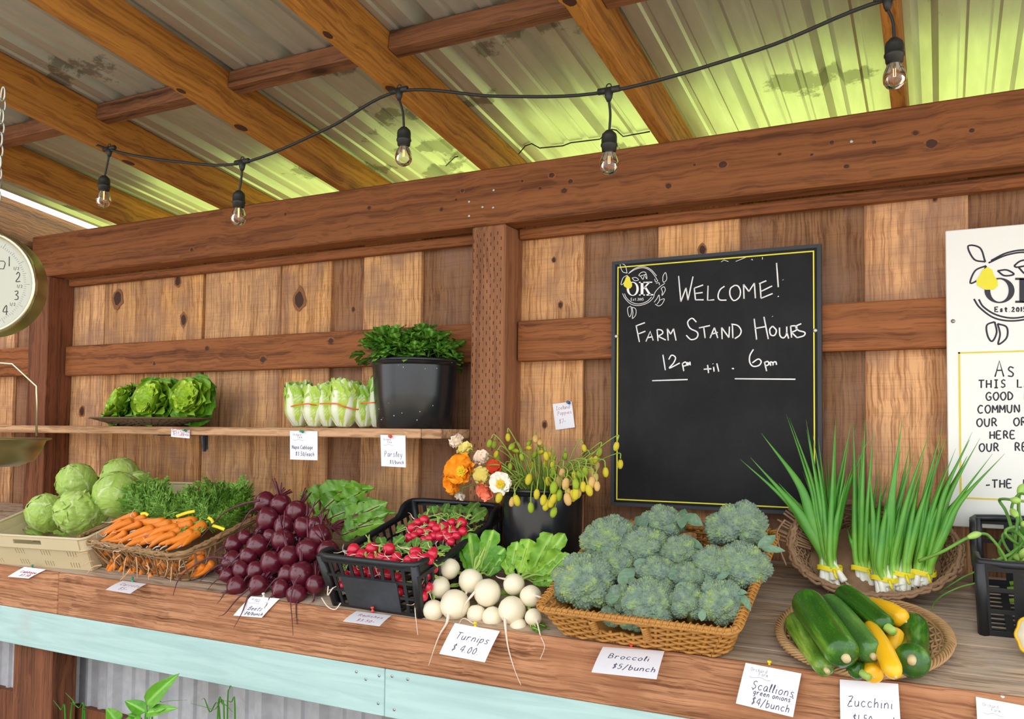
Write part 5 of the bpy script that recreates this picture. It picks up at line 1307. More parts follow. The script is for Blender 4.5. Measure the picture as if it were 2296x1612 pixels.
for i, (x, y, r, ang) in enumerate(TZ):
    px, py = 900 + x / 4.243, 1160 + y / 4.243
    p = tp_(px, py); p = p - VIEW(p) * (.028 if i in (6, 7, 12) else 0); R = r / 4.243 * pxsize(p)
    d = px_dir(p, ang, -.35)
    if i in TAIL:
        q0 = V(p) + (aty(*TAIL[i][0], p.y - R * .6) - p).normalized() * R; d = ((q0 - p).normalized() + VIEW(p) * .35).normalized()
    o = thing('turnip', 'turnip', 'turnip', p, frame(-d), 'white turnips in the pile', R)
    part('root', random.choice(TURM), o)
    b = MB(); c_ = p - d * R * .9
    for k in range(6): b.tube(spline([c_ + V((rnd(-.2, .2), rnd(-.2, .2), rnd(-.2, .2))) * R * .3, c_ - d * R * .6 + V((rnd(-.2, .2), .2, rnd(0, .4))) * R, c_ - d * R * rnd(1.2, 1.8) + V((rnd(-.4, .4), rnd(0, .6), rnd(-.1, .5))) * R], 4), R * .075, 6)
    b.build('stalks', M_cst, o)
    b = MB(); tip = p + d * R
    if i in TAIL:
        n_ = len(TAIL[i]); y0 = tip.y; y1 = min(tip.y - .01, Y_F - .02) if TAIL[i][-1][1] > 1420 or i in (1, 4, 8, 11) else tip.y - .02
        pts = [tip - d * R * .06] + [aty(q[0], q[1], y0 + (y1 - y0) * min(1, (k + .3) / (n_ - 1.5))) for k, q in enumerate(TAIL[i]) if k > 0]
    else: pts = [tip - d * R * .06, tip + d * R * .5 + V((0, 0, -.002)), tip + d * R * .9 + V((0, 0, -.006))]
    sp = spline(pts, 6); m = len(sp); b.tube(sp, [max(.0008, R * .12 * (1 - i_ / m) ** 1.2) for i_ in range(m)], 7); b.build('taproot', M_rtail, o)
    tit.append((o, p))
label_rows(tit, 3, 'round white turnip in the turnip pile, %s in the %s', ['top row', 'middle row', 'bottom row'])
tg = pile(.05, .42, 1.25); tgf = pile(.05, .46, .7)
random.seed(12)
greens('turnip_greens', 'dark green turnip leaves standing beside the radish crate', 'greens', (1065, 1300), [(1062, 1280, 1052, 1192, 50), (1078, 1275, 1106, 1184, 48), (1055, 1290, 1042, 1222, 40), (1082, 1280, 1132, 1228, 44), (1070, 1285, 1082, 1238, 34), (1095, 1290, 1128, 1246, 36)], L_turn, M_cst, tgf, tg, 1, 'wide', 'turnip greens', ruf=.12, notch=.25, nrmup=.2, fold=.1, dp=(.1, .45), droop=.08)
greens('turnip_greens', 'pale green frilled turnip leaves in front of the flower bucket', 'greens', (1160, 1310), [(1190, 1285, 1240, 1196, 64), (1165, 1285, 1185, 1205, 50), (1145, 1285, 1160, 1212, 46), (1190, 1295, 1262, 1240, 52), (1200, 1285, 1268, 1195, 40), (1200, 1300, 1252, 1272, 46), (1150, 1295, 1128, 1245, 36), (1175, 1295, 1215, 1240, 46), (1195, 1305, 1240, 1300, 34), (1225, 1290, 1276, 1240, 30)], L_turn, M_cst, tgf, tg, 1, 'wide', 'turnip greens', ruf=.22, notch=.3, nrmup=.2, fold=.15, dp=(.5, .95), droop=.08)
greens('turnip_greens', 'few turnip leaves pressed under the corner of the rattan tray', 'greens', (1195, 1400), [(1190, 1405, 1222, 1416, 18), (1200, 1398, 1232, 1404, 16)], L_beet, M_cst, pile(.02, .55, .3), pile(.015, .55, .3), 1, 'oval', 'turnip greens', stem_r=.002)

# ---- radishes ------------------------------------------------------------
RADM = []
for k in range(4):
    b = MB(); pr = [(0, -1.12), (.05, -1.1), (.16, -1.0), (.5, -.82), (.82, -.5), (1, 0), (.9, .45), (.6, .78), (.25, .93), (0, .95)]
    b.lathe(pr, 24, mod=lambda p, a, t: p * (1 + .05 * noise.noise(p * 1.4 + V((k * 11, 0, 5))))); RADM.append(b.mesh('radish_root', M_rad))
RTM = []
for k in range(6):
    random.seed(200 + k); b = MB(); q = [V((0, 0, -1.05)), V((rnd(-.2, .2), rnd(-.2, .2), -1.7)), V((rnd(-.8, .8), rnd(-.6, .6), -2.5)), V((rnd(-1.6, 1.6), rnd(-.9, .9), -3.1))]
    sp = spline(q, 5); b.tube(sp, [.10 * (1 - i / len(sp)) ** 1.3 + .025 for i in range(len(sp))], 6); RTM.append(b.mesh('taproot', M_rtail))
RSM = []
for k in range(3):
    random.seed(220 + k); b = MB()
    for q in range(4): b.tube(spline([(rnd(-.1, .1), rnd(-.1, .1), .85), (rnd(-.2, .2), rnd(-.2, .2), 1.4), (rnd(-.6, .6), rnd(-.6, .6), 2.2)], 3), .08, 6)
    RSM.append(b.mesh('stalks', M_cst))
RF = [(505, 685, 60), (590, 735, 55), (690, 675, 60), (862, 677, 58), (480, 760, 46), (680, 778, 50), (775, 770, 55), (935, 760, 50), (845, 800, 46), (560, 775, 46), (640, 800, 40), (730, 810, 44), (900, 815, 42)]
RM = [(1130, 715, 60), (1055, 785, 46), (1120, 760, 55), (1220, 770, 50), (1295, 725, 50), (1310, 690, 36), (1190, 810, 44), (1270, 790, 40)]
RB = [(1215, 385, 48), (1150, 410, 40), (1095, 465, 48), (1175, 505, 42), (1245, 500, 45), (1060, 565, 45), (1110, 545, 42), (1300, 440, 45), (1345, 475, 50), (1410, 460, 55), (1490, 410, 42), (1590, 412, 50), (1495, 495, 50), (1600, 500, 42), (1370, 550, 45), (1455, 560, 48), (1535, 542, 40), (1210, 585, 40), (1265, 570, 40), (1480, 605, 38), (1310, 545, 40), (1420, 515, 42)]
RLo = [(530, 915, 62), (620, 905, 50), (700, 925, 60), (790, 915, 50), (850, 935, 52), (940, 960, 44), (990, 1010, 44), (1240, 930, 55), (1300, 870, 50), (1250, 1060, 50), (1200, 1150, 48), (960, 1110, 44), (420, 940, 44), (385, 1040, 42)]
def radishes(lst, pf, fmt, rows, names, group, ang0=200, push=0.0):
    its = []
    for (x, y, r) in lst:
        p = pf(680 + x / 4.477, 1080 + y / 4.477); p = p - VIEW(p) * push
        R = r / 4.477 * pxsize(p) * 1.14; d = px_dir(p, ang0 + rnd(-70, 90), rnd(-.5, .3))
        o = thing('radish', 'radish', 'radish', p, frame(-d) @ Quaternion((0, 0, 1), rnd(0, 6)), group, R)
        part('root', random.choice(RADM), o); part('taproot', random.choice(RTM), o); part('stalks', random.choice(RSM), o); its.append((o, p))
    label_rows(its, rows, fmt, names)
random.seed(41)
sf = (rcr.location - C0).dot(CE) + .217
radishes(RF, pile(.150, sf - .05, .25), 'red radish of the front crate bunch, %s in the %s', 2, ['upper row', 'lower row'], 'radishes in the black crate')
radishes(RM, pile(.150, sf - .05, .25), 'red radish at the turnip corner of the crate, %s in %s', 2, ['upper row', 'lower row'], 'radishes in the black crate')
radishes(RB, pile(.150, sf - .20, .35), 'red radish of the rear crate bunch, %s in the %s', 4, ['top row', 'second row', 'third row', 'lowest row'], 'radishes in the black crate')
radishes(RLo, pile(.105, sf - .045, .9), 'red radish behind the crate lattice, %s in the %s', 2, ['upper openings', 'lower openings'], 'radishes in the black crate', push=.012)
rg0 = pile(.13, sf - .12, .4); rg = pile(.15, sf - .14, .5)
random.seed(44)
greens('radish_leaves', 'radish leaves between the two radish bunches in the black crate', 'greens', (880, 1235), [(860, 1225, 850, 1200, 26), (880, 1225, 905, 1198, 30), (905, 1235, 920, 1208, 28), (930, 1235, 935, 1198, 20), (945, 1240, 965, 1205, 28), (965, 1240, 1005, 1215, 24), (900, 1240, 888, 1215, 24), (840, 1225, 815, 1212, 18), (920, 1245, 905, 1225, 22), (855, 1235, 870, 1210, 24), (985, 1238, 1010, 1225, 18)], L_rad, M_cst, rg0, rg, 1, 'spoon', 'radish leaves', stem_r=.0022, ruf=.15)
rgb = pile(.15, sf - .34, .5)
greens('radish_leaves', 'radish leaves along the back of the black crate', 'greens', (1010, 1165), [(960, 1160, 945, 1145, 26), (975, 1155, 968, 1132, 28), (995, 1155, 1000, 1122, 24), (1015, 1155, 1020, 1130, 30), (1030, 1155, 1035, 1128, 26), (1045, 1160, 1068, 1118, 36), (1055, 1165, 1092, 1135, 30), (985, 1165, 1010, 1145, 28), (1050, 1175, 1085, 1160, 28), (1060, 1190, 1080, 1172, 24), (940, 1165, 950, 1150, 20), (1005, 1165, 1032, 1150, 24), (890, 1195, 905, 1172, 20), (915, 1185, 930, 1165, 20)], L_rad, M_cst, pile(.12, sf - .30, .4), rgb, 1, 'spoon', 'radish leaves', stem_r=.0022, ruf=.15)
# strands hanging out of the crate
for pts, lb in ((((736, 1314), (735, 1334), (745, 1320), (748, 1318)), 'pale curled root caught in the left corner of the radish crate'), (((721, 1340), (735, 1360), (752, 1366), (764, 1352)), 'pale root with a pink end hanging under the radish crate')):
    b = MB(); sp = spline([aty(*q, -.592) for q in pts], 6); b.tube(sp, [.0018] * len(sp), 6); tag(b.build('loose_root', M_rtail), lb, 'root')

# ---- carrots -------------------------------------------------------------
CARM = []
for k in range(5):
    random.seed(300 + k); b = MB(); n = 16; pts = []; rr = []
    bend = rnd(-.05, .05); b2 = rnd(-.04, .04)
    for i in range(n + 1):
        t = i / n; pts.append(V((bend * math.sin(t * PI) + b2 * t * t, .02 * math.sin(t * 5 + k), -t)))
        rr.append((.095 * (1 - t) ** .62 * (1 + .05 * math.sin(t * 40 + k)) + .008) * (min(1, .55 + t * 8)))
    b.tube(pts, rr, 14); CARM.append(b.mesh('carrot_root', M_carr))
CTM = []
for k in range(4):
    random.seed(320 + k); b = MB(); sp = spline([V((0, 0, -.97)), V((rnd(-.05, .05), rnd(-.03, .03), -1.12)), V((rnd(-.16, .16), rnd(-.08, .08), -1.26)), V((rnd(-.3, .3), rnd(-.1, .1), -1.36))], 5)
    b.tube(sp, [.012 * (1 - i / len(sp)) + .003 for i in range(len(sp))], 6); CTM.append(b.mesh('root_tip', M_rtail))
CSM = []
for k in range(2):
    random.seed(330 + k); b = MB()
    for q in range(5): b.tube([(rnd(-.02, .02), rnd(-.02, .02), -.01), (rnd(-.04, .04), rnd(-.04, .04), .10), (rnd(-.1, .1), rnd(-.1, .1), .24)], [.016, .013, .009], 6)
    CSM.append(b.mesh('stalks', M_cst))
CZ = [(1330, 655, 1765, 690), (1010, 690, 1250, 632), (1170, 690, 1500, 690), (870, 812, 1130, 700), (935, 862, 1150, 785), (1060, 790, 1280, 705), (1070, 882, 1400, 745), (1180, 842, 1460, 760), (1420, 792, 1750, 705), (1220, 895, 1500, 800), (1330, 905, 1590, 800), (1440, 915, 1750, 785), (1500, 912, 1850, 705), (1640, 890, 1800, 770), (960, 800, 1200, 690), (1250, 762, 1550, 705), (1100, 695, 1330, 640), (890, 862, 1060, 765), (1550, 905, 1720, 820), (1000, 872, 1230, 800), (1330, 832, 1620, 735), (1020, 755, 1210, 672), (1180, 905, 1330, 840), (1400, 860, 1640, 770)]
CL = [(905, 1010, 1010, 930), (1000, 1090, 1090, 980), (1100, 1110, 1180, 990), (1200, 1130, 1260, 1000), (1290, 1150, 1340, 1020), (1380, 1140, 1420, 1010), (1460, 1180, 1490, 1040), (1540, 1220, 1590, 1050), (1420, 1080, 1500, 1010), (1650, 1150, 1780, 1060), (1700, 1210, 1850, 1080), (1660, 1100, 1830, 1000), (1760, 1180, 1920, 1040), (1700, 1030, 1850, 930), (960, 1150, 1060, 1060), (1150, 1180, 1220, 1080), (1340, 1230, 1400, 1110)]
def carrots(lst, pf, fmt, rows, names, group, L0=None, fat=1.0):
    its = []
    for (ax_, ay_, bx_, by_) in lst:
        t_ = pf(ax_ / 4.03, 1000 + ay_ / 4.03); c_ = pf(bx_ / 4.03, 1000 + by_ / 4.03); d = c_ - t_; L = d.length
        L = max(L, .085)
        o = thing('carrot', 'carrot', 'carrot', c_ + CN * rnd(-.004, .004), frame(d) @ Quaternion((0, 0, 1), rnd(0, 6)), group)
        k = L; f = max(.8, min(1.35, .15 / L)) * fat
        o.matrix_basis = Matrix.LocRotScale(o.location, o.rotation_quaternion if False else frame(d) @ Quaternion((0, 0, 1), rnd(0, 6)), V((k * f, k * f, k)))
        part('root', random.choice(CARM), o); part('root_tip', random.choice(CTM), o)
        if bx_ > 1520 and lst is CZ: part('stalks', random.choice(CSM), o)
        its.append((o, c_))
    label_rows(its, rows, fmt, names)
random.seed(61)
ci = V(cbk.location); csf = (ci - C0).dot(CE) + .17
carrots(CZ, pile(.118, csf - .02, .18), 'orange carrot on top of the willow basket, %s in the %s', 4, ['back row', 'second row', 'third row', 'front row'], 'carrots in the willow basket', fat=1.25)
carrots(CL, pile(.07, csf - .035, 2.2), 'orange carrot seen through the twigs of the basket, %s in the %s', 3, ['upper gaps', 'middle gaps', 'lower gaps'], 'carrots in the willow basket', fat=1.1)
# root tips that poke through the front weave
b = None; M_ctip = plain('carrot_tip', 'd8a878', .55, var=.25, vs=60)
its = []
for (x0, y0, x1, y1) in ((800, 965, 650, 1015), (850, 1040, 745, 1085), (920, 1075, 780, 1160), (1140, 1010, 1110, 1190), (1320, 1080, 1330, 1160), (1180, 1110, 1085, 1215), (1330, 1050, 1345, 1210), (1550, 1090, 1540, 1240), (1090, 980, 1030, 1130), (1450, 1060, 1420, 1080), (1500, 1010, 1490, 1180), (1230, 1000, 1240, 1190), (1650, 1010, 1620, 1130)):
    p, q = aty(x0 / 4.03, 1000 + y0 / 4.03, -.585), aty(x1 / 4.03, 1000 + y1 / 4.03, -.607)
    m = MB(); sp = spline([p, p.lerp(q, .5) + V((rnd(-.012, .012), 0, .008)), q], 5); m.tube(sp, [.0017 * (1 - i / len(sp)) + .0008 for i in range(len(sp))], 6)
    o = tag(m.build('carrot_root_tip', M_ctip), 'tip', 'root', 'carrot tips through the weave'); its.append((o, p))
label_rows(its, 2, 'thin carrot tip poking out of the willow weave, %s of the %s', ['upper ones', 'lower ones'])
# feathery tops
FRM = []
for k in range(5):
    random.seed(400 + k); b = MB(); ax_ = spline([V((0, 0, 0)), V((rnd(-.06, .06), .12, .4)), V((rnd(-.12, .12), .03, .75)), V((rnd(-.2, .2), -.12, 1.0))], 8); m = len(ax_)
    b.tube(ax_, [.012 * (1 - .8 * i / m) for i in range(m)], 5, colf=lambda t, a: (.2, .6, 0))
    for i in range(5, m, 1):
        t = i / m; tt = (ax_[min(m - 1, i + 1)] - ax_[i - 1]).normalized()
        for sg in (-1, 1):
            L = .26 * math.sin(PI * (t ** .8)) + .05; sd = (V((sg, rnd(-.5, .5), 0)) + tt * .9).normalized()
            q = [ax_[i], ax_[i] + sd * L * .5 + V((0, rnd(-.03, .03), 0)), ax_[i] + sd * L + V((0, rnd(-.05, .05), 0))]
            b.tube(q, [.006, .005, .003], 4, colf=lambda t_, a: (0, .5, 0))
            for z in (.3, .5, .7, .88):
                c_ = ax_[i].lerp(q[2], z)
                for s2 in (-1, 1):
                    e = (sd + s2 * sd.cross(V((0, 1, 0))).normalized() * .9 + V((0, rnd(-.4, .4), 0))).normalized() * L * rnd(.22, .4)
                    w = e.cross(V((0, 1, 0))).normalized() * .019; dd = rnd(.25, .8)
                    b.add([c_ - w * .3, c_ + e * .55 - w, c_ + e, c_ + e * .55 + w], [(0, 1, 2, 3)], cols=[(0, dd, 0)] * 4)
    FRM.append(b.mesh('frond', L_carrot, smooth=False))
def tops(label, org_px, tips, pf0, pf1):
    p0 = pf0(*org_px); o = thing('carrot_greens', label, 'greens', p0, group='carrot tops')
    for (x, y) in tips:
        t_ = pf1(x + rnd(-5, 5), y + rnd(-5, 5)); a = p0 + V((rnd(-.03, .03), rnd(-.02, .02), rnd(-.01, .02))); d = t_ - a
        part('frond', random.choice(FRM), o, Matrix.LocRotScale(a - p0, frame(d, V((1, 0, .3))) @ Quaternion((0, 0, 1), rnd(-.8, .8)), V((1, 1, 1)) * d.length))
    return o
cg0 = pile(.13, csf - .14, .4); cg = pile(.14, csf - .22, .55)
random.seed(71)
grid_a = [(rnd(305, 440), rnd(1102, 1160)) for _ in range(34)]; grid_b = [(rnd(430, 590), rnd(1088, 1155)) for _ in range(40)]; grid_c = [(rnd(430, 560), rnd(1120, 1185)) for _ in range(22)]
tops('feathery carrot tops at the back next to the cabbages', (385, 1160), grid_a, cg0, cg)
tops('feathery carrot tops reaching towards the beets', (455, 1165), grid_b, cg0, cg)
tops('shorter carrot tops lying over the side of the willow basket', (465, 1172), grid_c, cg0, pile(.13, csf - .15, .35))
for q, lb in ((((395, 1158), (418, 1150), (437, 1146)), 'yellow paper tie on the carrot tops at the back'), (((466, 1160), (474, 1165), (478, 1172)), 'yellow tie round the carrot tops by the basket rim'), (((476, 1178), (490, 1182), (503, 1187)), 'yellow tie end lying on the basket rim'), (((315, 1153), (325, 1151), (332, 1155)), 'yellow tie at the back edge of the carrots')):
    pf = pile(.165, csf - .14, .4); b = MB(); b.tube(spline([pf(*z) for z in q], 4), .0055, 6, flat=.15, up=VIEW(pf(*q[0]))); tag(b.build('paper_tie', M_tie), lb, 'tie')

# ---- cabbages ------------------------------------------------------------
def sph_leaf(b, R, c_dir, up_dir, span, hgt, lay, ruf, depth, flare=0.0, nu=26, nv=26):
    """a leaf wrapped over a sphere: base at c_dir - up, rib running up_dir, side ribs branching, margin ruffled and lifted"""
    c = V(c_dir).normalized(); u_ = (V(up_dir) - c * V(up_dir).dot(c)).normalized(); s_ = u_.cross(c); sd = rnd(0, 40)
    def P(a, t):
        a = (a * 2 - 1); w = span * math.sin(PI * (.08 + .84 * t)) ** .6
        d = (c * math.cos((t - .5) * hgt) + u_ * math.sin((t - .5) * hgt)); ang = a * w
        d = (d * math.cos(ang) + s_ * math.sin(ang)).normalized()
        e = max(abs(a) ** 3, max(0, t * 1.25 - .25) ** 4)
        r = R * lay + R * (.018 * math.exp(-(a / .07) ** 2) * (1 - .6 * t) + .012 * math.exp(-(((t - .45 * abs(a)) * 7) % 1 - .5) ** 2 / .02) * (1 - abs(a))) + R * e * (flare + ruf * math.sin(t * 14 + a * 5 + sd)) + R * .03 * noise.noise(d * 3 + V((sd, 0, 0))) + R * (.05 + ruf) * .55 * noise.noise(d * 7.5 + V((sd, sd, 0)))
        return d * r
    def Cc(a, t):
        a = abs(a * 2 - 1); rib = .9 * math.exp(-(a / .06) ** 2) * (1 - .5 * t); x = ((t - .45 * a) * 7) % 1
        rib = max(rib, .55 * math.exp(-((x - .5) / .13) ** 2) * (1 - a) * (1 - .3 * t)); return (rib, depth, 0)
    b.grid(P, nu, nv, Cc)
def cabbage(px, py, rpx, pf, face, label, seed, push=0.0, crinkle=0.03):
    random.seed(seed); p = pf(px, py) - VIEW(pf(px, py)) * push; R = rpx * pxsize(p)
    o = thing('cabbage', label, 'cabbage', p, frame(px_dir(p, face, -.55)), 'green cabbages in the beige crate')
    b = MB(); lumpy(b, (0, 0, 0), R * .96, amp=.05, sub=3, seed=seed, cols=[(0, .6, 0)] * len(ICO[3][0])); b.build('heart', L_cab, o, local=True)
    for k in range(7):
        a = k * 2.4 + rnd(-.3, .3); el = [.75, .6, .5, .15, .05, -.25, -.4][k]
        c = V((math.cos(a) * math.cos(el), math.sin(a) * math.cos(el), math.sin(el)))
        b = MB(); sph_leaf(b, R, c, V((-math.cos(a) * .4, -math.sin(a) * .4, 1)), rnd(.85, 1.1), rnd(1.7, 2.1), 1.0 + .018 * (7 - k) * .5, crinkle, rnd(.45, .85), flare=.02 + (.05 if k > 4 else 0)); b.build('leaf', L_cab, o, local=True)
    return o
cp = pile(.085, .50, .42)
cabbage(174, 1148, 46, cp, 250, 'large green cabbage with crinkled leaves at the front of the beige crate', 1, crinkle=.07)
cabbage(103, 1150, 40, cp, 150, 'smooth green cabbage at the front end of the crate by the hand hole', 2, .015)
cabbage(172, 1082, 41, cp, 110, 'green cabbage resting at the back of the crate under the shelf end', 3, .05)
cabbage(263, 1110, 50, cp, 60, 'big round green cabbage with white ribs beside the carrot tops', 4, .03, .015)
cabbage(270, 1068, 39, cp, 80, 'green cabbage topmost in the beige crate', 5, .09)
cabbage(312, 1080, 24, cp, 30, 'small cabbage half hidden at the back of the beige crate', 6, .16)
cabbage(210, 1150, 30, cp, 30, 'cabbage low in the crate, mostly hidden under the others', 7, .09)
random.seed(80)
greens('cabbage_leaf', 'loose outer cabbage leaf on the floor of the beige crate', 'leaf', (70, 1188), [(45, 1184, 100, 1190, 26), (110, 1190, 155, 1196, 22)], L_cab, M_cst, pile(.06, .5, .1), pile(.06, .5, .1), 1, 'oval', None, stem_r=.002)

# ---- butterhead lettuce ---------------------------------------------------
def lettuce(px, py, rpx, label, seed, tilt=(0, -1, .45), y=None):
    random.seed(seed); p = aty(px, py, y); R = rpx * 1.12 * pxsize(p); o = thing('lettuce', label, 'lettuce', p, frame(V(tilt)), 'butterhead lettuces')
    b = MB()
    for k in range(12):
        a = k * 2.4; d = V((math.cos(a) * .55, math.sin(a) * .55, .8)); leaf(b, V((math.cos(a), math.sin(a), -.9)) * R * .12, d, V((-math.cos(a), -math.sin(a), .5)), R * rnd(.62, .8), R * .75, .35, .35, .14, 'round', 8, 9, 4, rnd(.75, 1.0), curl=-.1)
    b.build('heart', L_let, o, local=True)
    for k in range(20):
        t = k / 19; a = k * 2.4 + rnd(-.3, .3); el = .75 - 1.15 * t
        d = V((math.cos(a) * math.cos(el), math.sin(a) * math.cos(el), math.sin(el) + .1)); b = MB()
        leaf(b, V((math.cos(a) * .15, math.sin(a) * .15, -.45 - .1 * t)) * R, d, V((-math.cos(a) * math.sin(el), -math.sin(a) * math.sin(el), math.cos(el))), R * rnd(.95, 1.15) * (1.12 if t > .4 else 1), R * rnd(1.3, 1.75), -.15 + .28 * t * rnd(.3, 1), .18, .16, 'round', 9, 11, 5, .75 - .65 * t + rnd(-.1, .1)); b.build('leaf', L_let, o, local=True)
    return o
lettuce(337, 895, 44, 'butterhead lettuce in the middle of the wicker tray, facing out', 11, (0, -1, .35), -.20)
lettuce(422, 890, 40, 'butterhead lettuce at the tray end nearest the napa cabbages', 12, (.25, -1, .3), -.18)
lettuce(264, 905, 42, 'darker butterhead lettuce at the tray end nearest the corner post', 13, (-.4, -1, .5), -.19)
lettuce(300, 897, 34, 'butterhead lettuce tucked behind the front three', 14, (-.2, -.6, 1), -.10)
lettuce(385, 893, 38, 'butterhead lettuce at the back of the tray with tall leaves', 15, (.1, -.5, 1), -.10)

# ---- napa cabbages --------------------------------------------------------
def napa(px, pyb, pyt, wpx, y, label, seed, lean=0.0, dark=0.0):
    random.seed(seed); p = aty(px, pyb, y); p.z = Z_S + .004; hgt = (pyb - pyt) * pxsize(p); R = wpx * .585 * pxsize(p)
    o = thing('napa_cabbage', label, 'cabbage', p, Quaternion((0, 1, 0), lean), 'napa cabbages on the shelf')
    b = MB(); b.lathe([(0, 0), (R * .42, 0), (R * .5, .006), (R * .8, hgt * .14), (R * .85, hgt * .4), (R * .7, hgt * .75), (0, hgt * .86)], 20, colf=lambda t, a: (.5 if t < .5 else .2, .8, 0)); b.build('core', L_napa, o, local=True)
    for k in range(9):
        a0 = -PI / 2 + (k * 2.399); lay = 1.0 - .045 * (k // 3); hh = hgt * (rnd(.84, .95) + .06 * (k % 3 == 1)); span = rnd(.95, 1.25); sd = rnd(0, 30)
        def P(u, t):
            u = u * 2 - 1; rr = R * lay * (.45 + .55 * math.sin(min(1, t * 2.6) * PI / 2)) * (1 + .10 * math.sin(t * PI)); rr += R * (.10 * math.exp(-(u / .35) ** 2) * (1 - t)) + R * max(0, t - .55) * (.35 * abs(u) ** 2 + .16 * math.sin(u * 9 + t * 19 + sd) * (.3 + abs(u)))
            a = a0 + u * span * (.55 + .45 * t) ; top = hh * (1 - .22 * abs(u) ** 2.5 * t + .03 * math.sin(u * 13 + sd) * t)
            return V((rr * math.cos(a), rr * math.sin(a), .003 + top * t))
        def Cc(u, t):
            u = abs(u * 2 - 1); w = .46 * (1 - t) ** .8 + .04; rib = max(0, min(1, (w - u) / .12 + .5)); x = ((t * 1.2 - .5 * u) * 8) % 1
            if abs(x - .5) < .12 and u < .8: rib = max(rib, .5)
            return (rib, .95 - .9 * (t ** 3) * (.4 + dark) - dark * .5, 0)
        b = MB(); b.grid(P, 16, 22, Cc); b.build('leaf', L_napa, o, local=True)
    return o
def pale_rib(m, col='e6ecd2'):
    nt = m.node_tree
    for n in nt.nodes:
        if n.type == 'MIX' and n.inputs[0].is_linked and n.inputs[0].links[0].from_node.type == 'SEPARATE_COLOR': n.inputs[7].default_value = lin(col)
pale_rib(L_napa); pale_rib(L_cab, 'dfe8b8')
NS = [(672, 958, 852, 50, -.20, 'napa cabbage at the lettuce end of the row, first of six', 1, -.05, .15), (705, 958, 862, 46, -.22, 'napa cabbage second in the row, inside the first orange band', 2, .05, 0), (738, 958, 850, 46, -.20, 'napa cabbage third in the row with a dark spot low on its rib', 3, -.04, .05), (770, 960, 848, 56, -.23, 'palest and widest napa cabbage, fourth in the row', 4, .05, 0), (818, 957, 858, 44, -.19, 'napa cabbage with dark leaf tops, fifth in the row', 5, -.12, .5), (846, 959, 842, 38, -.17, 'napa cabbage partly hidden by the black bucket', 6, .03, .5)]
for q in NS: napa(*q)
for (xa, ya), (xm, ym), (xb, yb), y, lb in (((648, 913), (690, 905), (716, 909), -.27, 'around the first two napa cabbages'), ((717, 905), (755, 905), (797, 918), -.28, 'around the two palest napa cabbages'), ((808, 904), (830, 903), (858, 903), -.25, 'around the napa cabbages beside the black bucket')):
    a, m, c = aty(xa, ya, y + .035), aty(xm, ym, y - .012), aty(xb, yb, y + .03); b = MB(); mid = (a + c) / 2
    pts = spline([a, a.lerp(m, .5) + V((0, -.014, 0)), m, m.lerp(c, .5) + V((0, -.014, 0)), c], 5); back = [V((p.x, 2 * (y + .045) - p.y, p.z)) for p in reversed(pts)]
    b.tube(pts + back[1:-1], .0024, 6, closed=True); tag(b.build('rubber_band', M_band), 'orange rubber band ' + lb, 'rubber band', 'orange rubber bands')

# ---- parsley --------------------------------------------------------------
PM = []; PSM = []
for k in range(5):
    random.seed(500 + k); b = MB(); b2 = MB()
    b2.tube(spline([V((0, 0, -1.4)), V((0, 0, -.3)), V((rnd(-.05, .05), 0, .5))], 4), .022, 6, colf=lambda t, a: (.2, .6, 0))
    for q in range(9):
        a = q * 2.4; el = rnd(.1, 1.0); base = V((0, 0, rnd(.25, .55))); d = V((math.cos(a) * math.cos(el), math.sin(a) * math.cos(el), math.sin(el)))
        tip = base + d * rnd(.25, .42); b2.tube([base, tip], .012, 5, colf=lambda t, a: (.1, .6, 0))
        for z in (-1, 0, 1):
            e = (d + z * d.cross(V((0, 0, 1))).normalized() * .8).normalized(); leaf(b, tip, e, V((0, 0, 1)) + d * .3, rnd(.34, .5), rnd(.32, .42), rnd(-.1, .4), .15, .1, 'wide', 6, 7, 3, rnd(.2, .8), notch=.6)
    PM.append(b.mesh('leaves', L_pars)); PSM.append(b2.mesh('stem', L_pars))
random.seed(91)
for k in range(36):
    a = rnd(0, 2 * PI); r_ = math.sqrt(rnd(0, 1)) * BKr * .78; c = BK + V((r_ * math.cos(a), r_ * math.sin(a) * .9, BKh - .045 + .045 * (1 - (r_ / BKr)) + rnd(-.015, .02)))
    o = thing('parsley_sprig', 'dark green parsley sprig standing in the black bucket on the shelf', 'parsley', c, frame(V((math.cos(a) * r_ / BKr * .6, math.sin(a) * r_ / BKr * .5, 1))) @ Quaternion((0, 0, 1), rnd(0, 6)), 'parsley sprigs in the shelf bucket', rnd(.075, .125))
    i = random.randrange(5); part('leaves', PM[i], o); part('stem', PSM[i], o)
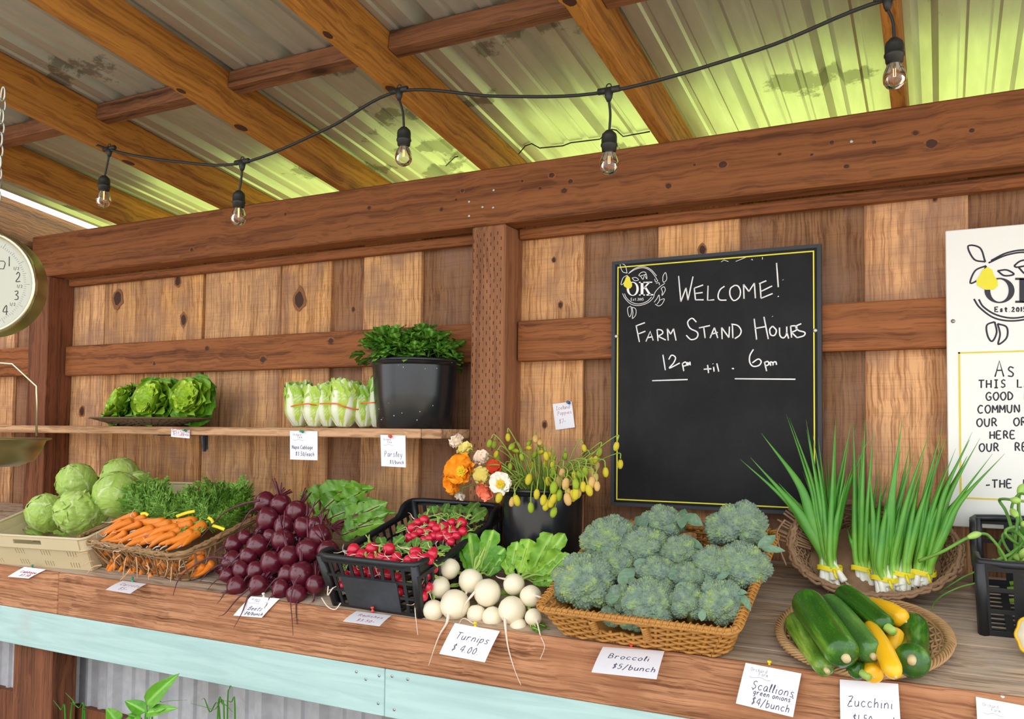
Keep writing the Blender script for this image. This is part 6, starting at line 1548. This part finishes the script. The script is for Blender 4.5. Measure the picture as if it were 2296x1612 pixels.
# ------------------------------------------------------------------ broccoli
def ico_big(k):
    import bmesh
    b = bmesh.new(); bmesh.ops.create_icosphere(b, subdivisions=k, radius=1.0); b.verts.ensure_lookup_table()
    out = (np.array([v.co[:] for v in b.verts]), [tuple(v.index for v in f.verts) for f in b.faces]); b.free(); return out
IV, IF = ico_big(7)
def crown_mesh(seed, nl, flat):
    """one connected curd: domed lobes, each covered in rounded beads; nothing below the waist"""
    rs = np.random.RandomState(seed); D = IV / np.linalg.norm(IV, axis=1)[:, None]
    lob = []
    for k in range(nl):
        z = 1 - (k + .5) / nl * 1.25; a = k * 2.39996 + rs.uniform(-.25, .25); r = math.sqrt(max(0, 1 - z * z))
        lob.append(((r * math.cos(a), r * math.sin(a), z), .62 + rs.uniform(-.06, .08), .36 + rs.uniform(-.05, .08)))
    R = np.full(len(D), .34)
    for c, dist, rad in lob:
        c = np.array(c) * dist; bq = D @ c; disc = bq * bq - (c @ c - rad * rad); ok = disc > 0
        R = np.where(ok, np.maximum(R, bq + np.sqrt(np.where(ok, disc, 0))), R)
    P = D * R[:, None]; P[:, 2] *= flat
    bump = np.empty(len(P))
    for i, p in enumerate(P):
        d = noise.voronoi(V(p * 12.0))[0]; bump[i] = max(0.0, 1 - (d[0] / .52) ** 2) * .075 + .02 * noise.noise(V(p * 5 + seed))
    up = D[:, 2] > -.25
    P = P + D * np.where(up, bump, 0)[:, None]
    me = bpy.data.meshes.new('florets'); me.from_pydata(P.tolist(), [], IF); me.materials.append(M_broc); me.polygons.foreach_set('use_smooth', [True] * len(IF)); me.update(); return me
BRM = [crown_mesh(k, n, f) for k, n, f in ((1, 20, .92), (2, 26, .85), (3, 16, 1.0))]
random.seed(101)
bsf = .593; brp = pile(.095, bsf - .06, .28)
BRZ = [(480, 690, 232, 0), (1020, 860, 205, 1), (1335, 860, 150, 2), (1590, 860, 185, 0), (690, 350, 205, 1), (1120, 215, 155, 2), (980, 420, 175, 0), (1275, 450, 145, 1), (1730, 250, 205, 2), (1770, 560, 195, 1), (1545, 560, 165, 0), (1080, 650, 165, 2), (740, 560, 150, 1), (1330, 660, 130, 0), (790, 820, 110, 2), (880, 1000, 95, 0), (700, 960, 90, 1)]
BLB = ['large broccoli head at the corner of the tray nearest the turnips', 'broccoli head above the hand hole of the tray', 'narrow broccoli head in the front row between two larger ones', 'broccoli head in the front corner nearest the zucchini plate', 'broccoli head at the back beside the flower bucket', 'broccoli head standing highest at the back of the tray', 'purplish broccoli head behind the middle of the heap', 'small broccoli head with bright leaf just behind the middle', 'broccoli head in the back corner under the scallion basket',
       'broccoli head along the wrapped side rim facing the scallions', 'broccoli head with yellowish tips inside the side rim', 'broccoli head in the centre of the heap', 'broccoli head between the turnip corner and the back row', 'little broccoli head near the centre, behind the narrow front one', 'small broccoli head wedged low between the two front heads', 'broccoli head showing through the hand hole of the tray', 'broccoli head low behind the front weave near the turnips']
BLS = [(740, 750, 700, 830, 90), (760, 700, 880, 560, 110), (690, 470, 640, 330, 100), (990, 230, 900, 130, 100), (1270, 240, 1300, 60, 90), (1300, 130, 1420, 190, 100), (1300, 320, 1430, 380, 70), (1180, 660, 1260, 560, 110), (1180, 640, 1130, 580, 80), (1900, 400, 2040, 290, 80), (1930, 400, 2100, 410, 60), (1720, 760, 1800, 760, 50), (1770, 780, 1830, 880, 60), (1440, 1000, 1450, 900, 60), (1380, 480, 1500, 430, 80), (880, 540, 990, 500, 70), (680, 190, 640, 140, 60), (1220, 720, 1330, 690, 50), (1560, 660, 1660, 600, 50), (1500, 700, 1490, 620, 60), (850, 640, 900, 700, 60), (1250, 860, 1260, 760, 60), (840, 900, 860, 830, 60), (560, 420, 540, 340, 60)]
bro = []
for (x, y, r, k), lb in zip(BRZ, BLB):
    p = brp(1180 + x / 3.663, 1120 + y / 3.663); R = r / 3.663 * pxsize(p) * 1.1; p = p - VIEW(p) * (R * .30 if y < 940 else .06)
    o = thing('broccoli_head', lb, 'broccoli', p, frame((VIEW(p) * .55 + V((rnd(-.15, .15), rnd(-.1, .1), 1))).normalized()) @ Quaternion((0, 0, 1), rnd(0, 6)), 'broccoli heads in the rattan tray', R * 1.08)
    part('florets', BRM[k], o)
    b = MB(); b.tube([(0, 0, -.9), (0, 0, -.4), (0, 0, .1)], [.16, .15, .3], 10); b.build('stalk', M_bstk, o, local=True); bro.append((o, p, R))
for (x0, y0, x1, y1, w) in BLS:
    a, c = (1180 + x0 / 3.663, 1120 + y0 / 3.663), (1180 + x1 / 3.663, 1120 + y1 / 3.663)
    o, pc_, R = min(bro, key=lambda q: math.hypot(proj(q[1])[0] - a[0], proj(q[1])[1] - a[1]))
    pa, pb_ = brp(*a), brp(*c); vw = VIEW(pa); pa += vw * .028; pb_ += vw * .045
    b = MB(); leaf(b, pa, pb_ - pa, vw + V((0, 0, .4)), (pb_ - pa).length * 1.1, w / 3.663 * pxsize(pa) * 1.1, .15, .2, .1, 'oval', 7, 9, 5, rnd(.3, .8)); b.build('leaf', L_broc, o)

# ------------------------------------------------------------------ scallions
def C6(x, y): return (1640 + x / 3.5, 920 + y / 3.5)
def scallion_bunch(label, tie, bulbs, tips, ybase, seed, ytip=-.115):
    random.seed(seed); tp = aty(*C6(*tie), ybase); o = thing('scallion_bunch', label, 'scallions', tp, group='scallion bunches')
    n = len(bulbs); per = [[] for _ in bulbs]
    order = sorted(range(len(tips)), key=lambda i: tips[i][0])
    for q, i in enumerate(order): per[min(n - 1, q * n // len(tips))].append(tips[i])
    for k, (bx, by) in enumerate(sorted(bulbs)):
        yb = ybase - .006 + rnd(-.01, .006); p = aty(*C6(bx, by), yb); u = (k + .5) / n - .5
        m_ = tp + V((u * .038, rnd(-.008, .008), 0)); up = m_ + (m_ - p).normalized() * .035
        b = MB(); sp = spline([p, p.lerp(m_, .35), m_, up], 5); L = len(sp)
        b.tube(sp, [.0094 * (1 - .22 * i / L) * (.75 if i == 0 else 1.0) for i in range(L)], 10)
        s_ = b.build('stalk', M_bulb, o)
        b = MB()
        for z in range(5): e = (p - m_).normalized(); b.tube(spline([p, p + e * .006 + V((rnd(-.006, .006), rnd(-.006, .006), 0)), p + e * .012 + V((rnd(-.01, .01), rnd(-.01, .01), rnd(-.004, .004)))], 3), .0005, 4)
        b.build('rootlets', M_rtail, s_)
        for (tx, ty) in per[k]:
            yt = ytip + rnd(-.03, .03); t_ = aty(*C6(tx, ty), yt); d = t_ - up
            md = up.lerp(t_, .5) + V((-(d.x) * rnd(.02, .16), rnd(-.02, .01), abs(d.x) * rnd(.02, .16)))
            b = MB(); sp = spline([m_, up, up.lerp(md, .5) + V((0, 0, .004)), md, t_], 7); L = len(sp); w = rnd(.0098, .0132)
            def cf(t, a): return (max(0, .95 - t * 5.5), min(1, 1.0 - 1.1 * t) if t < .5 else .42, 0)
            b.tube(sp, [w * (.85 + .35 * math.sin(PI * min(1, i / L * 1.3))) * (1 - (i / L) ** 5) * (1 if i < L * .75 else max(.08, 1 - (i / L - .75) * 3.4)) for i in range(L)], 9, flat=.62, colf=cf); b.build('leaf', L_scal, s_)
    b = MB()
    b.grid(lambda u, v: tp + V((.031 * math.cos(2 * PI * u), .018 * math.sin(2 * PI * u), .006 - .012 * v + .003 * math.sin(4 * PI * u))), 30, 2, wrapu=True)
    b.grid(lambda u, v: tp + V((.0305 * math.cos(2 * PI * u), .0175 * math.sin(2 * PI * u), .006 - .012 * v + .003 * math.sin(4 * PI * u))), 30, 2, wrapu=True)
    b.tube(spline([tp + V((.012, -.017, 0)), tp + V((.016, -.026, -.012)), tp + V((.02, -.024, -.022))], 4), .0035, 6, flat=.2)
    b.build('tie', M_tie, o)
    return o
YS0 = ct(0, .20, .03).y
scallion_bunch('scallion bunch at the frayed end of the basket, with one bulb sticking out', (772, 1238), [(715, 1330), (745, 1350), (785, 1380), (830, 1400), (890, 1345), (800, 1335), (760, 1370)], [(70, 385), (150, 370), (235, 180), (430, 30), (455, 60), (585, 70), (500, 200), (590, 150), (640, 200), (690, 430), (820, 40), (940, 100), (920, 230), (760, 380), (740, 430), (970, 380), (1080, 210), (430, 440), (370, 570), (810, 120), (910, 500), (630, 330), (560, 480), (680, 210)], YS0 + .01, 1)
scallion_bunch('scallion bunch standing furthest back, with a long loose tie', (1040, 1240), [(1020, 1425), (1045, 1400), (1075, 1400), (1105, 1380), (1060, 1360)], [(955, 90), (1030, 210), (1000, 330), (1110, 320), (1115, 130), (1160, 430), (900, 900), (960, 350), (1245, 520), (1090, 480), (1050, 60)], YS0 + .03, 2)
scallion_bunch('scallion bunch in the middle of the basket, nearest the viewer', (1200, 1318), [(1165, 1450), (1195, 1440), (1230, 1450), (1250, 1445), (1210, 1410), (1240, 1390)], [(1340, 80), (1430, 330), (1260, 560), (1090, 755), (1080, 420), (1320, 700), (1000, 600), (1220, 640), (1560, 160), (1330, 300), (1180, 500)], YS0 - .015, 3, -.16)
scallion_bunch('scallion bunch just beside the middle one, with pale rootlets on the basket', (1332, 1278), [(1285, 1380), (1310, 1420), (1345, 1430), (1380, 1425), (1340, 1380)], [(1490, 440), (1525, 610), (1400, 270), (1445, 560), (1510, 380), (1380, 480), (1600, 420), (1450, 760)], YS0, 4, -.14)
scallion_bunch('scallion bunch leaning across the white sign', (1500, 1272), [(1425, 1390), (1450, 1380), (1480, 1385), (1515, 1375), (1540, 1360), (1495, 1350)], [(1690, 190), (1890, 170), (1870, 230), (1950, 220), (2050, 340), (2145, 340), (1870, 580), (1790, 500), (1650, 240), (1660, 110), (1760, 300), (1700, 600), (1850, 360), (1700, 400)], YS0 + .01, 5, -.13)

# ------------------------------------------------------------------ zucchini and yellow squash on the plate
def squash(name, lb, cat, p0, p1, r, mat, h, curve=0.0, neck=1.0, stub='cut', seed=0, ribs=0, yel=None):
    """from blossom end p0 to stem end p1 (photograph points), both h metres over the counter"""
    a, c = K(p0[0], p0[1], h[0]), K(p1[0], p1[1], h[1]); d = c - a; L = d.length; R = r * pxsize(a)
    o = thing(name, lb, cat, (a + c) / 2, frame(d, CN), 'squash on the oval plate')
    b = MB(); n = 26; pts = []; rr = []
    for i in range(n + 1):
        t = i / n; pts.append(V((curve * L * math.sin(PI * t), 0, (t - .5) * L)))
        rr.append(R * (min(1, math.sqrt(max(0, 1 - (1 - min(1, t / .16)) ** 2)))) * (1 - (1 - neck) * max(0, (t - .35) / .65) ** 1.2) * (1.0 if t < .93 else math.sqrt(max(.12, 1 - ((t - .93) / .07) ** 2 * .75))) + .0004)
    N = 24; b.tube(pts, rr, N)
    if ribs:
        for i, v in enumerate(b.v):
            k = i % N; q = pts[min(n, i // N)]; e = V(v) - q; f = 1 + .045 * math.cos(ribs * 2 * PI * k / N); b.v[i] = tuple(q + e * f)
    b.build('body', mat, o, local=True)
    b = MB(); e = V((0, 0, L / 2 - .002)); rs = R * (.25 if stub == 'cut' else .42) * (neck ** .5)
    b.lathe([(0, -.006), (rs * 1.25, -.004), (rs, .004), (rs * .95, .010 if stub == 'cut' else .022), (0, .0105 if stub == 'cut' else .0225)], 8 if stub != 'cut' else 14, Matrix.Translation(e)); b.build('stem', M_cut if stub == 'cut' else M_cst, o, local=True)
    b = MB(); b.ico((0, 0, -L / 2 + .001), R * .16, 2); b.build('blossom_end', M_cut, o, local=True)
    return o
def C7(x, y): return (1640 + x / 3.5, 1280 + y / 3.5)
squash('zucchini', 'pale green striped zucchini on the outer edge of the plate nearest the broccoli', 'zucchini', C7(478, 360), C7(745, 775), 24, M_zlt, (.045, .042), -.02, .85, 'cut', 1, ribs=5)
squash('zucchini', 'largest glossy dark green zucchini lying on top of the plate', 'zucchini', C7(560, 215), C7(895, 680), 35, M_zdk, (.095, .085), .02, .95, 'cut', 2)
squash('zucchini', 'dull green zucchini beside the largest one', 'zucchini', C7(730, 235), C7(1110, 665), 27, M_zmd, (.075, .070), .03, .95, 'cut', 3)
squash('zucchini', 'dark zucchini at the back of the plate leaning on a yellow squash', 'zucchini', C7(850, 165), C7(1225, 445), 25, M_zdk, (.085, .080), .02, .85, 'long', 4)
squash('zucchini', 'short dark zucchini with a pale cut stem low at the front of the plate', 'zucchini', C7(760, 620), C7(1025, 800), 22, M_zdk, (.035, .033), -.02, .8, 'long', 5)
squash('zucchini', 'curved dark zucchini at the end of the plate nearest the scape crate', 'zucchini', C7(1425, 350), C7(1415, 700), 32, M_zdk, (.050, .060), -.16, 1.1, 'cut', 6)
squash('yellow_squash', 'yellow squash at the back of the plate under a dark zucchini', 'squash', C7(1370, 400), C7(1070, 255), 22, M_yel_s, (.060, .060), .05, .7, 'cut', 7)
squash('yellow_squash', 'long bright yellow squash with a crooked neck on top at the front', 'squash', C7(1290, 835), C7(1080, 425), 22, M_yel_s, (.060, .072), .05, .72, 'cut', 8)
squash('yellow_squash', 'short yellow squash poking out under the dull green zucchini', 'squash', C7(1120, 835), C7(1090, 690), 21, M_yel_s, (.032, .034), 0, .95, 'cut', 9)
squash('yellow_squash', 'yellow squash mostly hidden between the long yellow one and the curved zucchini', 'squash', C7(1285, 490), C7(1250, 660), 21, M_yel_s, (.040, .036), .02, .9, 'cut', 10)
squash('yellow_squash', 'thin yellow squash pressed under the curved zucchini', 'squash', C7(1395, 430), C7(1345, 690), 14, M_yel_s, (.028, .028), -.05, .9, 'cut', 11)

# ------------------------------------------------------------------ garlic scapes
def C8(x, y): return (2060 + x / 3.84, 1060 + y / 3.84)
SCP = [([(0, 760), (200, 680), (420, 560), (560, 525), (640, 580), (720, 690), (760, 780)], 'lying out over the crate edge across the scallion bulbs', -.30, .40),
       ([(610, 790), (690, 745), (800, 690), (870, 600), (850, 480), (770, 480), (745, 520), (800, 580), (900, 640)], 'curling in a tight loop at the crate corner', -.27, .05),
       ([(700, 800), (760, 770), (840, 650), (780, 540), (700, 600), (700, 700), (780, 760), (900, 740), (1020, 690)], 'bending round in a wide ring above the corner', -.25, .06),
       ([(760, 850), (870, 640), (960, 520), (1040, 420)], 'standing straight up to the white sign', -.24, .8),
       ([(900, 880), (860, 700), (800, 480), (750, 330), (695, 240), (740, 225), (850, 240), (940, 250)], 'with a sharp kink in front of the sign lettering', -.22, .85),
       ([(840, 840), (830, 560), (850, 400), (800, 300), (870, 180), (980, 220)], 'arching high in front of the sign', -.23, .5),
       ([(960, 860), (900, 500), (860, 320), (880, 140), (960, 80), (1060, 140)], 'curled highest of the garlic scapes', -.20, .6),
       ([(1000, 830), (920, 600), (850, 520), (770, 500), (720, 560), (800, 700), (960, 760)], 'looping back down into the crate', -.26, .9),
       ([(490, 850), (380, 900), (260, 975), (160, 1035)], 'thin tail lying between the crate and the wicker basket', -.22, None),
       ([(490, 950), (340, 990), (200, 1060), (130, 1130), (115, 1180)], 'long thin tail drooping to the counter beside the basket', -.27, None),
       ([(990, 350), (940, 420), (890, 470), (880, 600), (940, 680)], 'short thick scape close to the picture edge', -.24, .4),
       ([(1060, 560), (1000, 600), (900, 690), (860, 820)], 'straight one slanting into the crate by the edge of the picture', -.28, .7)]
for q, lb, y, bud in SCP:
    pts = [aty(*C8(*p), y - .025 * math.sin(i * 1.3)) for i, p in enumerate(q)]; sp = spline(pts, 8); m = len(sp); o = thing('garlic_scape', 'green garlic scape ' + lb, 'garlic scape', sp[0], group='garlic scapes')
    r0 = .0042 if bud is not None else .0022
    b = MB(); b.tube(sp, [r0 * (1 - .35 * i / m) for i in range(m)], 8, colf=lambda t, a: (0, .3 + .5 * abs(t - .5), 0)); b.build('stem', L_scape, o)
    if bud is not None:
        i = int(bud * (m - 1)); i = min(m - 4, max(1, i)); b = MB(); w = sp[max(0, i - 3):i + 4]; b.tube(w, [r0 * (.9 + 1.1 * math.sin(PI * j / (len(w) - 1))) for j in range(len(w))], 8, colf=lambda t, a: (.5, 1, 0)); b.build('bud', L_scape, o)
random.seed(111)
sty = ct(0, SCR['s'], 0).y
for k in range(16):                                        # bundled straight stems seen through the crate front
    z = .03 + .012 * (k % 8); s0 = SCR['s'] + .06 - .03 * (k // 8); a, c = ct(SCR['x'] - .13 + rnd(-.02, .02), s0, z * .6 + .01), ct(SCR['x'] + .19, s0 + rnd(-.02, .02), z + .03)
    b = MB(); b.tube(spline([a, a.lerp(c, .5) + CN * .004, c], 5), .0052, 8, colf=lambda t, a: (0, .9, 0)); o = tag(b.build('garlic_scape', L_scape), 'bright green scape stem lying inside the crate, seen through its front lattice', 'garlic scape', 'scape stems inside the crate')
# white squash with a yellow edge in front of the crate
p = ct(aty(2338, 1385, -.40).x, SCR['s'] + .22, .047)
o = thing('pattypan_squash', 'white round vegetable with a yellow scalloped edge in front of the scape crate', 'squash', p, frame((CN * .55 + V((-.1, -1, 0))).normalized()))
b = MB(); prf = [(0, -.026), (.02, -.025), (.036, -.016), (.046, -.004), (.0485, .002), (.044, .009), (.03, .018), (.012, .023), (0, .024)]
b.lathe(prf, 48, mod=lambda p, a, t: V((p.x * (1 + .03 * math.cos(10 * a)), p.y * (1 + .03 * math.cos(10 * a)), p.z))); b.build('body', M_turn, o, local=True)
b = MB(); b.tube([((.0485 + .0015 * math.cos(10 * a)) * math.cos(a), (.0485 + .0015 * math.cos(10 * a)) * math.sin(a), .001) for a in [2 * PI * k / 80 for k in range(80)]], .0042, 6, closed=True); b.build('scalloped_edge', M_yel_s, o, local=True)

# ------------------------------------------------------------------ Iceland poppies
def petmat(name, a_, b_): 
    t = NT(name); v = t.coord(); n = t.noise(v, 70, 4, .6); c = t.mix(n, a_, b_); t.bump(t.noise(v, 220, 2), .4, .002); m = t.fin(c, .6, 0, .2); t.b.inputs['Subsurface Weight'].default_value = .25; t.b.inputs['Subsurface Radius'].default_value = (.01, .008, .004); return m
PET = {'orange': petmat('orange_petal', 'f28a10', 'ffae2a'), 'cream': petmat('cream_petal', 'f4dcc4', 'fbe9d6'), 'yellow': petmat('yellow_petal', 'ecd868', 'f7ec9a'), 'coral': petmat('coral_petal', 'f0785a', 'f99a74'), 'red': petmat('red_orange_petal', 'e8482a', 'f4683c'), 'white': petmat('white_petal', 'f3e6d4', 'fbf3e4')}
M_stam = plain('yellow_stamens', 'f0cc18', .6, var=.15, vs=200); M_pst = leafmat('poppy_stem', '6f8f2c', 'a8c44c', .5, trans=0)
def mk_bud(name, a_, b_): t = NT(name); n = t.noise(t.coord(), 60, 3); return t.fin(t.mix(n, a_, b_), .55, 0, .3)
M_bud = [mk_bud('green_bud', '7f9a24', 'a4b834'), mk_bud('yellow_bud', 'b4a820', 'd8c63a'), mk_bud('tan_bud', 'c49a50', 'dcb878')]
def C9(x, y): return (960 + x / 4.99, 940 + y / 4.99)
def poppy(label, x, y, rpx, col, yy, face, openn, base, seed, stam=False, npet=6):
    random.seed(seed); p = aty(*C9(x, y), yy); R = rpx * 1.3 / 4.99 * pxsize(p); o = thing('poppy', label, 'poppy', p, frame(V(face)), 'open poppies in the flower bucket')
    for k in range(npet):
        a = k * 2 * PI / npet * (1 if k < 4 else 1.13) + rnd(-.25, .25); el = openn * .72 + rnd(-.15, .15) - (.2 if k < 3 else 0); d = V((math.cos(a) * math.cos(el), math.sin(a) * math.cos(el), math.sin(el)))
        b = MB(); leaf(b, (0, 0, -.1 * R), d, V((-math.cos(a) * math.sin(el), -math.sin(a) * math.sin(el), math.cos(el))), R * rnd(.95, 1.12), R * 1.35, -.18 - .15 * openn, .12, .20, 'round', 14, 12, 0, .5, curl=-.10)
        for i, v in enumerate(b.v): b.v[i] = tuple(V(v) + R * .10 * noise.noise_vector(V(v) * (2.6 / R) + V((seed, k, 0))) + R * .03 * noise.noise_vector(V(v) * (8 / R)))
        b.build('petal', PET[col], o, local=True)
    if stam:
        b = MB()
        for k in range(70):
            a = k * 2.4; r_ = .34 * math.sqrt(k / 70) * R; b.tube([(r_ * .3 * math.cos(a), r_ * .3 * math.sin(a), 0), (r_ * math.cos(a), r_ * math.sin(a), R * (.26 + rnd(-.05, .05)))], [R * .012, R * .04], 5)
        s_ = b.build('stamens', M_stam, o, local=True); s_['kind'] = 'stuff'
        b = MB(); b.lathe([(0, 0), (R * .10, R * .05), (R * .12, R * .2), (R * .13, R * .24), (0, R * .26)], 14); b.build('pistil', M_bud[0], o, local=True)
    q = FB + V((rnd(-.04, .0), rnd(-.04, .02), FBh - .03)) if base is None else base
    bk_ = p - V(face).normalized() * R * .15
    b = MB(); mid = q.lerp(bk_, .55) + V((0, 0, .03)); b.tube(spline([q + V((.01, 0, -.1)), q, mid, bk_ - V(face).normalized() * .02, bk_], 6), .0022, 7, colf=lambda t, a: (.2, .6, 0)); b.build('stem', M_pst, o)
yf0 = FB.y - FBr
poppy('big bright orange poppy facing outwards', 395, 590, 155, 'orange', yf0 - .02, (-.1, -1, .15), .62, None, 1, True)
poppy('drooping orange poppy below the big orange one', 320, 690, 130, 'orange', yf0 - .005, (-.5, -.8, -.4), .95, None, 2)
poppy('pinkish cream poppy seen side on, topmost of the open flowers', 350, 280, 92, 'cream', yf0 + .02, (-.7, -.3, .75), .95, None, 3)
poppy('pale yellow poppy under the topmost cream one', 430, 375, 92, 'yellow', yf0 + .015, (-.3, -.6, .8), .85, None, 4)
poppy('cupped pale pink poppy between the yellow one and the post', 605, 460, 90, 'cream', yf0 + .015, (.0, -.8, .6), .95, None, 5)
poppy('yellow poppy in the middle of the open flowers', 610, 640, 95, 'yellow', yf0 + .005, (.1, -1, .2), .8, None, 6)
poppy('coral poppy hanging lowest', 650, 780, 100, 'coral', yf0 - .005, (-.1, -.8, -.5), .8, None, 7)
poppy('creamy white poppy with a yellow centre', 815, 730, 112, 'white', yf0 - .02, (.15, -1, .25), .45, None, 8, True)
poppy('red orange poppy half hidden behind the white and pink ones', 745, 560, 85, 'red', yf0 + .05, (.2, -.8, .4), .8, None, 9)
poppy('white poppy petals hanging under the big orange flower', 370, 830, 60, 'white', yf0 + .01, (-.2, -.6, -.9), .9, None, 10)
# buds on hooked stems
BUDS = [(685, 270, 0), (740, 285, 0), (893, 200, 1), (760, 390, 1), (775, 445, 0), (935, 305, 0), (980, 350, 0), (1200, 215, 2), (1255, 280, 1), (1130, 265, 0), (1125, 320, 1), (1190, 390, 0), (1260, 370, 1), (1320, 410, 1), (1310, 500, 1), (1395, 450, 1), (1395, 500, 1), (1535, 410, 0), (1165, 515, 1), (1745, 320, 1), (1915, 365, 0), (2105, 300, 1), (2150, 500, 1), (1825, 450, 1), (1870, 450, 1), (1985, 590, 1), (1890, 520, 2), (1395, 595, 0), (1500, 605, 2), (1465, 685, 2), (1125, 670, 1), (1540, 720, 2), (1640, 635, 1), (1695, 605, 0), (1755, 585, 0), (1815, 610, 2), (1865, 660, 2), (1830, 705, 2), (1890, 745, 2), (1735, 750, 1), (1800, 790, 1), (1650, 830, 1), (1680, 820, 2), (1565, 815, 2), (1560, 890, 2), (1620, 850, 1), (1405, 760, 0), (1465, 845, 0), (1400, 890, 1), (1215, 835, 1), (1290, 900, 1), (1325, 955, 1), (1150, 985, 0), (1405, 1035, 0), (990, 905, 1), (940, 920, 2), (795, 870, 1), (915, 530, 0), (850, 570, 0), (1045, 420, 0), (1380, 930, 1), (1650, 720, 0), (1250, 255, 2), (1350, 400, 1), (1340, 690, 1), (1690, 640, 0)]
BUM = []
for k in range(3):
    b = MB(); b.lathe([(0, -1.25), (.25, -1.2), (.48, -.95), (.66, -.4), (.68, .1), (.56, .6), (.38, .95), (.15, 1.05), (0, 1.06)], 16, mod=lambda p, a, t: V((p.x * (1 + .07 * math.cos(2 * a)), p.y * (1 + .05 * math.cos(3 * a)), p.z))); BUM.append([b.mesh('bud', m) for m in M_bud])
random.seed(131); bits = []
for i, (x, y, c) in enumerate(BUDS):
    low = y > 580
    yy = (yf0 - .02 - rnd(0, .02)) if (low and y > 700) else (FB.y - .02 + rnd(-.07, .03)) if not low else (FB.y - FBr * .7 + rnd(-.03, .02))
    if x > 1700: yy = min(yy, -.10)
    p = aty(*C9(x, y), yy); R = .0112 * rnd(.85, 1.12)
    dn = V((rnd(-.3, .3), rnd(-.3, .1), -1)).normalized() if (x > 1500 or low or y > 380 or x < 900) else V((rnd(-.6, .6), -.3, rnd(-.7, .4))).normalized()
    o = thing('poppy_bud', 'bud', 'poppy bud', p, frame(-dn), 'poppy buds in the flower bucket')
    part('bud', BUM[i % 3][c], o, Matrix.Scale(R * (1.25 if low else 1), 4))
    right = x > 1560
    q = FB + V((.055 if right else (x - 1150) / 1000 * .10, rnd(-.03, .03), FBh - .02)); top = p - dn * R * 1.25
    hk = top - dn * .022 + (q - top).normalized() * .012
    b = MB()
    if low: mid = q.lerp(top, .5) + V((0, -.01, .05)); pts = [q + V((0, 0, -.12)), q, mid, hk + V((0, 0, .006)), top]
    else: pts = [q + V((0, 0, -.12)), q, q.lerp(hk, .55) + V((0, 0, .02)), hk, top]
    b.tube(spline(pts, 6), .0017, 6, colf=lambda t, a: (.1, .4 + .3 * t, 0)); b.build('stem', M_pst, o); bits.append((o, p))
label_rows(bits, 6, 'nodding poppy bud in the flower bucket, %s in the %s', ['topmost row', 'second row down', 'third row down', 'fourth row down', 'fifth row down', 'lowest row'])
random.seed(137)
for k in range(22):                                       # plain stems standing in the bucket
    a = C9(rnd(960, 1320), rnd(300, 520)); p = aty(*a, FB.y + rnd(-.05, .06)); q = FB + V((rnd(-.05, .03), rnd(-.05, .05), .03))
    b = MB(); b.tube(spline([q, q.lerp(p, .6) + V((0, 0, .01)), p], 6), .0019, 6, colf=lambda t, a: (.1, .5, 0)); tag(b.build('poppy_stalk', M_pst), 'straight green poppy stem standing in the flower bucket', 'stem', 'bare poppy stems in the flower bucket')

# ------------------------------------------------------------------ weeds under the counter
random.seed(141)
def CA(x, y): return (x / 4.1, 1250 + y / 4.1)
YWd = -.80
wp_ = aty(*CA(1330, 1480), YWd); root = V((wp_.x + .02, YWd, 0))
wd_ = thing('weed', 'leafy green weed growing up in front of the ribbed metal skirt', 'plant', root)
b = MB(); top = aty(*CA(1345, 1360), YWd); b.tube(spline([root, root.lerp(top, .6) + V((.01, 0, 0)), top], 6), .003, 7, colf=lambda t, a: (.1, .5, 0)); b.build('stem', L_weed, wd_)
for (x0, y0, x1, y1, w) in ((1345, 1350, 1555, 1105, 150), (1340, 1420, 1145, 1300, 120), (1345, 1430, 1560, 1360, 105), (1200, 1450, 1270, 1500, 120), (1080, 1520, 990, 1390, 130), (1260, 1470, 1180, 1440, 60), (1380, 1450, 1470, 1380, 60)):
    a, c = aty(*CA(x0, y0), YWd), aty(*CA(x1, y1), YWd - .02); b = MB(); leaf(b, a, c - a, VIEW(a) * 1.0 + V((0, 0, .35)), (c - a).length * 1.05, w / 4.1 * pxsize(a) * 1.15, .2, .2, .05, 'beet', 8, 12, 7, rnd(.5, .9)); lf = b.build('leaf', L_weed, wd_)
    q = root.lerp(top, .9); b = MB(); b.tube(spline([q, (q + a) / 2 + V((0, -.005, -.01)), a], 4), .0016, 5, colf=lambda t, a: (.1, .5, 0)); b.build('leaf_stalk', L_weed, lf)
GR = [[(2090, 1480), (2110, 1200), (2130, 1190)], [(2000, 1480), (2050, 1350), (2140, 1420)], [(2060, 1480), (1960, 1400), (1750, 1340)], [(2020, 1480), (1930, 1420), (1880, 1300), (1850, 1310)], [(650, 1480), (690, 1350), (600, 1240)], [(780, 1480), (720, 1380), (640, 1330)], [(600, 1480), (560, 1400), (490, 1310)], [(760, 1484), (770, 1400), (800, 1385)], [(2160, 1480), (2120, 1330), (2010, 1320)], [(1400, 1450), (1500, 1330), (1720, 1310)]]
gl_ = ['tall bent grass blade by the foot of the skirt near the middle', 'grass blade arching towards the weed', 'grass blade lying out flat towards the weed', 'thin seed stalk beside the arching blades', 'grass blade in front of the counter leg', 'grass blade crossing in front of the sill plank', 'short grass blade close to the leg', 'thin dry stalk in front of the sill plank', 'looped grass blade under the teal board', 'long horizontal grass blade touching the weed leaf']
for g, lb in zip(GR, gl_):
    y = -.70 + rnd(-.06, .03); pts = [aty(*CA(*q), y) for q in g]; base = V((pts[0].x + rnd(-.02, .02), y, 0)); b = MB(); sp = spline([base] + pts, 7); m = len(sp); b.tube(sp, [.0036 * (1 - .85 * (i / m) ** 2) for i in range(m)], 6, flat=.3, colf=lambda t, a: (0, .4, 0)); tag(b.build('grass_blade', L_weed), lb, 'grass', 'grass blades by the skirt')
